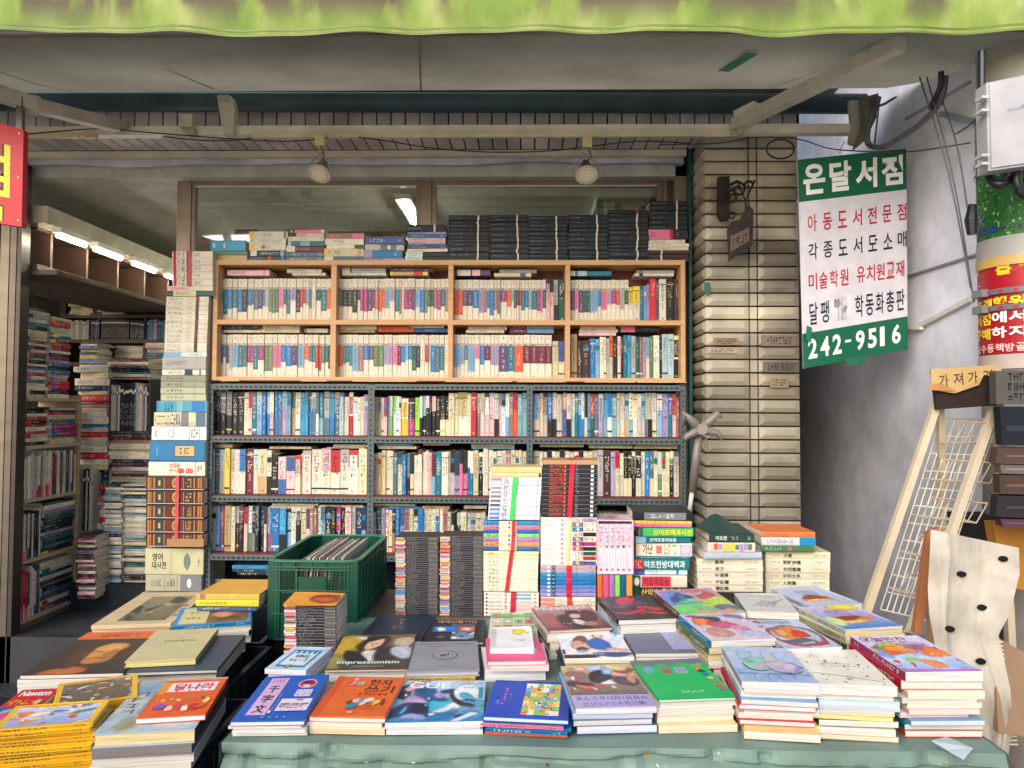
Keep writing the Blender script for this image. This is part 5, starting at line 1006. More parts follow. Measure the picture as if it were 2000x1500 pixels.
bundle('book_bundle', 'pair of cream books with pale red ends under the blue comic set', 'book bundle', c3, [(545,1045,1342+i*44,1342+(i+1)*44,(238,228,200),(('r',0,.26,(226,140,130),.15,.85),('g',.3,.42,3,'A',.2,.8),('g',.8,.95,4,'A',.3,.7))) for i in range(4)], SD, .128, [(785,785,44,(214,70,50))], kind='comic_volume')
# pink boxed set: six upright volumes in a slipcase
BXS = thing('boxed_set', 'pale pink slipcase holding six matching upright comic volumes', 'boxed set', X(1200,1120,SD))
b = MB(); q = T_(1062,1392,636,1128); a, e = X(q[0], q[3], SD), X(q[1], q[2], SD); t_ = .004; PK = (232,196,216)
b.box(a.x, e.x, SD-.004, SD+.14, e.z-t_, e.z+.0, PK, 'print'); b.box(a.x, e.x, SD-.004, SD+.14, a.z, a.z+t_, PK, 'print'); b.box(a.x, a.x+t_, SD-.004, SD+.14, a.z+t_, e.z-t_, PK, 'print'); b.box(e.x-t_, e.x, SD-.004, SD+.14, a.z+t_, e.z-t_, PK, 'print')
d = Dr(b, (a.x, SD-.004, e.z), (e.x-a.x,0,0), (0,.14,0)); d.ell(.45,.5,.2,.3,(214,160,150),16); d.ell(.45,.5,.1,.2,(180,120,110),10); d.rect(.15,.15,.8,.25,(200,150,200)); b.link('slipcase', BXS)
w_ = (e.x-a.x-2*t_)/6
for i in range(6):
    mb = bookmesh(frame((a.x+t_+w_*i, SD, a.z+t_), (0,0,1), (0,1,0), (1,0,0)), e.z-a.z-2*t_-.012, .12, w_-.001, (236,200,214), pg=PG, pm='pagev')
    d = Dr(mb, (a.x+t_+w_*i, SD, a.z+t_), (w_-.001,0,0), (0,0,e.z-a.z-2*t_-.012), seed=i); d.rect(0,.0,1,.55,(236,214,226)); d.gl(.2,.62,.8,.95,4,(110,50,90),True); d.ell(.5,.54,.3,.035,[(214,190,90),(180,120,150),(190,110,100),(160,110,130),(120,70,60),(200,160,170)][i]); d.gl(.3,.12,.6,.4,7,(170,130,160),True); d.rect(.3,.04,.7,.09,(150,90,150)); mb.link('comic_volume', BXS)
# rainbow upright comics under it
for i, (x0, x1, c, nm) in enumerate(((1060,1112,(236,110,50),'orange'),(1113,1168,(232,90,140),'pink'),(1169,1220,(176,120,190),'lavender'),(1221,1272,(140,220,100),'lime green'),(1273,1325,(16,100,140),'teal'),(1326,1385,(246,160,80),'apricot'))):
    q = T_(x0, x1, 1142, 1420); a, e = X(q[0], q[3], SD), X(q[1], q[2], SD)
    def deco(d): d.rect(0,.12,.12,1,tuple(v*.8 for v in c)); d.gl(.4,.4,.75,.8,5,tuple(v*.75 for v in c),True); d.gl(.4,.1,.7,.14,1,(240,240,240))
    upright(a.x, e.x-.0005, a.z, e.z-a.z, SD, .13, c, 'comic_book', deco, f'{nm} upright comic under the pale pink slipcase', 'comic book', 'row of rainbow comics under the slipcase')
# two columns of thin black comics, and the shorter one in front of the crate
o4 = (500, 1030, 4.348)
PC2 = ['w','r','o','e','P','h','n','L','y','A','x','l','M','c']
def comic_col(x0, x1, y0, y1, D, n_, where, dark=(28,30,38), top=None, dx=0, big=False):
    h = (y1-y0)/n_
    for i in range(n_):
        ya, yb = y0+h*i, y0+h*(i+1); s_ = rnd.uniform(-4, 4)+dx*i/n_; c = rnd.choice(PC2); dk = (52,40,66) if rnd.random() < .12 else dark
        art = [('r',0,.225,c,.0,1),('r',.02,.2,rnd.choice(PC2),.3,.8),('r',0,1,(150,150,150),.88,1),('g',.27,rnd.uniform(.42,.6),rnd.randint(4,8),'a',.28,.66),('r',.78,.98,(120,116,116) if i % 2 else (150,140,136),.25,.7),('g',.8,.97,4,'k',.25,.7)]
        q = pxs(o4, x0+s_, x1+s_, ya, yb); label = f'black spined comic, {od(i+1)} down the {where}'
        flat(*q, D, dk, art, label, 'comic book', 'thin black comics piled on the table', dep=.13, name='comic_book', jd=.002, pg=(226,222,216))
comic_col(1186,1546,84,742,SD,36,'left column of thin black comics'); comic_col(1562,1928,78,770,SD,38,'right column of thin black comics')
def toppic(px0, py0, px1, D, dep, seed, cols, base=((150,110,90),(200,180,170))):
    a, e = X(px0, py0, D), X(px1, py0, D); return (a, e)
comic_col(240,682,648,1072,2.25,17,'short column of comics before the green crate', (30,32,42), big=True)
# mixed stack with the green encyclopedia
MS = [(1190,1568,845,902,'K',(('r',.2,.9,'A',.1,.9),('g',.3,.7,6,'i')),'dark illustrated magazine lying on top of the herbal encyclopedia stack'),(1205,1568,903,922,'y',(),'thin yellow book under the dark magazine on the encyclopedia stack'),(1200,1566,922,944,'p',(),'thin pink book above the green herbal encyclopedia'),
 (1235,1576,948,1002,(60,190,90),(('t',.25,.97,'산야초백과사전','y',.15,.85),('r',0,.06,'G')),'bright green herbal encyclopedia with yellow lettering'),(1212,1562,1003,1046,(28,110,130),(('r',0,.18,'q'),('t',.25,.74,'산약초동의보감','i',.2,.8)),'teal herbal book directly under the bright green encyclopedia'),
 (1216,1572,1047,1131,(226,214,196),(('r',.0,.06,'x'),('t',.12,.3,'가난','k',.15,.9),('r',.36,.46,(214,110,110),.2,.8),('g',.5,.72,6,'A',.1,.9),('r',.78,.99,(170,176,210),.1,.9),('e',.88,.08,.3,'P')),'thick cream book with a pink seal in the encyclopedia stack'),
 (1206,1562,1131,1147,'t',(),'thin teal book under the thick cream book with a pink seal'),(1200,1552,1147,1211,(30,112,122),(('r',0,.15,'r'),('g',.02,.13,3,'w',.1,.9),('t',.18,.92,'약초한방대백과','i',.12,.88)),'teal herbal medicine book with a red left end'),
 (1194,1542,1212,1250,'u',(('r',.22,1,'i',.1,.9),('g',.3,.45,3,'b'),('r',.8,.84,'b')),'blue and white book under the teal herbal medicine book'),(1192,1538,1251,1326,(226,216,190),(('r',0,.14,'G'),('e',.07,.05,.35,'w'),('r',.16,.7,(214,60,80),.06,.94),('t',.19,.67,'약초의효능','M',.15,.85)),'cream book with a large red title block in the encyclopedia stack'),
 (1192,1538,1327,1395,(40,60,44),(('r',0,.1,'G'),('t',.16,.5,'산약초','y',.15,.85),('g',.55,.9,5,'w',.1,.9)),'dark green book with yellow lettering at the foot of the encyclopedia stack'),(1196,1538,1396,1470,'w',(),'cream book hidden lowest in the encyclopedia stack')]
for x0, x1, y0, y1, col, art, lab in MS: flat(*pxs(c9, x0, x1, y0, y1), 2.76, col, art, lab, 'reference book', None, name='reference_book', dep=.19, jd=.008, yawj=.03)
c5 = (1300, 980, 2.885); HA = lambda t: (('g',.08,.22,5,'A',.35,.65),('t',.27,.27+.07*len(t),t,'k',.2,.8),('g',.74,.93,5,'A',.35,.65))
HG = 'matching cream hanja volumes at the right end of the table'
for i, (t, cc) in enumerate((('黃帝',(226,220,198)),('老子',(228,222,200)),('朴通事',(224,216,190)),('史記書',(228,222,200)),('禮記集',(224,216,192)))):
    flat(*pxs(c5, 176+i*1.5, 548, 322+i*37, 322+(i+1)*37), 2.78, cc, HA(t), f'cream hanja volume, {od(i+1)} from the top under the warped green book', 'bound volume', HG, name='bound_volume', dep=.2, hard=True)
for i, (t, cc) in enumerate((('大東',(226,218,180)),('朝鮮詩集',(228,222,198)),('共同體集',(224,214,184)),('中宗大系',(226,218,192)),('人物集',(228,220,196)),('金石集',(224,216,190)))):
    flat(*pxs(c5, 564, 928-i, 283+i*39, 283+(i+1)*39), 2.84, cc, HA(t), f'cream hanja volume, {od(i+1)} from the top under the orange and green books', 'bound volume', HG, name='bound_volume', dep=.2, hard=True)
flat(*pxs(c5, 214, 546, 285, 321), 2.76, (176,188,208), (('g',.05,.3,6,'w'),('g',.5,.65,3,'L')), 'blue grey book lying on the cream hanja volumes', 'book', None, name='reference_book', dep=.2, yawj=.05)
flat(*pxs(c5, 238, 505, 230, 284), 2.76, 'h', [('r',.04+i*.09,.12+i*.09,rnd.choice(['P','z','o','y','l','g','k']),rnd.uniform(.05,.3),rnd.uniform(.7,.95)) for i in range(10)], 'colourful illustrated book directly under the warped dark green book', 'book', None, name='reference_book', dep=.2)
# warped dark green dictionary
WB = thing('warped_book', 'dark green dictionary with a curled up cover at the right end', 'book', X(1460,1050,2.76))
q = pxs(c5, 245, 500, 180, 229); mb = bookmesh(frame(X(q[0], q[3], 2.76), (1,0,0), (0,1,0), (0,0,1)), X(q[1],q[3],2.76).x-X(q[0],q[3],2.76).x, .2, X(q[0],q[2],2.76).z-X(q[0],q[3],2.76).z, (28,66,62), hard=True)
spine_art(mb, X(q[0],q[3],2.76).x, 2.76, X(q[0],q[3],2.76).z, X(q[1],q[3],2.76).x-X(q[0],q[3],2.76).x, X(q[0],q[2],2.76).z-X(q[0],q[3],2.76).z, (('t',.14,.4,'약초한','w',.25,.75),('g',.45,.65,4,'a'),('g',.85,.92,2,'a'))); mb.link('closed_book', WB)
b = MB(); A0, B0 = X(q[0], q[2], 2.76), X(q[1], q[2], 2.76); Nn = 12
for i in range(Nn):
    for j in range(6):
        f = lambda u, v: Vector((A0.x*(1-u)+B0.x*u-.005, 2.758+.2*v, A0.z+.001+.045*max(0, (v-.1))*math.sin(math.pi*min(1,u*1.1))**2+.01*v*u))
        b.face([f(i/Nn,j/6), f((i+1)/Nn,j/6), f((i+1)/Nn,(j+1)/6), f(i/Nn,(j+1)/6)], (30,72,66), 'print')
b.link('curled_cover', WB, smooth=True)
for x0, x1, y0, y1, col, art, lab in ((540,845,170,198,(232,128,66),(),'orange covered book on top of the right hanja pile'),(540,845,200,246,(214,222,226),(('r',.7,1,(30,140,190)),('g',.1,.6,9,'A')),'white and blue book between the orange and the green ones'),(530,836,247,282,(70,120,76),(('e',.55,.05,.35,'n'),('g',.1,.4,6,'w')),'moss green book resting on the right hanja pile')):
    flat(*pxs(c5, x0, x1, y0, y1), 2.82, col, art, lab, 'book', None, name='reference_book', dep=.2, yawj=.04)
# ================================================================== TABLE, CLOTH, CRATES
TZ = 0.715; TL, TR, TF = -.672, 1.035, 1.655
TB = thing('display_table', 'long display table under a green cloth carrying the piled books', 'table', (.2, 2.2, 0))
b = MB(); b.prism([(TL+.01, TF+.012, TZ-.03), (TR-.01, TF+.012, TZ-.03), (TR-.01, 2.62, TZ-.03), (TL-.1, 2.62, TZ-.03)], (0,0,.024), (150,120,90), 'woodh'); b.link('tabletop', TB)
for x_, y_ in ((TL+.05, TF+.06), (TR-.09, TF+.06), (TL+.05, 2.5), (TR-.09, 2.5)): b = MB(); b.box(x_, x_+.04, y_, y_+.04, 0, TZ-.031, (110,86,64), 'wood'); b.link('leg', TB)
b = MB(); b.box(-.6, 1.2, 2.66, 3.1, .2, TZ-.012, (96,84,72), 'woodh'); b.box(-.55, 1.15, 2.7, 3.05, 0, .2, (70,60,52), 'woodh'); tag(b.link('rear_stand'), 'low wooden stand behind the cloth covered table under the tall book bundles', 'stand')
b = MB(); NU, NVv = 150, 22; wr = random.Random(12); kn = [(wr.random(), wr.uniform(.04,.5), wr.uniform(.012,.04)) for _ in range(34)]
GC = (112,138,128)
def cl(u, v):
    # v 0 at the table edge, 1 at the hem; folds grow downwards, dents where the tacks pull
    x = TL+(TR-TL)*u; z = TZ-.001-.42*v; y = TF-.004-.012*math.sin(min(1,v*8)*math.pi/2)-.006*math.sin(u*19+v*3)*min(1,v*2)-.010*math.sin(u*47+2*v)*v
    y += .011*math.exp(-((v-.075-.018*math.sin(u*9)-.006*math.sin(u*31))/.012)**2)-.006*math.exp(-((v-.12-.02*math.sin(u*7+1))/.02)**2)+.0022*math.sin(u*160+v*30)*math.exp(-((v-.1)/.05)**2)
    for a, c, r in kn: y += .02*math.exp(-(((u-a)*2.2)**2+((v*.6-c*.35))**2)/(r*r))
    z += .004*math.sin(u*23)*(1 if v > 0 else .3)
    return (x, y, z)
for i in range(NU):
    for j in range(NVv*2):
        V0, V1 = (j/(NVv*2))**1.3, ((j+1)/(NVv*2))**1.3; b.face([cl(i/NU,V0), cl((i+1)/NU,V0), cl((i+1)/NU,V1), cl(i/NU,V1)], GC, 'cloth')
    p, q = cl(i/NU,0), cl((i+1)/NU,0); b.face([p, q, (q[0], 2.64, TZ), (p[0], 2.64, TZ)], GC, 'cloth')
for xs_, sg in ((TL, -1), (TR, 1)):
    for k in range(8):
        y0, y1 = TF-.008+k*.11, TF-.008+(k+1)*.11; f = lambda y, v: (xs_+sg*(.004+.01*math.sin(y*23)*v), y, TZ-.001-.4*v)
        for j in range(6): b.face([f(y0,j/6), f(y1,j/6), f(y1,(j+1)/6), f(y0,(j+1)/6)], GC, 'cloth')
CLO = b.link('tablecloth', smooth=True); tag(CLO, 'worn sea green tablecloth draped over the front edge of the display table', 'tablecloth')
b = MB(); d = Sheet(b, lambda u, v, o: Vector(cl(u, 1-v))+Vector((0, -.004+o*2, 0)), 8, 'matte')
for u, v in [(.19,.93),(.25,.932),(.31,.93),(.56,.92),(.64,.965),(.84,.91)]: d.ell(u, v, .0015, .004, (226,236,228), 6, .3, .5)
for u, v in [(.12,.93),(.42,.925),(.63,.94)]: d.ell(u, v, .002, .005, (120,70,50), 6)
b.link('worn_fleck', CLO)
def crate(name, label, x0, x1, y0, y1, z0, z1, c, parent=None, ribs=True, group=None, rim=(30,40,54)):
    t = thing(name, label, 'crate', ((x0+x1)/2, (y0+y1)/2, z0), group); b = MB(); w = .008
    b.box(x0, x1, y0, y0+w, z0, z1, c, 'plastic'); b.box(x0, x1, y1-w, y1, z0, z1, c, 'plastic'); b.box(x0, x0+w, y0+w, y1-w, z0, z1, c, 'plastic'); b.box(x1-w, x1, y0+w, y1-w, z0, z1, c, 'plastic'); b.box(x0+w, x1-w, y0+w, y1-w, z0, z0+w, c, 'plastic'); b.link('body', t)
    b = MB()
    for z in (z0+.004, (z0+z1)/2, z1-.03, z1-.006): b.box(x1, x1+.008, y0-.008, y1, z, z+.006, rim, 'plastic'); b.box(x0, x1, y0-.008, y0, z, z+.006, rim, 'plastic')
    y = y0+.03
    while y < y1: b.box(x1, x1+.006, y, y+.006, z0, z1, rim, 'plastic'); y += .075
    x = x0+.03
    while x < x1: b.box(x, x+.006, y0-.006, y0, z0, z1, rim, 'plastic'); x += .075
    b.link('rib', t); return t
crate('storage_crate', 'dark navy crate at the front left under the yellow magazines', -1.75, -.76, 1.56, 2.05, .36, .655, (20,28,40)); crate('storage_crate', 'dark navy crate under the brown portrait cover books on the left', -1.36, -.86, 2.07, 2.50, .36, .655, (20,28,40)); crate('storage_crate', 'dark navy crate under the landscape painting book at the back left', -1.38, -.9, 2.52, 2.98, .36, .66, (20,28,40))
b = MB(); b.box(-1.34, -.84, 1.7, 2.95, .002, .355, (60,48,40), 'woodh'); tag(b.link('base_box'), 'brown wooden base box below the dark navy crates', 'box')
b = MB(); b.box(-.885, -.59, 2.6, 3.1, .1, .64, (24,28,34), 'plastic'); tag(b.link('base_box'), 'black box hidden beneath the green crate of loose pages', 'box')
# ---- green crate
GCR = (12,72,54); gx0, gx1 = X(522,1180,2.57).x, X(698,1180,2.57).x; gy0, gy1 = 2.57, 3.10; gz0, gz1 = X(610,1252,2.57).z, X(610,1095,2.57).z
GT = thing('vegetable_crate', 'green plastic crate with lattice windows holding loose paper pages', 'crate', ((gx0+gx1)/2, 2.83, gz0))
r_ = .035
def octo(o): return [(gx0-o+r_,gy0-o),(gx1+o-r_,gy0-o),(gx1+o-.01,gy0-o+.01),(gx1+o,gy0-o+r_),(gx1+o,gy1+o-r_),(gx1+o-r_,gy1+o),(gx0-o+r_,gy1+o),(gx0-o,gy1+o-r_),(gx0-o,gy0-o+r_),(gx0-o+.01,gy0-o+.01)]
def wallring(b, o0, o1, z0, z1, c, skip=()):
    A, B = octo(o0), octo(o1); n = len(A)
    for i in range(n):
        if i in skip: continue
        j = (i+1) % n; p = lambda L, k, z: (L[k][0], L[k][1], z)
        b.face([p(B,i,z0), p(B,j,z0), p(B,j,z1), p(B,i,z1)], c, 'plastic'); b.face([p(A,i,z0), p(A,j,z0), p(A,j,z1), p(A,i,z1)], c, 'plastic')
        b.face([p(A,i,z1), p(A,j,z1), p(B,j,z1), p(B,i,z1)], c, 'plastic'); b.face([p(A,i,z0), p(A,j,z0), p(B,j,z0), p(B,i,z0)], c, 'plastic')
b = MB(); H = gz1-gz0
wallring(b, -.008, 0, gz0, gz0+H*.02, GCR); wallring(b, -.006, -.001, gz0+H*.02, gz1, GCR, (0,)); b.face([(x, y, gz0+.004) for x, y in octo(-.004)], GCR, 'plastic')
fx = lambda px: X(px, 1180, gy0).x; fzz = lambda py: X(610, py, gy0).z
for (a, e, c, d_) in ((522,545,1095,1250),(545,578,1095,1112),(545,548,1112,1250),(575,580,1095,1250),(634,639,1095,1250),(670,698,1095,1250),(578,636,1095,1110),(578,636,1127,1162),(639,670,1095,1112),(545,578,1152,1160),(639,670,1152,1160),(578,636,1204,1250),(545,578,1200,1250),(639,670,1200,1250),(580,634,1162,1204)):
    b.box(fx(a)+.0003, fx(e)-.0003, gy0+.001, gy0+.007, fzz(d_)+.0003, fzz(c)-.0003, GCR, 'plastic')
for (a, e, c, d_) in ((548,575,1112,1152),(548,575,1160,1200),(639,670,1112,1152),(639,670,1160,1200)):
    xa, xb, za, zb_ = fx(a), fx(e), fzz(d_), fzz(c); s_ = .011
    k = -20
    while k < 20:
        for sg in (1, -1):
            # clip a diagonal bar to the window
            pts = []
            for t in [i/12 for i in range(13)]:
                x = xa+(xb-xa)*t; z = za+k*s_+sg*(x-xa); 
                if za <= z <= zb_: pts.append((x, z))
            if len(pts) > 1: b.bar((pts[0][0], gy0+.004, pts[0][1]), (pts[-1][0], gy0+.004, pts[-1][1]), .0022, .003, GCR, 'plastic', (0,1,0))
        k += 1
b.link('crate_wall', GT)
b = MB(); LG = (32,98,76)
for z in (gz1-.006, gz1-.024, gz1-.034, gz0+H*.62, gz0+H*.33, gz0+.004): wallring(b, .0, .005, z, z+.004, LG if z < gz1-.01 else GCR)
wallring(b, -.01, .007, gz1-.004, gz1+.001, (40,128,98))
y = gy0+.045
while y < gy1-.03: b.box(gx1, gx1+.006, y, y+.004, gz0, gz1-.004, LG, 'plastic'); y += .05
for px in (545, 579, 607, 636, 672): b.box(fx(px), fx(px)+.0025, gy0-.004, gy0+.0005, gz0 if px != 607 else fzz(1110), gz1-.004, LG, 'plastic')
for dz in (.012,.03): b.box(gx1-.034, gx1-.031, gy0-.004+dz*.2, gy0, gz0, gz1, LG, 'plastic'); b.box(gx0+.03, gx0+.033, gy0-.004+dz*.2, gy0, gz0, gz1, LG, 'plastic')
b.link('rib', GT)
for i in range(34):
    c = rnd.choice(((222,212,200),(206,192,178),(190,170,158),(230,222,214),(176,160,150))); x = gx0+.07+i*.0046; ln = rnd.uniform(.012,.03); b = MB()
    t_ = rnd.uniform(.002,.0045); yb_ = rnd.uniform(-.02,.02); zt_ = gz1-.004+rnd.uniform(-.01,.012)
    b.prism([(x, gy0+.05+yb_, gz0+.02), (x+ln+.012, gy0+.05+yb_, zt_-.0), (x+ln+.02, gy0+.40+yb_, zt_+.006), (x+.004, gy0+.40+yb_, gz0+.02)], (t_,0,0), c, 'page')
    tag(b.link('page_bundle'), f'thin yellowed page bundle, {od(i+1)} from left, leaning in the green crate', 'paper bundle', 'loose page bundles leaning in the green crate')
# ================================================================== BOOKS ON THE TABLE
def quad(fl, fr, bl, zt):
    A, B, C = G(*fl, zt), G(*fr, zt), G(*bl, zt); u = B-A; w = u.length; u.normalize(); v = Vector((-u.y, u.x, 0)); return A, u, v, w, max(.05, (C-A).dot(v))
def tbook(Q, zt, T, col, side='l', art=None, pg=PG, hard=False, spine=None, root=None, name='softcover_book', seed=0, thickc=.0016, loff=None):
    A, u, v, w, dp = Q; A = Vector((A.x, A.y, zt-T)); up = Vector((0,0,1))
    fr_ = {'l': (A, v, u, dp, w), 'f': (A, u, v, w, dp), 'r': (A+u*w, v, -u, dp, w), 'b': (A+v*dp, u, -v, w, dp)}[side]; o_, ex, ey, L, Wd = fr_
    M_ = frame(o_, ex, ey, up); t = min(thickc if not hard else .003, T*.2); o = .003 if hard else .0; sp = spine or col
    pb = MB(); pb.M = M_; pb.box(o, L-o, .0012, Wd-o-.0006, t, T-t, pg, 'page', d=None, t=None, f=None); pb.M = None
    cb = pb if root is None else MB(); cb.M = M_
    for z0, z1 in ((0,t),(T-t,T)): cb.box(0, L, .0005, Wd, z0, z1, col, 'print')
    cb.face([(0,0,t),(L,0,t),(L,0,T-t),(0,0,T-t)], sp, 'print'); cb.box(0, L, 0, .001, 0, T, sp, 'print'); cb.M = None
    if root is not None:
        n_ = 10; lastf = len(cb.f); top = A.z+T
        keep = [i for i, f in enumerate(cb.f) if not all(abs(cb.v[k].z-top) < 1e-6 for k in f)]
        cb.f = [cb.f[i] for i in keep]; cb.c = [cb.c[i] for i in keep]; cb.m = [cb.m[i] for i in keep]
        g_ = Dr(cb, A+Vector((0,0,T)), u*w, v*dp)
        for i in range(n_):
            for j in range(n_): cb.face([A+Vector((0,0,T))+u*w*a_+v*dp*b_ for a_, b_ in ((i/n_,j/n_),((i+1)/n_,j/n_),((i+1)/n_,(j+1)/n_),(i/n_,(j+1)/n_))], col, 'print')
    if art:
        D_ = Dr(cb, A+Vector((0,0,T)), u*w, v*dp, seed=seed); D_.fine = root is not None; art(D_)
    if side == 'l': d2 = Dr(cb, A, v*dp, Vector((0,0,T)), seed=seed); d2.O = A; d2.N = -u
    elif side == 'f': d2 = Dr(cb, A, u*w, Vector((0,0,T)), seed=seed)
    else: d2 = None
    if d2 and T > .006: d2.gl(.1, .25, .55, .75, 9, (60,50,50) if lum(sp) > .5 else (230,226,216)); d2.gl(.82, .3, .92, .7, 2, (60,50,50) if lum(sp) > .5 else (230,226,216))
    if root is None: return pb.link(name)
    if not hard:
        cr = random.Random(seed*7+1); a0_, a1_, a2_ = cr.uniform(.0, .005), cr.uniform(0, .004), cr.uniform(-.0012, .0014)
        for p_ in cb.v:
            if p_.z > A.z+T-.0003:
                q_ = p_-A; uu, vv = q_.dot(u)/w, q_.dot(v)/dp
                if side == 'r': uu = 1-uu
                if side == 'f': uu, vv = vv, uu
                uu = max(0, min(1, uu)); vv = max(0, min(1, vv)); p_.z += a0_*uu*uu*max(0, 1-2.2*vv)**2+a1_*uu*uu*max(0, 2.2*vv-1.2)**2+a2_*math.sin(math.pi*uu)*.5+abs(a2_)*.5
    pb.link('page_block', root); cb.link('cover', root)
TK = 0
def pile(key, fl, fr, bl, zt, T, col, label, name='softcover_book', cat='book', art=None, side='l', pg=PG, hard=False, spine=None, under=(), floor=None, uname='stacked_book', size=1.0, group=None):
    global TK; TK += 1
    Q = quad(fl, fr, bl, zt); A, u, v, w, dp = Q
    root = thing(name, label, cat, A+Vector((0,0,0))+Vector((0,0,-T)), group)
    tbook(Q, zt, T, col, side, art, pg, hard, spine, root, seed=TK)
    z = zt-T-.0003; fl_ = TZ if floor is None else floor; rem = z-fl_-.001
    if not under or rem < .002: return Q
    tot = sum(t[0] for t in under)
    for i, (t_, c_, pg_, sd, *ex) in enumerate(under):
        T_k = rem*t_/tot; jx, jy, ja = rnd.uniform(-.008,.008), rnd.uniform(-.006,.012), rnd.uniform(-.035,.035); k = ex[0] if ex else 1.0
        u2 = Matrix.Rotation(ja, 3, 'Z') @ u; v2 = Vector((-u2.y, u2.x, 0)); A2 = A+u*jx+v*jy; A2.z = 0
        o = tbook((A2, u2, v2, w*k*rnd.uniform(.97,1.0), dp*rnd.uniform(.94,1.0)), z, T_k-.0005, jit(c_, .04), sd, None, pg_, False, None, None, uname, i)
        nm = CN[c_] if isinstance(c_, str) else 'pale'
        tag(o, f'{nm} covered book, {od(i+1)} below the {key}', 'stacked book'); z -= T_k
    return Q
W_, Y_, Z_ = (226,222,214), (230,210,168), (226,224,232)
PLIST = lambda *a: tuple(a)
# ---- front row
def a1(d):
    d.rect(.13,.12,.40,.95,(226,180,220))
    d.gl(.17,.88,.37,.93,5,(60,60,140)); d.gl(.17,.82,.37,.87,4,(60,60,120))
    for ch, v in (('千',.60),('字',.38),('文',.16)): d.text(ch,.19,v,.35,v+.17,(24,24,50),.02)
    d.ell(.74,.80,.14,.10,(236,240,240),18); d.ell(.74,.80,.13,.09,(214,50,50),18); d.rect(.66,.79,.82,.86,(30,50,110)); d.rect(.69,.72,.79,.77,(230,210,210))
    d.rect(.64,.50,.88,.66,(224,210,230)); d.gl(.66,.52,.86,.64,4,(170,150,180)); d.pic(.50,.19,.95,.45,((240,214,232),(236,226,240)),rblobs(3,9,[(60,80,150),(220,90,110),(40,40,60),(240,240,250)],.04,.12)); d.text('재미있는한자',.52,.24,.86,.36,(30,34,70),.01)
    d.gl(.44,.2,.47,.6,9,(190,210,240),True); d.ell(.44,.17,.02,.03,(240,240,250)); [d.ell(.40+i*.1,.06,.018,.018,(90,180,230),8) for i in range(4)]
pile('blue hanja primer', (450,1410), (594,1408), (517,1322), TZ+.036, .010, (18,92,190), 'blue hanja primer with a pink title strip on the front left of the table', art=a1, pg=W_, under=PLIST((1,'w',W_,'l'),(1,'W',W_,'l'),(1.6,'W',(238,236,236),'l',1.03)))
def a2(d):
    d.rect(0,0,.10,1,(216,84,30)); d.text('한자',.52,.76,.86,.92,(40,24,20),.012); d.text('쓰기',.50,.58,.92,.75,(40,24,20),.012); d.gl(.44,.5,.86,.57,6,(60,30,20))
    d.gl(.3,.93,.85,.96,12,(240,190,140)); d.rect(.22,.74,.36,.85,(224,60,90)); d.rect(.36,.74,.46,.85,(180,150,120)); d.gl(.23,.75,.45,.84,4,(250,230,220)); d.ell(.30,.91,.03,.03,(240,240,230)); d.ell(.30,.91,.015,.015,(200,70,30))
    for u, v, a, b_, c in ((.42,.32,.06,.05,(120,60,40)),(.50,.36,.07,.05,(226,200,180)),(.58,.36,.05,.06,(90,160,200)),(.66,.38,.07,.05,(240,230,220)),(.76,.32,.08,.05,(246,200,90)),(.46,.23,.08,.06,(40,140,160)),(.86,.34,.02,.09,(120,60,40)),(.6,.29,.05,.04,(246,214,190)),(.7,.27,.06,.03,(210,110,60))): d.ell(u,v,a,b_,c,12,d.r.uniform(0,1),.12)
    d.gl(.4,.15,.8,.18,9,(160,60,20)); d.ell(.5,.08,.05,.02,(240,210,190)); d.gl(.36,.06,.64,.09,7,(120,40,20))
pile('orange hanja workbook', (604,1400), (752,1403), (649,1321), TZ+.036, .011, (232,104,40), 'orange hanja writing workbook with a drawing of reading children', art=a2, pg=W_, under=PLIST((1,'W',W_,'l'),(1.7,'x',(232,206,168),'l')))
def a3(d):
    d.pic(0,0,1,1,((50,140,190),(190,220,236)),[(.12,.72,.14,.2,0,(40,46,70),.3),(.2,.78,.1,.12,0,(226,170,176),.4),(.22,.45,.16,.14,.4,(190,160,200),.4),(.1,.25,.2,.14,.3,(50,60,110),.3),(.32,.3,.12,.12,.5,(30,40,70),.4),(.42,.62,.14,.26,.2,(28,90,140),.4),(.5,.4,.16,.14,-.4,(60,190,214),.4),(.62,.34,.18,.1,.5,(226,240,246),.3),(.52,.18,.2,.12,.2,(40,120,180),.4),(.72,.5,.1,.22,.3,(34,40,58),.3),(.82,.68,.14,.22,.1,(236,240,244),.3),(.88,.45,.12,.12,0,(80,170,200),.4),(.9,.15,.14,.12,0,(60,160,210),.4),(.3,.1,.14,.08,0,(150,170,220),.4)]+rblobs(5,14,[(20,60,110),(214,230,240),(60,170,200),(170,150,200)],.02,.07), 46, 34, .10, .05)
    d.text('GUE',.12,.80,.60,.955,(244,246,250),.02); d.poly([(.66,.03),(.86,.22),(.95,.20),(.74,.02)],(236,238,242)); d.rect(.93,.55,.98,.82,(40,150,170)); d.gl(.9,.90,.96,.94,3,(40,50,80))
pile('blue tinted fashion magazine', (752,1413), (943,1413), (779,1330), TZ+.026, .008, (214,226,236), 'blue tinted fashion magazine with large white letters GUE at the front of the table', 'magazine', 'magazine', a3, pg=Z_, under=PLIST((1,'a',Z_,'l'),(1.5,'W',Z_,'l')))
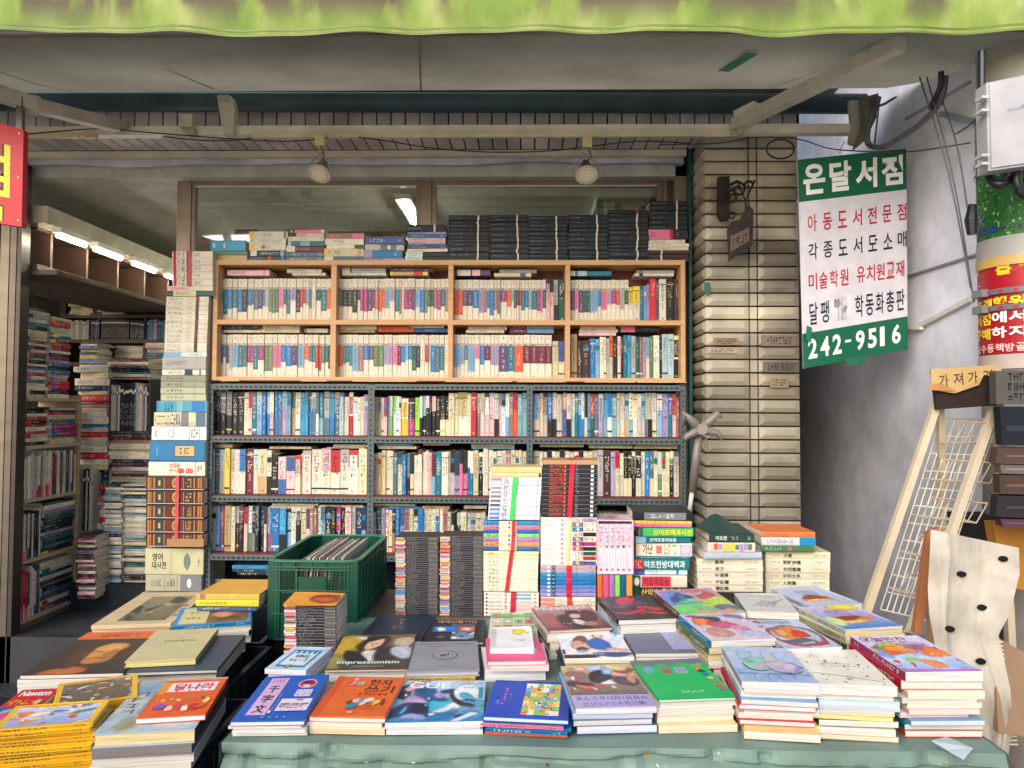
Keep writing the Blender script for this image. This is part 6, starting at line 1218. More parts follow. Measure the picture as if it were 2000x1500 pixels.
def a4(d):
    r = d.r; d.rect(.90,0,1,1,(16,60,160)); d.rect(.0,.97,1,1,(20,90,170))
    for i in range(6):
        for j in range(7): d.k = 3; d.rect(.43+i*.075,.06+j*.124,.43+(i+1)*.075,.06+(j+1)*.124,r.choice(((246,226,110),(250,240,200),(120,190,220),(240,170,90),(150,200,110),(246,246,240),(230,200,60),(90,150,210))))
    for i in range(60): d.k = 5+i % 3; d.ell(r.uniform(.45,.86),r.uniform(.08,.92),r.uniform(.008,.025),r.uniform(.01,.03),r.choice(((60,110,170),(220,90,60),(90,140,60),(40,60,90),(250,210,80),(240,240,250))),7,r.random(),.4)
    d.k = 9; d.gl(.16,.3,.21,.78,6,(226,140,190),True); d.gl(.24,.45,.27,.62,5,(120,180,230),True); d.gl(.10,.3,.13,.4,2,(220,220,240),True); d.gl(.93,.7,.955,.9,4,(180,200,240),True)
pile('deep blue cartoon book', (944,1399), (1110,1407), (946,1328), TZ+.044, .010, (18,70,190), 'deep blue book with a colourful cartoon mosaic panel at the front', art=a4, spine=(16,60,170), pg=(200,216,236), under=PLIST((.7,'t',(120,190,210),'f'),(.8,'p',(230,120,170),'f'),(.8,'b',(90,140,210),'f'),(1,'b',(60,130,200),'f'),(.5,'o',(226,120,80),'f')))
def a5(d):
    d.pic(0,.26,1,1,((120,100,100),(214,190,150)),[(.2,.75,.14,.16,0,(200,160,140),.4),(.12,.7,.16,.12,.3,(150,110,90),.4),(.3,.5,.2,.14,.3,(140,120,120),.3),(.15,.35,.22,.12,0,(70,64,70),.4),(.45,.85,.12,.12,0,(190,206,230),.3),(.45,.62,.12,.2,.2,(40,42,52),.3),(.58,.75,.1,.16,0,(150,190,226),.3),(.55,.5,.14,.12,.5,(60,60,70),.3),(.62,.38,.14,.08,.5,(236,234,236),.3),(.78,.7,.14,.14,0,(220,170,150),.3),(.84,.8,.14,.1,0,(150,90,70),.4),(.85,.45,.18,.16,0,(90,84,90),.4),(.92,.6,.08,.2,0,(206,150,120),.4),(.7,.9,.16,.06,0,(226,200,140),.4),(.22,.28,.1,.05,0,(226,120,90),.3)]+rblobs(11,12,[(236,200,180),(60,50,60),(200,90,90),(220,220,230)],.02,.06), 40, 30, .1, .04)
    d.rect(0,.0,1,.27,(184,176,216)); d.text('あんスタ12月1日目の',.05,.15,.95,.24,(96,70,170),.012); d.text('ビジュアルを初公開!',.12,.03,.9,.115,(110,84,180),.012)
pile('Japanese idol magazine', (1124,1384), (1283,1381), (1096,1302), TZ+.061, .013, (196,186,206), 'glossy Japanese magazine with a group photo and lavender caption band', 'magazine', 'magazine', a5, pg=Z_, under=PLIST((1,'L',(200,206,230),'l'),(1,'A',(214,214,222),'l'),(1.4,'u',(220,220,236),'l')))
def a6(d):
    d.rect(0,.86,1,1,(120,120,130)); d.poly([(0,.88)]+[(i/12,.86+.03*math.sin(i*1.7)) for i in range(13)]+[(1,.0),(0,.0)],(24,190,100)); d.pic(.02,.02,.98,.82,((20,196,104),(60,180,110)),rblobs(4,10,[(20,150,90),(50,206,120),(40,170,100)],.08,.2,.6),16,12,.04)
    d.k = 4; d.ell(.17,.72,.09,.10,(110,170,200),12,0,.15); d.rect(.33,.62,.46,.76,(176,100,110)); d.rect(.52,.62,.68,.77,(150,190,200)); d.rect(.54,.64,.66,.75,(170,140,190)); d.gl(.80,.80,.95,.86,3,(230,226,190))
    for i, c in enumerate(((240,120,60),(40,50,70),(60,110,210),(200,220,60),(130,150,130),(230,90,50),(220,80,150))): d.ell(.86+.012*i,.74-.09*i,.05,.04,c,8,.2,.3)
    d.gl(.36,.12,.66,.18,8,(220,240,226))
pile('bright green textbook', (1287,1367), (1440,1362), (1249,1291), TZ+.075, .006, (30,180,110), 'bright green textbook cover with a grey top edge at the front', art=a6, pg=W_, under=PLIST((1.4,'W',W_,'l'),(1,'w',W_,'l'),(1.2,'P',W_,'l'),(1.4,'x',(236,226,206),'l'),(1.8,'x',(234,222,198),'l')))
def a7(d):
    d.pic(0,0,1,1,((170,188,222),(196,206,232)),rblobs(8,8,[(150,180,216),(200,200,230),(184,206,226)],.1,.3,.8),18,14,.03); d.rect(0,.84,1,.845,(120,130,170)); L_ = (84,90,130)
    for u in (.16,.34,.5,.68): d.poly([(u,.83),(u+.008,.83),(u+.008,.6),(u,.6)],L_); d.poly([(u+.05,.17),(u+.058,.17),(u+.058,.05),(u+.05,.05)],L_)
    d.ell(.36,.48,.22,.20,L_,18,.1,.06); d.ell(.36,.48,.205,.185,(156,206,200),18,.1,.08); d.ell(.7,.40,.26,.17,L_,18,-.2,.06); d.ell(.7,.40,.245,.155,(196,180,214),18,-.2,.08)
    for u, v, a, b_, c in ((.28,.55,.08,.06,(110,190,150)),(.42,.56,.1,.05,(150,214,190)),(.38,.4,.06,.05,(236,170,190)),(.62,.46,.12,.07,(206,196,190)),(.78,.42,.1,.06,(220,200,226)),(.56,.6,.06,.06,(226,206,190)),(.85,.32,.1,.04,(160,150,200))): d.ell(u,v,a,b_,c,11,d.r.random(),.25)
    d.poly([(.02,.2),(.98,.18),(.98,.19),(.02,.21)],L_); d.gl(.4,.9,.7,.95,6,(180,150,190))
pile('pale blue drawing book', (1449,1331), (1600,1337), (1397,1262), TZ+.126, .014, (196,204,232), 'pale blue cookbook with a line drawing of two plates', art=a7, spine=(206,190,210), pg=W_, under=PLIST((.9,'P',W_,'l'),(1,'i',W_,'l'),(1,'L',W_,'l'),(1,'r',(238,226,226),'l'),(.9,'W',W_,'l'),(1,'w',W_,'l'),(1,'r',W_,'l'),(1,'y',Y_,'l'),(1.4,'x',(236,222,214),'l')))
def a8(d):
    d.pic(0,0,1,1,((244,238,222),(240,234,220)),[],4,4,.02); r = d.r
    for i in range(34): d.k = 3+i % 3; d.ell(r.uniform(.05,.95),r.uniform(.05,.95),r.uniform(.008,.03),r.uniform(.008,.024),r.choice(((200,80,110),(150,170,70),(90,130,150),(190,180,120),(120,120,130),(210,190,120))),8,r.random()*3,.4)
    d.gl(.36,.56,.72,.61,6,(120,120,110)); d.gl(.4,.48,.8,.53,7,(120,120,110)); d.poly([(.1,.3),(.5,.22),(.9,.1),(.9,.112),(.5,.235),(.1,.312)],(150,160,110))
pile('cream botanical book', (1594,1337), (1753,1343), (1540,1267), TZ+.122, .020, (242,236,220), 'cream book sprinkled with small painted flowers and leaves', art=a8, pg=(236,224,218), under=PLIST((1.2,'W',W_,'l'),(1.9,'Q',(200,214,230),'l'),(1,'h',(226,212,196),'l'),(.8,'y',(232,226,170),'l'),(1.4,'G',W_,'l'),(1.3,'w',W_,'l'),(1,'e',(236,222,204),'l')))
def a9(d):
    d.pic(0,0,1,1,((190,150,220),(226,220,240)),[(.5,.16,.6,.1,0,(170,190,240),.4),(.4,.34,.5,.14,0,(190,220,240),.5),(.28,.58,.22,.14,.1,(230,90,40),.4),(.46,.62,.2,.12,.1,(240,150,50),.4),(.2,.68,.12,.08,0,(90,170,70),.3),(.36,.74,.16,.05,.3,(206,214,60),.4),(.7,.7,.2,.1,-.2,(150,110,150),.5),(.84,.5,.2,.12,-.1,(236,120,50),.4),(.52,.22,.12,.09,0,(244,140,70),.3),(.34,.28,.1,.06,.5,(150,200,110),.5),(.1,.5,.08,.14,0,(120,160,230),.5)]+rblobs(21,18,[(246,180,60),(214,60,40),(250,220,170),(120,160,60)],.015,.05), 44, 32, .12, .04)
    d.rect(0,0,1,.06,(190,110,210)); d.text('오늘반찬',.06,.82,.74,.97,(150,34,70),.02); d.gl(.2,.75,.9,.80,12,(120,40,110))
pile('glossy recipe book', (1768,1313), (1920,1313), (1662,1243), TZ+.148, .020, (236,226,232), 'glossy white recipe book with dishes topping the rightmost front pile', art=a9, spine=(170,60,110), pg=(238,228,216), under=PLIST((1.9,'r',W_,'l',1.06),(1.4,'w',(238,230,206),'l'),(1,'W',W_,'l',.98),(1,'w',(236,226,212),'l',.97),(.9,'P',(240,220,206),'l',.92),(1,'W',(236,214,212),'l',.92),(1,'L',(222,222,236),'l',.96),(1.2,'t',W_,'l',1.04),(1.3,'o',(238,230,222),'l',1.02)))
# ---- second row
def ak(d):
    d.pic(0,0,1,1,((196,214,240),(206,220,240)),rblobs(2,14,[(240,240,250),(180,200,236)],.03,.1,.5),14,10,.06); d.rect(.14,.12,.86,.86,(30,140,180)); d.rect(.2,.2,.8,.8,(220,234,244)); [d.rect(.26+i*.14,.70,.34+i*.14,.84,(40,130,180)) for i in range(4)]
    d.text('KING',.36,.52,.68,.64,(40,50,70),.02); d.gl(.3,.36,.74,.48,4,(30,36,56)); d.ell(.46,.14,.09,.07,(40,110,110)); d.ell(.46,.14,.05,.04,(200,180,90))
pile('small pale blue booklet', (517,1307), (598,1311), (549,1262), TZ+.036, .012, (206,216,236), 'small pale blue booklet marked KING on a neat white pile', art=ak, pg=Z_, under=PLIST((1,'W',Z_,'l'),(1,'W',Z_,'l')))
pile('orange topped comic', (553,1180), (657,1180), (571,1159), X(605,1180,2.25).z+.0045, .004, (232,150,50), 'comic with an orange and rust brown cover on the short column before the crate', 'comic_book', 'comic book', lambda d: d.pic(0,0,1,1,((236,160,50),(240,170,60)),[(.72,.45,.3,.4,0,(160,60,20),.3),(.7,.4,.2,.2,.4,(206,96,50),.4)],20,12,.12), side='f', pg=(230,230,240))
def ai(d):
    # a plain painted portrait of a girl in dark clothes (a stand-in, not a known painting)
    d.pic(0,0,1,1,((60,54,50),(120,100,60)),[(.1,.7,.2,.4,0,(206,170,60),.5),(.05,.2,.2,.2,0,(150,140,80),.4),(.45,.75,.2,.3,0,(60,40,34),.3),(.46,.72,.1,.17,0,(222,186,150),.25),(.44,.9,.14,.08,.2,(50,34,30),.3),(.46,.3,.16,.24,0,(226,220,206),.3),(.3,.3,.14,.22,.4,(34,34,42),.3),(.66,.38,.14,.26,-.4,(38,38,46),.3),(.9,.5,.14,.2,0,(190,196,210),.4),(.86,.8,.14,.14,0,(200,180,150),.4),(.5,.12,.4,.08,0,(70,76,70),.4),(.24,.92,.06,.06,0,(230,220,210),.3),(.9,.15,.2,.1,0,(70,66,60),.4)], 44, 32, .10, .03)
    d.ell(.425,.735,.018,.010,(60,44,40),8); d.ell(.495,.735,.018,.010,(60,44,40),8); d.poly([(.455,.73),(.468,.73),(.472,.675),(.452,.675)],(204,162,128)); d.ell(.462,.645,.026,.010,(190,90,90),8)
    d.text('impressionism',.10,.12,.88,.23,(240,240,236),.018); d.gl(.3,.06,.7,.09,14,(220,220,216))
pile('portrait cover art book', (634,1309), (795,1307), (672,1242), TZ+.036, .006, (110,96,80), 'art book with a painted portrait and the white title impressionism', art=ai, pg=(230,180,170), under=PLIST((1,'W',W_,'l'),(1.4,'W',W_,'l')))
def asv(d):
    d.gl(.12,.88,.9,.93,14,(70,72,80)); d.gl(.3,.80,.7,.83,12,(90,92,100)); d.ell(.52,.50,.18,.15,(70,74,80),24); d.ell(.52,.50,.165,.135,(160,162,166),24); d.ell(.52,.50,.12,.09,(96,98,104),20); d.ell(.52,.50,.11,.08,(164,166,170),20)
    for u, v, a, b_ in ((.5,.5,.06,.025),(.57,.52,.02,.03),(.47,.46,.008,.03),(.52,.46,.008,.03)): d.ell(u,v,a,b_,(40,42,48),8)
    d.gl(.4,.12,.62,.15,8,(110,112,118))
pile('silver embossed book', (791,1312), (937,1309), (804,1254), TZ+.034, .016, (150,152,158), 'silver grey book with an embossed oval seal in the second row', art=asv, hard=True, spine=(150,152,158), pg=(196,198,206), under=PLIST((1,'y',(238,206,60),'f'),))
pile('pink album', (952,1292), (1066,1290), (958,1247), TZ+.058, .012, (232,80,130), 'bright pink album peeking out beneath the white notepad', pg=W_, art=lambda d: (d.rect(.72,.1,.95,.95,(236,90,140)), d.text('S',.76,.3,.9,.8,(250,220,230),.02)), under=PLIST((.8,'P',W_,'l',1.02),(1.8,'W',(232,230,236),'l',1.06)))
pile('white notepad', (957,1268), (1043,1268), (956,1226), TZ+.071, .012, (240,240,244), 'white spiral notepad with a yellow motif lying on the pink album', 'notepad', 'notepad', lambda d: (d.pic(.52,.6,.95,.95,((240,240,244),(240,240,244)),[(.35,.5,.4,.36,0,(226,210,40),.2),(.7,.4,.3,.12,.3,(230,206,60),.2)],16,10,.1), d.gl(.6,.35,.8,.42,4,(90,90,100)), [d.rect(.0,.12+i*.085,.14,.135+i*.085,(70,60,70) if i != 3 else (220,90,150)) for i in range(10)]), pg=(214,220,236))
def agr(d):
    for i in range(4):
        for j in range(4): d.k = 2; d.rect(.04+i*.24,.05+j*.24,.26+i*.24,.26+j*.24,d.r.choice(((120,170,90),(200,120,110),(170,190,130),(214,206,190),(150,140,110)))); d.k = 4; d.ell(.15+i*.24,.15+j*.24,.07,.06,d.r.choice(((90,140,60),(200,60,60),(180,60,70),(230,230,220))),9,0,.3)
    d.k = 6; d.rect(.0,.80,1,.90,(90,190,90))
pile('grid of pictures booklet', (956,1246), (1051,1246), (960,1198), TZ+.05, .010, (226,226,220), 'booklet with a grid of small food pictures behind the white notepad', art=agr, pg=W_, under=PLIST((1,'h',W_,'l'),(1,'W',W_,'l'),(1,'w',W_,'l')))
def acp(d):
    d.pic(0,0,1,1,((240,238,240),(236,240,246)),[(.33,.62,.12,.2,0,(120,76,60),.25),(.28,.5,.1,.14,0,(226,170,150),.3),(.35,.42,.18,.12,.2,(226,176,156),.3),(.3,.30,.1,.1,0,(60,56,64),.3),(.6,.84,.1,.13,0,(110,76,56),.2),(.62,.80,.075,.1,0,(230,186,164),.25),(.6,.48,.17,.24,0,(30,110,190),.2),(.84,.3,.18,.06,-.3,(230,180,160),.3),(.72,.12,.3,.08,0,(60,80,130),.3),(.2,.05,.3,.08,0,(40,44,50),.3)],44,32,.05,.015)
    d.text('Bniw',.06,.86,.42,.96,(30,110,160),.01); d.text('스타일리시가이드',.2,.20,.74,.29,(240,240,246),.02); d.gl(.2,.1,.6,.17,14,(240,240,240)); d.rect(.0,.15,.04,.3,(30,30,30))
pile('couple cover magazine', (1103,1287), (1239,1286), (1087,1234), TZ+.066, .012, (236,234,236), 'magazine showing a man in a blue shirt beside a crouching woman', 'magazine', 'magazine', acp, pg=(236,220,190), under=PLIST((1,'x',(226,206,160),'l',1.02),(.6,'k',(226,206,160),'l'),(.8,'d',W_,'l'),(.6,'k',W_,'l'),(.7,'A',W_,'l')))
def agy(d): d.pic(.56,.12,1,1,((176,176,220),(170,172,214)),[],6,6,.03); d.k = 4; d.gl(.2,.5,.42,.55,7,(150,160,176)); d.gl(.50,.45,.52,.8,8,(160,170,190),True)
pile('grey notebook', (1241,1276), (1382,1275), (1215,1227), TZ+.074, .012, (112,118,140), 'grey notebook partly covered by a lavender sheet in the second row', art=agy, pg=W_, under=PLIST((1,'W',W_,'l'),(1,'x',Y_,'l'),(1,'w',W_,'l'),(1,'G',W_,'l')))
def ahg(d): d.pic(0,0,1,1,((226,206,214),(206,200,224)),[(.34,.78,.2,.14,0,(90,70,76),.3),(.22,.66,.16,.14,.3,(236,130,90),.4),(.24,.5,.1,.1,0,(236,180,150),.4),(.5,.55,.26,.13,-.3,(206,90,130),.3),(.7,.4,.16,.08,-.3,(226,140,170),.4),(.3,.25,.2,.14,.5,(200,150,140),.3),(.8,.2,.2,.1,0,(190,200,230),.4),(.85,.85,.16,.1,0,(150,110,140),.4)],34,26,.05,.03); d.gl(.45,.86,.75,.94,5,(140,120,150)); d.ell(.15,.9,.09,.04,(160,70,130),12)
pile('pink sleeping girl book', (1389,1253), (1516,1249), (1351,1200), TZ+.132, .016, (214,206,222), 'pastel book with a pink figure and a bright blue spine', art=ahg, spine=(30,140,200), pg=W_, under=PLIST((1,'g',(214,200,170),'l'),(1,'x',Y_,'l'),(1,'w',W_,'l'),(1,'r',W_,'l'),(1,'W',W_,'l'),(1,'k',W_,'l')))
def apl(d): d.pic(0,0,1,1,((206,200,220),(190,214,236)),[(.5,.42,.5,.36,-.05,(206,50,50),.15),(.5,.43,.44,.30,-.05,(190,206,224),.2),(.45,.5,.3,.2,-.1,(236,130,60),.3),(.62,.45,.16,.12,-.2,(226,60,40),.3),(.3,.55,.1,.1,0,(246,180,110),.3),(.45,.24,.3,.06,0,(90,100,120),.4)]+rblobs(31,12,[(240,170,90),(200,60,40),(250,220,180)],.02,.05),36,28,.08,.02); d.text('혼자만의요리',.1,.84,.75,.95,(50,60,110),.01); d.ell(.1,.93,.08,.04,(200,60,70),12)
pile('red plate cookbook', (1538,1268), (1645,1266), (1484,1212), TZ+.130, .014, (206,214,232), 'cookbook showing food on a red rimmed plate on the right half', art=apl, pg=W_, under=PLIST((1,'W',W_,'l'),(1,'L',W_,'l'),(1,'w',W_,'l'),(1,'r',W_,'l'),(1,'w',W_,'l'),(1,'x',W_,'l')))
def abg(top):
    def f(d): d.pic(0,0,1,1,((60,140,210) if not top else (196,206,230),(226,206,232) if not top else (206,214,234)),[(.42,.36,.30,.14,0,(232,150,60),.25),(.42,.44,.26,.09,0,(150,70,50),.3),(.42,.28,.30,.05,0,(250,200,110),.3)]+([(.75,.9,.3,.14,0,(248,222,60),.3),(.12,.3,.12,.2,0,(220,236,150),.5),(.8,.42,.1,.06,.4,(230,120,110),.3)] if not top else []),34,26,.06,.02); d.text('찜닭갈비요리' if not top else '행복한밥상',.26,.66,.66,.78,(150,60,160) if not top else (110,110,160),.01); d.text('보쌈비법',.3,.55,.66,.64,(190,60,150) if not top else (120,120,170),.01)
    return f
pile('second burger cookbook', (1651,1230), (1763,1224), (1594,1185), TZ+.140, .018, (212,206,230), 'lilac and blue cookbook with a burger and a yellow corner', art=abg(False), spine=(206,214,190), pg=(236,214,160), under=PLIST((1,'x',(226,226,170),'l',1.06),(1,'g',(214,206,180),'l'),(1,'k',W_,'l'),(1,'w',W_,'l'),(1,'W',W_,'l'),(1,'w',W_,'l')))
# ---- third row
pile('upper burger cookbook', (1588,1186), (1684,1181), (1523,1149), TZ+.137, .018, (206,212,232), 'pale blue cookbook with hearts and a cake at the back right', art=abg(True), pg=(236,230,214), under=PLIST((1,'w',W_,'l'),(1,'G',W_,'l'),(1,'x',W_,'l'),(1,'w',W_,'l'),(1,'W',W_,'l'),(1,'w',W_,'l')))
def awl(d): d.gl(.3,.8,.8,.88,9,(110,110,110)); [d.poly([(.1+i*.12,.2+d.r.random()*.2),(.5+i*.06,.5+d.r.random()*.2),(.5+i*.06,.512+d.r.random()*.2),(.1+i*.12,.21+d.r.random()*.2)],(180,180,176)) for i in range(5)]; d.poly([(.62,.45),(.9,.72),(.91,.71),(.63,.44)],(90,90,90))
pile('white sketch book', (1458,1194), (1561,1198), (1421,1158), TZ+.13, .02, (214,212,208), 'plain grey white book with faint pencil lines in the back row', art=awl, pg=(238,234,222), under=PLIST((1,'W',W_,'l'),(1,'Q',W_,'l'),(1,'M',W_,'l'),(1,'w',W_,'l')))
def afc(d): d.pic(0,0,1,1,((170,220,90),(206,150,190)),[(.15,.6,.3,.3,0,(110,150,226),.6),(.3,.62,.16,.18,0,(30,70,140),.3),(.3,.62,.08,.09,0,(80,130,190),.3),(.72,.7,.2,.12,-.1,(200,80,90),.3),(.5,.3,.4,.2,0,(110,206,160),.6),(.8,.4,.3,.16,.2,(200,230,90),.5),(.85,.18,.2,.1,-.3,(110,110,150),.3),(.6,.08,.3,.08,0,(230,160,110),.4),(.1,.15,.2,.14,0,(120,220,120),.5),(.5,.95,.5,.08,0,(220,130,150),.5)],40,30,.07,.05); d.gl(.12,.84,.9,.93,13,(90,60,120)); d.poly([(.05,.34),(.4,.40),(.7,.34),(.7,.355),(.4,.42),(.05,.36)],(40,60,90))
pile('rainbow face book', (1329,1199), (1457,1196), (1301,1152), TZ+.132, .018, (170,160,200), 'vivid rainbow painted face cover in the back row', art=afc, spine=(120,90,80), pg=(238,234,222), under=PLIST((1,'r',W_,'l'),(1,'W',W_,'l'),(1,'w',W_,'l'),(1,'k',W_,'l'),(1,'w',W_,'l')))
def ard(d): d.pic(0,0,1,1,((60,54,62),(40,42,50)),[(.45,.8,.2,.14,0,(206,30,60),.25),(.55,.9,.05,.1,0,(60,40,50),.3),(.3,.3,.3,.06,.1,(206,40,90),.3),(.7,.25,.24,.05,-.1,(230,60,70),.3),(.3,.55,.2,.05,.1,(90,90,130),.4),(.75,.45,.2,.05,0,(190,60,80),.4),(.1,.7,.1,.1,0,(60,100,90),.4)]+rblobs(41,14,[(220,40,80),(70,80,120),(150,50,80),(30,30,36)],.02,.08),34,26,.12,.05); d.gl(.3,.6,.8,.66,14,(150,150,170))
pile('dark red abstract book', (1208,1211), (1325,1207), (1191,1166), TZ+.115, .016, (50,46,54), 'dark book with red abstract figures in the back row', art=ard, pg=W_, under=PLIST((1,'W',W_,'l'),(1,'L',W_,'l'),(1,'w',W_,'l'),(1,'k',W_,'l')))
def apr(d): d.pic(0,0,1,1,((110,60,60),(190,150,150)),[(.5,.3,.24,.34,.2,(40,34,38),.25),(.58,.66,.12,.14,0,(50,34,32),.2),(.6,.56,.09,.1,0,(220,176,160),.25),(.6,.3,.08,.12,.3,(226,220,220),.3),(.82,.5,.14,.26,0,(96,60,56),.3),(.74,.2,.12,.1,0,(180,130,110),.3),(.15,.4,.14,.3,0,(170,90,90),.5)],34,26,.08,.02); d.text('PREMIERE',.04,.84,.96,.97,(236,214,214),.02); d.gl(.08,.08,.5,.2,6,(206,30,90)); d.gl(.3,.22,.6,.27,9,(236,220,220))
pile('film magazine', (1073,1232), (1195,1226), (1061,1186), TZ+.085, .008, (150,100,100), 'brown toned film magazine with pale title letters PREMIERE', 'magazine', 'magazine', apr, pg=(206,196,180), under=PLIST((1,'h',W_,'l'),(1,'e',W_,'l'),(1,'W',W_,'l')))
def anv(d): d.gl(.44,.56,.52,.82,2,(170,160,140),True); d.gl(.40,.38,.58,.52,3,(150,144,130)); d.gl(.26,.4,.27,.6,4,(60,70,90),True)
pile('plain navy book', (699,1247), (823,1250), (731,1199), TZ+.028, .012, (30,44,68), 'plain navy book with a tiny crest left of centre in the third row', art=anv, spine=(26,38,60), hard=True, under=PLIST((1,'d',W_,'l'),))
def anb(d): d.text('세계인물기행',.14,.82,.84,.95,(236,150,90),.02); d.rect(.10,.40,.82,.66,(60,90,150)); d.pic(.12,.42,.52,.64,((30,110,210),(40,130,220)),[(.3,.5,.2,.4,0,(230,240,250),.3)],12,8,.1); d.pic(.54,.42,.82,.64,((200,100,60),(226,120,70)),[(.5,.5,.3,.3,0,(240,210,190),.4)],10,8,.1); d.rect(.40,.66,.82,.78,(90,100,116)); d.pic(.44,.08,.82,.4,((150,170,200),(120,140,170)),rblobs(9,8,[(220,220,230),(60,80,110)],.08,.2),12,8,.1); d.gl(.16,.14,.32,.22,4,(200,190,170))
pile('navy picture book', (826,1253), (946,1253), (844,1210), TZ+.026, .012, (24,36,50), 'navy picture book with an orange title and blue photographs', art=anb, hard=True, under=PLIST((1,'k',W_,'l'),))
# ---- left stand
LZ = .75; FLR = .656
def ang(seed):
    def f(d): d.rect(0,0,1,1,(240,186,30)); d.pic(.07,.05,.93,.90,((150,170,220),(206,210,230)) if seed else ((90,80,60),(120,110,90)),(rblobs(seed,26,[(240,130,60),(206,60,60),(90,140,80),(60,90,170),(240,220,210),(250,200,120)],.04,.13,.3) if seed else rblobs(77,44,[(230,150,110),(40,36,34),(206,200,210),(120,90,60),(150,140,180)],.02,.07,.2)),36,26,.16,.05); d.rect(.84,.78,.91,.88,(200,214,236)); d.gl(.1,.925,.8,.975,20,(150,70,30))
    return f
def ynat(key, fl, fr, bl, zt, T, label, seed, under): return pile(key, fl, fr, bl, zt, T, (240,186,30), label, 'magazine', 'magazine', ang(seed), side='f', pg=W_, spine=(240,186,30), under=under, floor=FLR, uname='magazine')
ynat('rear yellow framed magazine', (100,1385), (268,1360), (140,1334), LZ+.002, .008, 'yellow framed magazine with a crowd photo, the rear of the two', 0, PLIST(*[(1,(236,180,24),W_,'f')]*6))
Q = quad((5,1425),(181,1411),(84,1381), LZ+.012)
ynat('front yellow framed magazine', (-18,1427), (181,1411), (48,1381), LZ+.012, .008, 'yellow framed magazine with a colourful painting on the front left pile', 5, PLIST(*[(1,(238,184,26),W_,'f')]*11))
for o in list(COL.objects):
    if o.get('label', '').startswith('pale covered book') and 'yellow framed' in o['label']: o['label'] = o['label'].replace('pale covered book', 'yellow spined magazine'); o['category'] = 'magazine'
def anw(d): d.rect(0,.74,1,1,(206,24,40)); d.text('Newton',.12,.80,.92,.95,(246,240,240),.03); d.rect(0,0,1,.5,(20,80,170)); d.gl(.1,.56,.8,.70,6,(244,226,60)); d.ell(.45,.26,.3,.2,(120,200,140),14); d.ell(.42,.26,.18,.11,(214,60,160),12); d.ell(.86,.62,.07,.08,(240,180,60),12); d.ell(.86,.62,.045,.05,(170,206,230),12)
pile('red topped science magazine', (-62,1425), (22,1421), (6,1350), LZ-.004, .01, (206,24,40), 'red and blue science magazine titled Newton cut by the left edge', 'magazine', 'magazine', anw, pg=W_, floor=FLR, under=PLIST((1,'y',W_,'f'),(1,'W',W_,'f')))
def abb(d): d.pic(0,0,1,1,((160,186,206),(170,180,160)),rblobs(14,12,[(130,160,190),(190,200,190),(150,150,120)],.1,.25,.6),24,20,.05); d.gl(.08,.3,.22,.75,4,(70,84,100),True); d.gl(.26,.3,.3,.8,10,(90,100,116),True)
pile('big misty landscape book', (181,1434), (381,1423), (299,1329), LZ-.002, .031, (160,178,190), 'large misty blue book under the orange children book on the left', art=abb, spine=(60,70,66), side='r', pg=(226,206,160), hard=True, floor=FLR, under=PLIST((1.2,'A',(128,124,122),'r'),(1,'W',(214,208,200),'r'),(1,'W',(214,208,200),'r')))
def aok(d):
    d.rect(.14,.66,.9,.92,(240,232,230)); d.rect(.0,.60,.14,.94,(240,150,40)); d.text('달나라',.22,.70,.86,.89,(214,34,60),.03); [d.ell(.3+i*.2,.68,.02,.02,(50,80,160),7) for i in range(3)]
    for i in range(6): d.ell(.2+i*.12,.42+.03*(i % 2),.035,.035,((240,190,60),(150,200,90),(240,220,160),(120,160,80),(230,90,60),(90,90,140))[i],10,0,.2)
    for u, v, a, b_, c in ((.22,.25,.09,.08,(130,70,180)),(.38,.2,.06,.07,(250,190,160)),(.5,.24,.05,.09,(214,50,90)),(.62,.18,.05,.08,(250,230,210)),(.74,.22,.07,.09,(200,20,40)),(.88,.36,.05,.08,(246,206,80)),(.84,.22,.1,.03,(220,110,50))): d.ell(u,v,a,b_,c,12,.3,.2)
pile('orange children book', (266,1404), (401,1396), (333,1331), LZ+.012, .012, (232,92,34), 'orange children book with red title letters on the misty blue book', art=aok, pg=(244,242,244), side='r')
def alz(d):
    # calm anonymous face painted in warm browns (a plain stand-in)
    d.pic(0,0,1,.80,((52,40,34),(66,58,52)),[(.52,.55,.20,.30,.1,(206,140,70),.18),(.54,.72,.18,.14,.1,(214,156,84),.3),(.50,.34,.10,.10,0,(196,128,62),.3),(.36,.05,.22,.14,.2,(190,104,50),.3),(.30,.5,.10,.34,.1,(84,56,40),.4),(.80,.62,.12,.26,-.1,(70,46,34),.4),(.62,.50,.06,.16,0,(180,110,56),.6)],46,34,.05,.012)
    d.ell(.46,.485,.035,.008,(80,44,26),10,.1); d.ell(.62,.49,.03,.008,(80,44,26),10,-.1); d.poly([(.545,.49),(.56,.49),(.565,.40),(.54,.40)],(176,110,54)); d.ell(.545,.345,.05,.010,(150,64,40),10)
    d.rect(0,.80,1,1,(232,110,50)); d.text('세계의 명화',.2,.84,.85,.94,(50,30,30),.0)
pile('brown portrait album', (39,1319), (240,1314), (177,1236), LZ-.002, .012, (70,56,48), 'art album with a serene brown painted face and an orange title band', art=alz, pg=W_, floor=FLR, under=PLIST((1,'W',W_,'l'),(1,'W',W_,'l'),(1,'w',W_,'l'),(1,'W',W_,'l')))
pile('dark blue hardback', (243,1313), (424,1307), (318,1244), LZ-.004, .012, (60,76,96), 'dark slate blue hardback beneath the olive cream book on the left', pg=(226,222,210), side='r', hard=True, spine=(120,120,120), floor=FLR, under=PLIST((1.3,'h',(214,206,190),'r'),(1,'k',W_,'r'),(1,'k',W_,'r')))
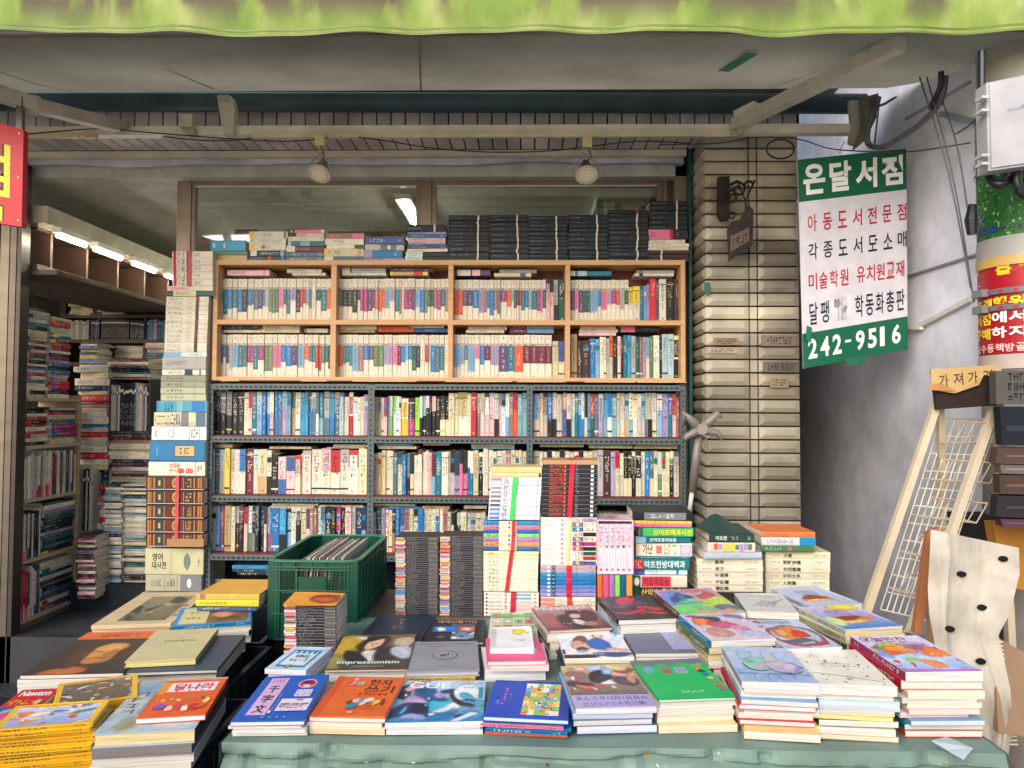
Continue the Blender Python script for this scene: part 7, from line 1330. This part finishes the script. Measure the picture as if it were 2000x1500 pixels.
pile('olive cream hardback', (243,1293), (382,1286), (318,1231), LZ+.014, .016, (206,196,146), 'olive cream hardback with small black title, left of the crate', side='r', pg=(230,214,140), hard=True, spine=(190,180,136), art=lambda d: (d.gl(.3,.56,.8,.62,8,(70,64,50)), d.gl(.12,.1,.24,.12,5,(150,140,100))))
def abl(d): d.rect(.06,.06,.42,.94,(216,206,150)); d.pic(.42,.05,.96,.95,((120,90,70),(100,90,60)),[(.4,.5,.3,.2,0,(206,150,120),.4),(.7,.7,.2,.2,0,(180,110,90),.4),(.5,.2,.3,.1,0,(70,60,50),.4)],26,18,.08,.03); d.gl(.14,.3,.34,.42,3,(90,80,50)); d.gl(.16,.6,.3,.72,2,(90,80,50))
pile('blue edged art book', (335,1224), (488,1213), (378,1187), LZ+.006, .012, (30,150,206), 'blue edged art book with a painted figure on the left stand', art=abl, side='f', spine=(30,150,210), floor=FLR, under=PLIST((1,'W',W_,'l'),(1,'w',W_,'l'),(1.4,'k',W_,'l'),(1.4,'d',W_,'l')))
def all_(d): d.pic(.24,.10,.86,.86,((110,104,76),(150,140,110)),rblobs(61,16,[(90,84,60),(170,160,110),(120,110,90),(60,60,50)],.05,.18,.4),34,24,.12,.04); d.gl(.88,.2,.96,.6,3,(60,50,46),True)
pile('landscape painting book', (178,1222), (334,1218), (272,1159), LZ-.002, .012, (214,192,152), 'large tan book with a framed landscape painting at the back left', art=all_, pg=(226,200,164), floor=FLR, under=PLIST((1,'x',(232,204,168),'l'),(1,'w',W_,'l'),(1,'w',W_,'l')))
flat(382, 505, 1172, 1184, 2.53, (240,206,40), (('g',.06,.5,14,'k'),('g',.9,.95,2,'A')), 'yellow book about a painter under the orange art book', 'softcover book', None, name='softcover_book', dep=.2, jd=0)
flat(384, 506, 1160, 1172, 2.53, (236,170,60), (('r',.05,.14,'n'),('g',.18,.66,12,'h'),('g',.68,.7,1,'k')), 'orange gold art book with brown pictures on top, left of the crate', 'softcover book', None, name='softcover_book', dep=.22, jd=0)
b = MB(); p = X(384,1160,2.53); q = X(506,1160,2.53); d = Dr(b, (p.x, 2.53, p.z), (q.x-p.x,0,0), (0,.22,0), seed=4); d.pic(0,0,1,1,((200,140,70),(190,130,80)),rblobs(71,12,[(110,70,50),(214,160,90),(160,90,60),(80,60,50)],.05,.16,.4),24,18,.1,.04); 
o = b.link('picture_jacket'); tag(o, 'loose picture jacket lying on the orange gold art book', 'book jacket')
flat(384, 500, 1184, 1193, 2.54, (60,90,140), (), 'thin blue book wedged under the yellow painter book', 'softcover book', None, name='softcover_book', dep=.2, jd=0)
# ================================================================== RIGHT SIDE: rack, cardboard, folded stand
WR = thing('wire_rack', 'rusty white wire display rack with a torn handwritten header', 'rack', (1.45, 2.6, 0))
RW_ = (206,192,164); D0, D1 = 2.30, 2.62
fb = lambda px, py, D=D0: X(px, py, D)
def rbar(a, e, w=.022, c=RW_): b = MB(); b.bar(a, e, w, w, c, 'metal_paint', (0,1,0)); b.link('frame_bar', WR)
rbar(fb(1836,770,2.5), fb(1690,1200,2.35)); rbar(fb(1944,790,2.5), fb(1858,1040,2.3)); rbar(fb(1858,1040,2.3), fb(1778,1240,2.2), .026)
rbar(fb(1944,716,2.46), fb(1976,1300,2.62), .024); rbar(fb(1836,790,2.52), fb(1840,1040,2.66), .02); rbar(fb(1826,720,2.5), fb(1836,800,2.5), .02)
b = MB(); wb = (226,220,204)
A = lambda u, v: X(1838-118*v+ (112-18*v)*u*(1-.0*v), 818+ (372)*v+22*u*v, 2.62-.22*v)
def wire(p, q, r=.0022, c=wb): b.tube([p, q], r, c, 'metal_paint', 5, False)
for k in range(12): v = k/11; wire(A(0,v), A(1,v), .0026)
for k in range(9): u = k/8; wire(A(u,0), A(u,1))
b.link('wire_panel', WR)
for k in range(5):
    v = .12+k*.19; b = MB(); o = Vector((0,-.07,.0)); z3 = Vector((0,-.06,.07))
    wire(A(0,v), A(0,v)+o, .0026); wire(A(1,v), A(1,v)+o, .0026); wire(A(0,v)+o, A(1,v)+o, .0026, (200,170,140)); wire(A(0,v)+o+z3, A(1,v)+o+z3, .0026, (196,160,130)); wire(A(0,v)+o, A(0,v)+o+z3); wire(A(1,v)+o, A(1,v)+o+z3)
    for j in range(1, 6): wire(A(j/6,v), A(j/6,v)+o); wire(A(j/6,v)+o, A(j/6,v)+o+z3)
    b.link('wire_basket', WR)
b = MB(); q = [X(1829,800,2.46), X(1946,792,2.46), X(1942,712,2.46), X(1820,722,2.46)]; b.prism(q, (0,.012,0), (54,42,40), 'board'); b.link('header_board', WR)
b = MB(); q2 = [X(1820,762,2.45), X(1866,768,2.448), X(1912,752,2.45), X(1922,732,2.448), X(1950,738,2.45), X(1944,712,2.45), X(1818,722,2.45)]; b.prism(q2, (0,.002,0), (198,166,112), 'board'); b.prism([X(1812,758,2.446), X(1822,762,2.44), X(1868,764,2.445), X(1842,750,2.449), X(1822,748,2.449)], (0,.001,0), (180,130,80), 'board')
def hp(u, v, o=0): return (q[0]*(1-u)+q[1]*u)*(1-v)+(q[3]*(1-u)+q[2]*u)*v+Vector((0,-.0125+o,0))
d = Sheet(b, hp)
for i, ch in enumerate('가져가기'): d.text(ch, .06+i*.235, .56+.01*i, .06+i*.235+.15, .86+.01*i, (60,50,46), -.004)
b.link('handwritten_sheet', WR)
# cardboard and white perforated fabric
b = MB(); b.prism([X(1812,1040,2.2), X(1836,1030,2.2), X(1800,1240,2.12), X(1786,1236,2.12)], (0,.02,0), (160,104,70), 'board'); b.prism([X(1816,1200,2.15), X(1850,1230,2.12), X(1880,1420,2.0), X(1830,1420,2.0)], (0,.02,0), (176,140,100), 'board'); tag(b.link('cardboard_sheet'), 'brown corrugated cardboard behind the white perforated sheet', 'cardboard')
b = MB(); b.prism([X(1940,1240,2.05), X(2010,1280,2.05), X(2010,1440,1.95), X(1950,1430,1.95)], (0,.02,0), (150,122,98), 'board')
for k in range(26): p = X(1934+k*1.2, 1252+k*8, 2.03); b.box(p.x, p.x+.03, p.y-.004, p.y, p.z-.003, p.z+.001, (226,206,176), 'board')
tag(b.link('cardboard_flap'), 'torn corrugated cardboard flap at the lower right edge', 'cardboard')
ed_l = [(1818,1034),(1816,1080),(1812,1150),(1815,1200),(1826,1260),(1850,1330),(1880,1400),(1896,1450),(1890,1500),(1890,1560)]
ed_r = [(1990,1070),(1992,1120),(1984,1152),(1972,1200),(1950,1240),(1962,1290),(1974,1350),(1978,1420),(1966,1500),(1966,1560)]
b = MB(); n = 60; m_ = 40
def interp(E, t): t *= len(E)-1; i = min(int(t), len(E)-2); f = t-i; return (E[i][0]*(1-f)+E[i+1][0]*f, E[i][1]*(1-f)+E[i+1][1]*f)
def fab(u, v):
    a, e = interp(ed_l, v), interp(ed_r, v); D = 2.14-.22*v-.010*math.sin(u*7+v*3)-.004*math.sin(v*11+u*5)-.007*math.exp(-((u-.2-.02*math.sin(v*9))/.03)**2)+.006*math.exp(-((u-.55-.25*v)/.05)**2)*min(1,v*2)-.008*abs(math.sin((u-.6*v)*6))*v; return X(a[0]*(1-u)+e[0]*u, a[1]*(1-u)+e[1]*u, D)
for j in range(n):
    for i in range(m_): b.face([fab(i/m_,j/n), fab((i+1)/m_,j/n), fab((i+1)/m_,(j+1)/n), fab(i/m_,(j+1)/n)], (196,188,174), 'sheet')
FBR = b.link('perforated_sheet', smooth=True); tag(FBR, 'dirty white padded sheet with oval holes draped over the rack', 'sheet')
for px, py in ((1958,1089),(1874,1121),(1916,1185),(1851,1225),(1913,1290)):
    best = min(((fab(i/60,j/120)-X(px,py,2.05)).length if False else abs((i*0)), i, j) for i in (0,) for j in (0,))
    # find the sheet point seen nearest this spot and press a dark eyelet into it
    bp_ = None
    for i in range(0, 41):
        for j in range(0, 81):
            p = fab(i/40, j/80); r = (p-CAM); dx = 1000+FPX*(r.dot(R2)/r.dot(Fw)); dy = 750-FPX*(r.dot(U2)/r.dot(Fw)); e_ = (dx-px)**2+(dy-py)**2
            if bp_ is None or e_ < bp_[0]: bp_ = (e_, p)
    p = bp_[1]; b = MB(); pts = [(p.x+.0125*math.cos(t*math.pi/8), p.y-.006+.004*math.sin(t), p.z+.008*math.sin(t*math.pi/8)) for t in range(16)]; b.prism([(a, p.y-.010, c) for a, _, c in pts], (0,.006,0), (24,24,28), 'matte'); sub_o = b.link('eyelet', FBR)
# plastic film at the table corner
b = MB(); fl_ = [X(1820,1448,1.62), X(1850,1440,1.66), X(1900,1462,1.62), X(1882,1484,1.58), X(1850,1466,1.61)]; b.prism(fl_, (0,.002,.001), (176,190,196), 'plastic'); tag(b.link('plastic_film'), 'crumpled clear plastic film at the right corner of the table', 'film')
# things at the far right edge beside the pole
for i, (py0, py1, c, nm) in enumerate(((722,790,(128,126,120),'grey printed'),(792,870,(52,60,70),'dark slate'),(872,905,(120,96,86),'dusty brown'),(906,925,(150,142,134),'pale'),(926,965,(112,88,78),'mid brown'),(966,1010,(70,66,70),'charcoal'),(1012,1030,(120,84,104),'dull pink striped'))):
    b = MB(); a, e = X(1946 if i < 1 else 1952, py1, 2.36), X(2060, py0, 2.36); c = tuple(v*.72 for v in c); wv = .012*math.sin(i*2.3); b.prism([(a.x+wv, 2.36, a.z+.001), (e.x, 2.36, a.z+.001), (e.x, 2.36, e.z-.003), (a.x+.3, 2.36, e.z-.008), (a.x+wv*.4, 2.36, e.z-.004)], (.01,.05,0), c, 'board'); d = Dr(b, (a.x+.012, 2.359, a.z+.002), (e.x-a.x,0,0), (0,0,e.z-a.z-.004), 'board', i)
    if i == 0: d.gl(.12,.7,.42,.92,3,(40,40,44)); d.gl(.12,.4,.42,.62,3,(40,40,44)); d.gl(.12,.1,.42,.32,3,(40,40,44))
    else: d.rect(.05,.35,.5,.5,tuple(min(250,v*1.4) for v in c))
    tag(b.link('flattened_box'), f'{nm} folded carton, {od(i+1)} from the top at the far right edge', 'carton', 'folded cartons stacked beside the pole')
b = MB(); b.prism([X(1940,1020,2.5), X(2050,1020,2.5), X(2050,1160,2.5), X(1985,1150,2.5), X(1946,1060,2.5)], (0,.05,0), (176,120,56), 'board'); tag(b.link('ochre_board'), 'ochre yellow board leaning behind the white rack at the right edge', 'board')
b = MB(); b.box(X(1900,1300,2.75).x, X(2100,1300,2.75).x, 2.75, 2.9, 0, X(1950,1010,2.75).z, (48,46,50), 'board'); tag(b.link('dark_carton'), 'tall dark carton standing behind the white wire rack', 'carton')
# folded four pronged stand against the pillar
FS = thing('folded_stand', 'grey folded stand with a four pronged plastic hub leaning by the pillar', 'stand', X(1345,1000,3.6))
GY = (130,124,116); DP = 3.52
b = MB(); b.tube([X(1366,838,DP), X(1352,960,DP+.02)], .019, GY, 'plastic', 14); b.tube([X(1352,958,DP+.02), X(1346,1004,DP+.03)], .011, (214,212,206), 'metal_paint', 12); b.link('pole', FS, smooth=True)
b = MB(); c0 = X(1368, 838, DP-.01); pr = [(1334,806,1336,830),(1402,806,1408,816),(1342,852,1336,858),(1402,846,1410,858)]
for ax, ay, bx_, by_ in pr:
    e1, e2 = X(ax, ay, DP-.02), X(bx_, by_, DP-.03); b.tube([c0, (c0+e1)/2+Vector((0,-.012,0)), e1, e2], [.026,.021,.015,.010], GY, 'plastic', 12)
b.link('prong', FS, smooth=True)
b = MB(); b.tube([c0+Vector((0,-.04,0)), c0+Vector((0,.03,0))], .026, (150,146,140), 'plastic', 18); b.tube([X(1378,858,DP-.02), X(1380,880,DP-.02)], .008, (120,116,110), 'plastic', 8); b.link('hub', FS)
# cream hooks and stuff between the bottom of the pillar and the rack
print("OBJECTS", len(bpy.data.objects), "FACES", sum(len(m.polygons) for m in bpy.data.meshes))
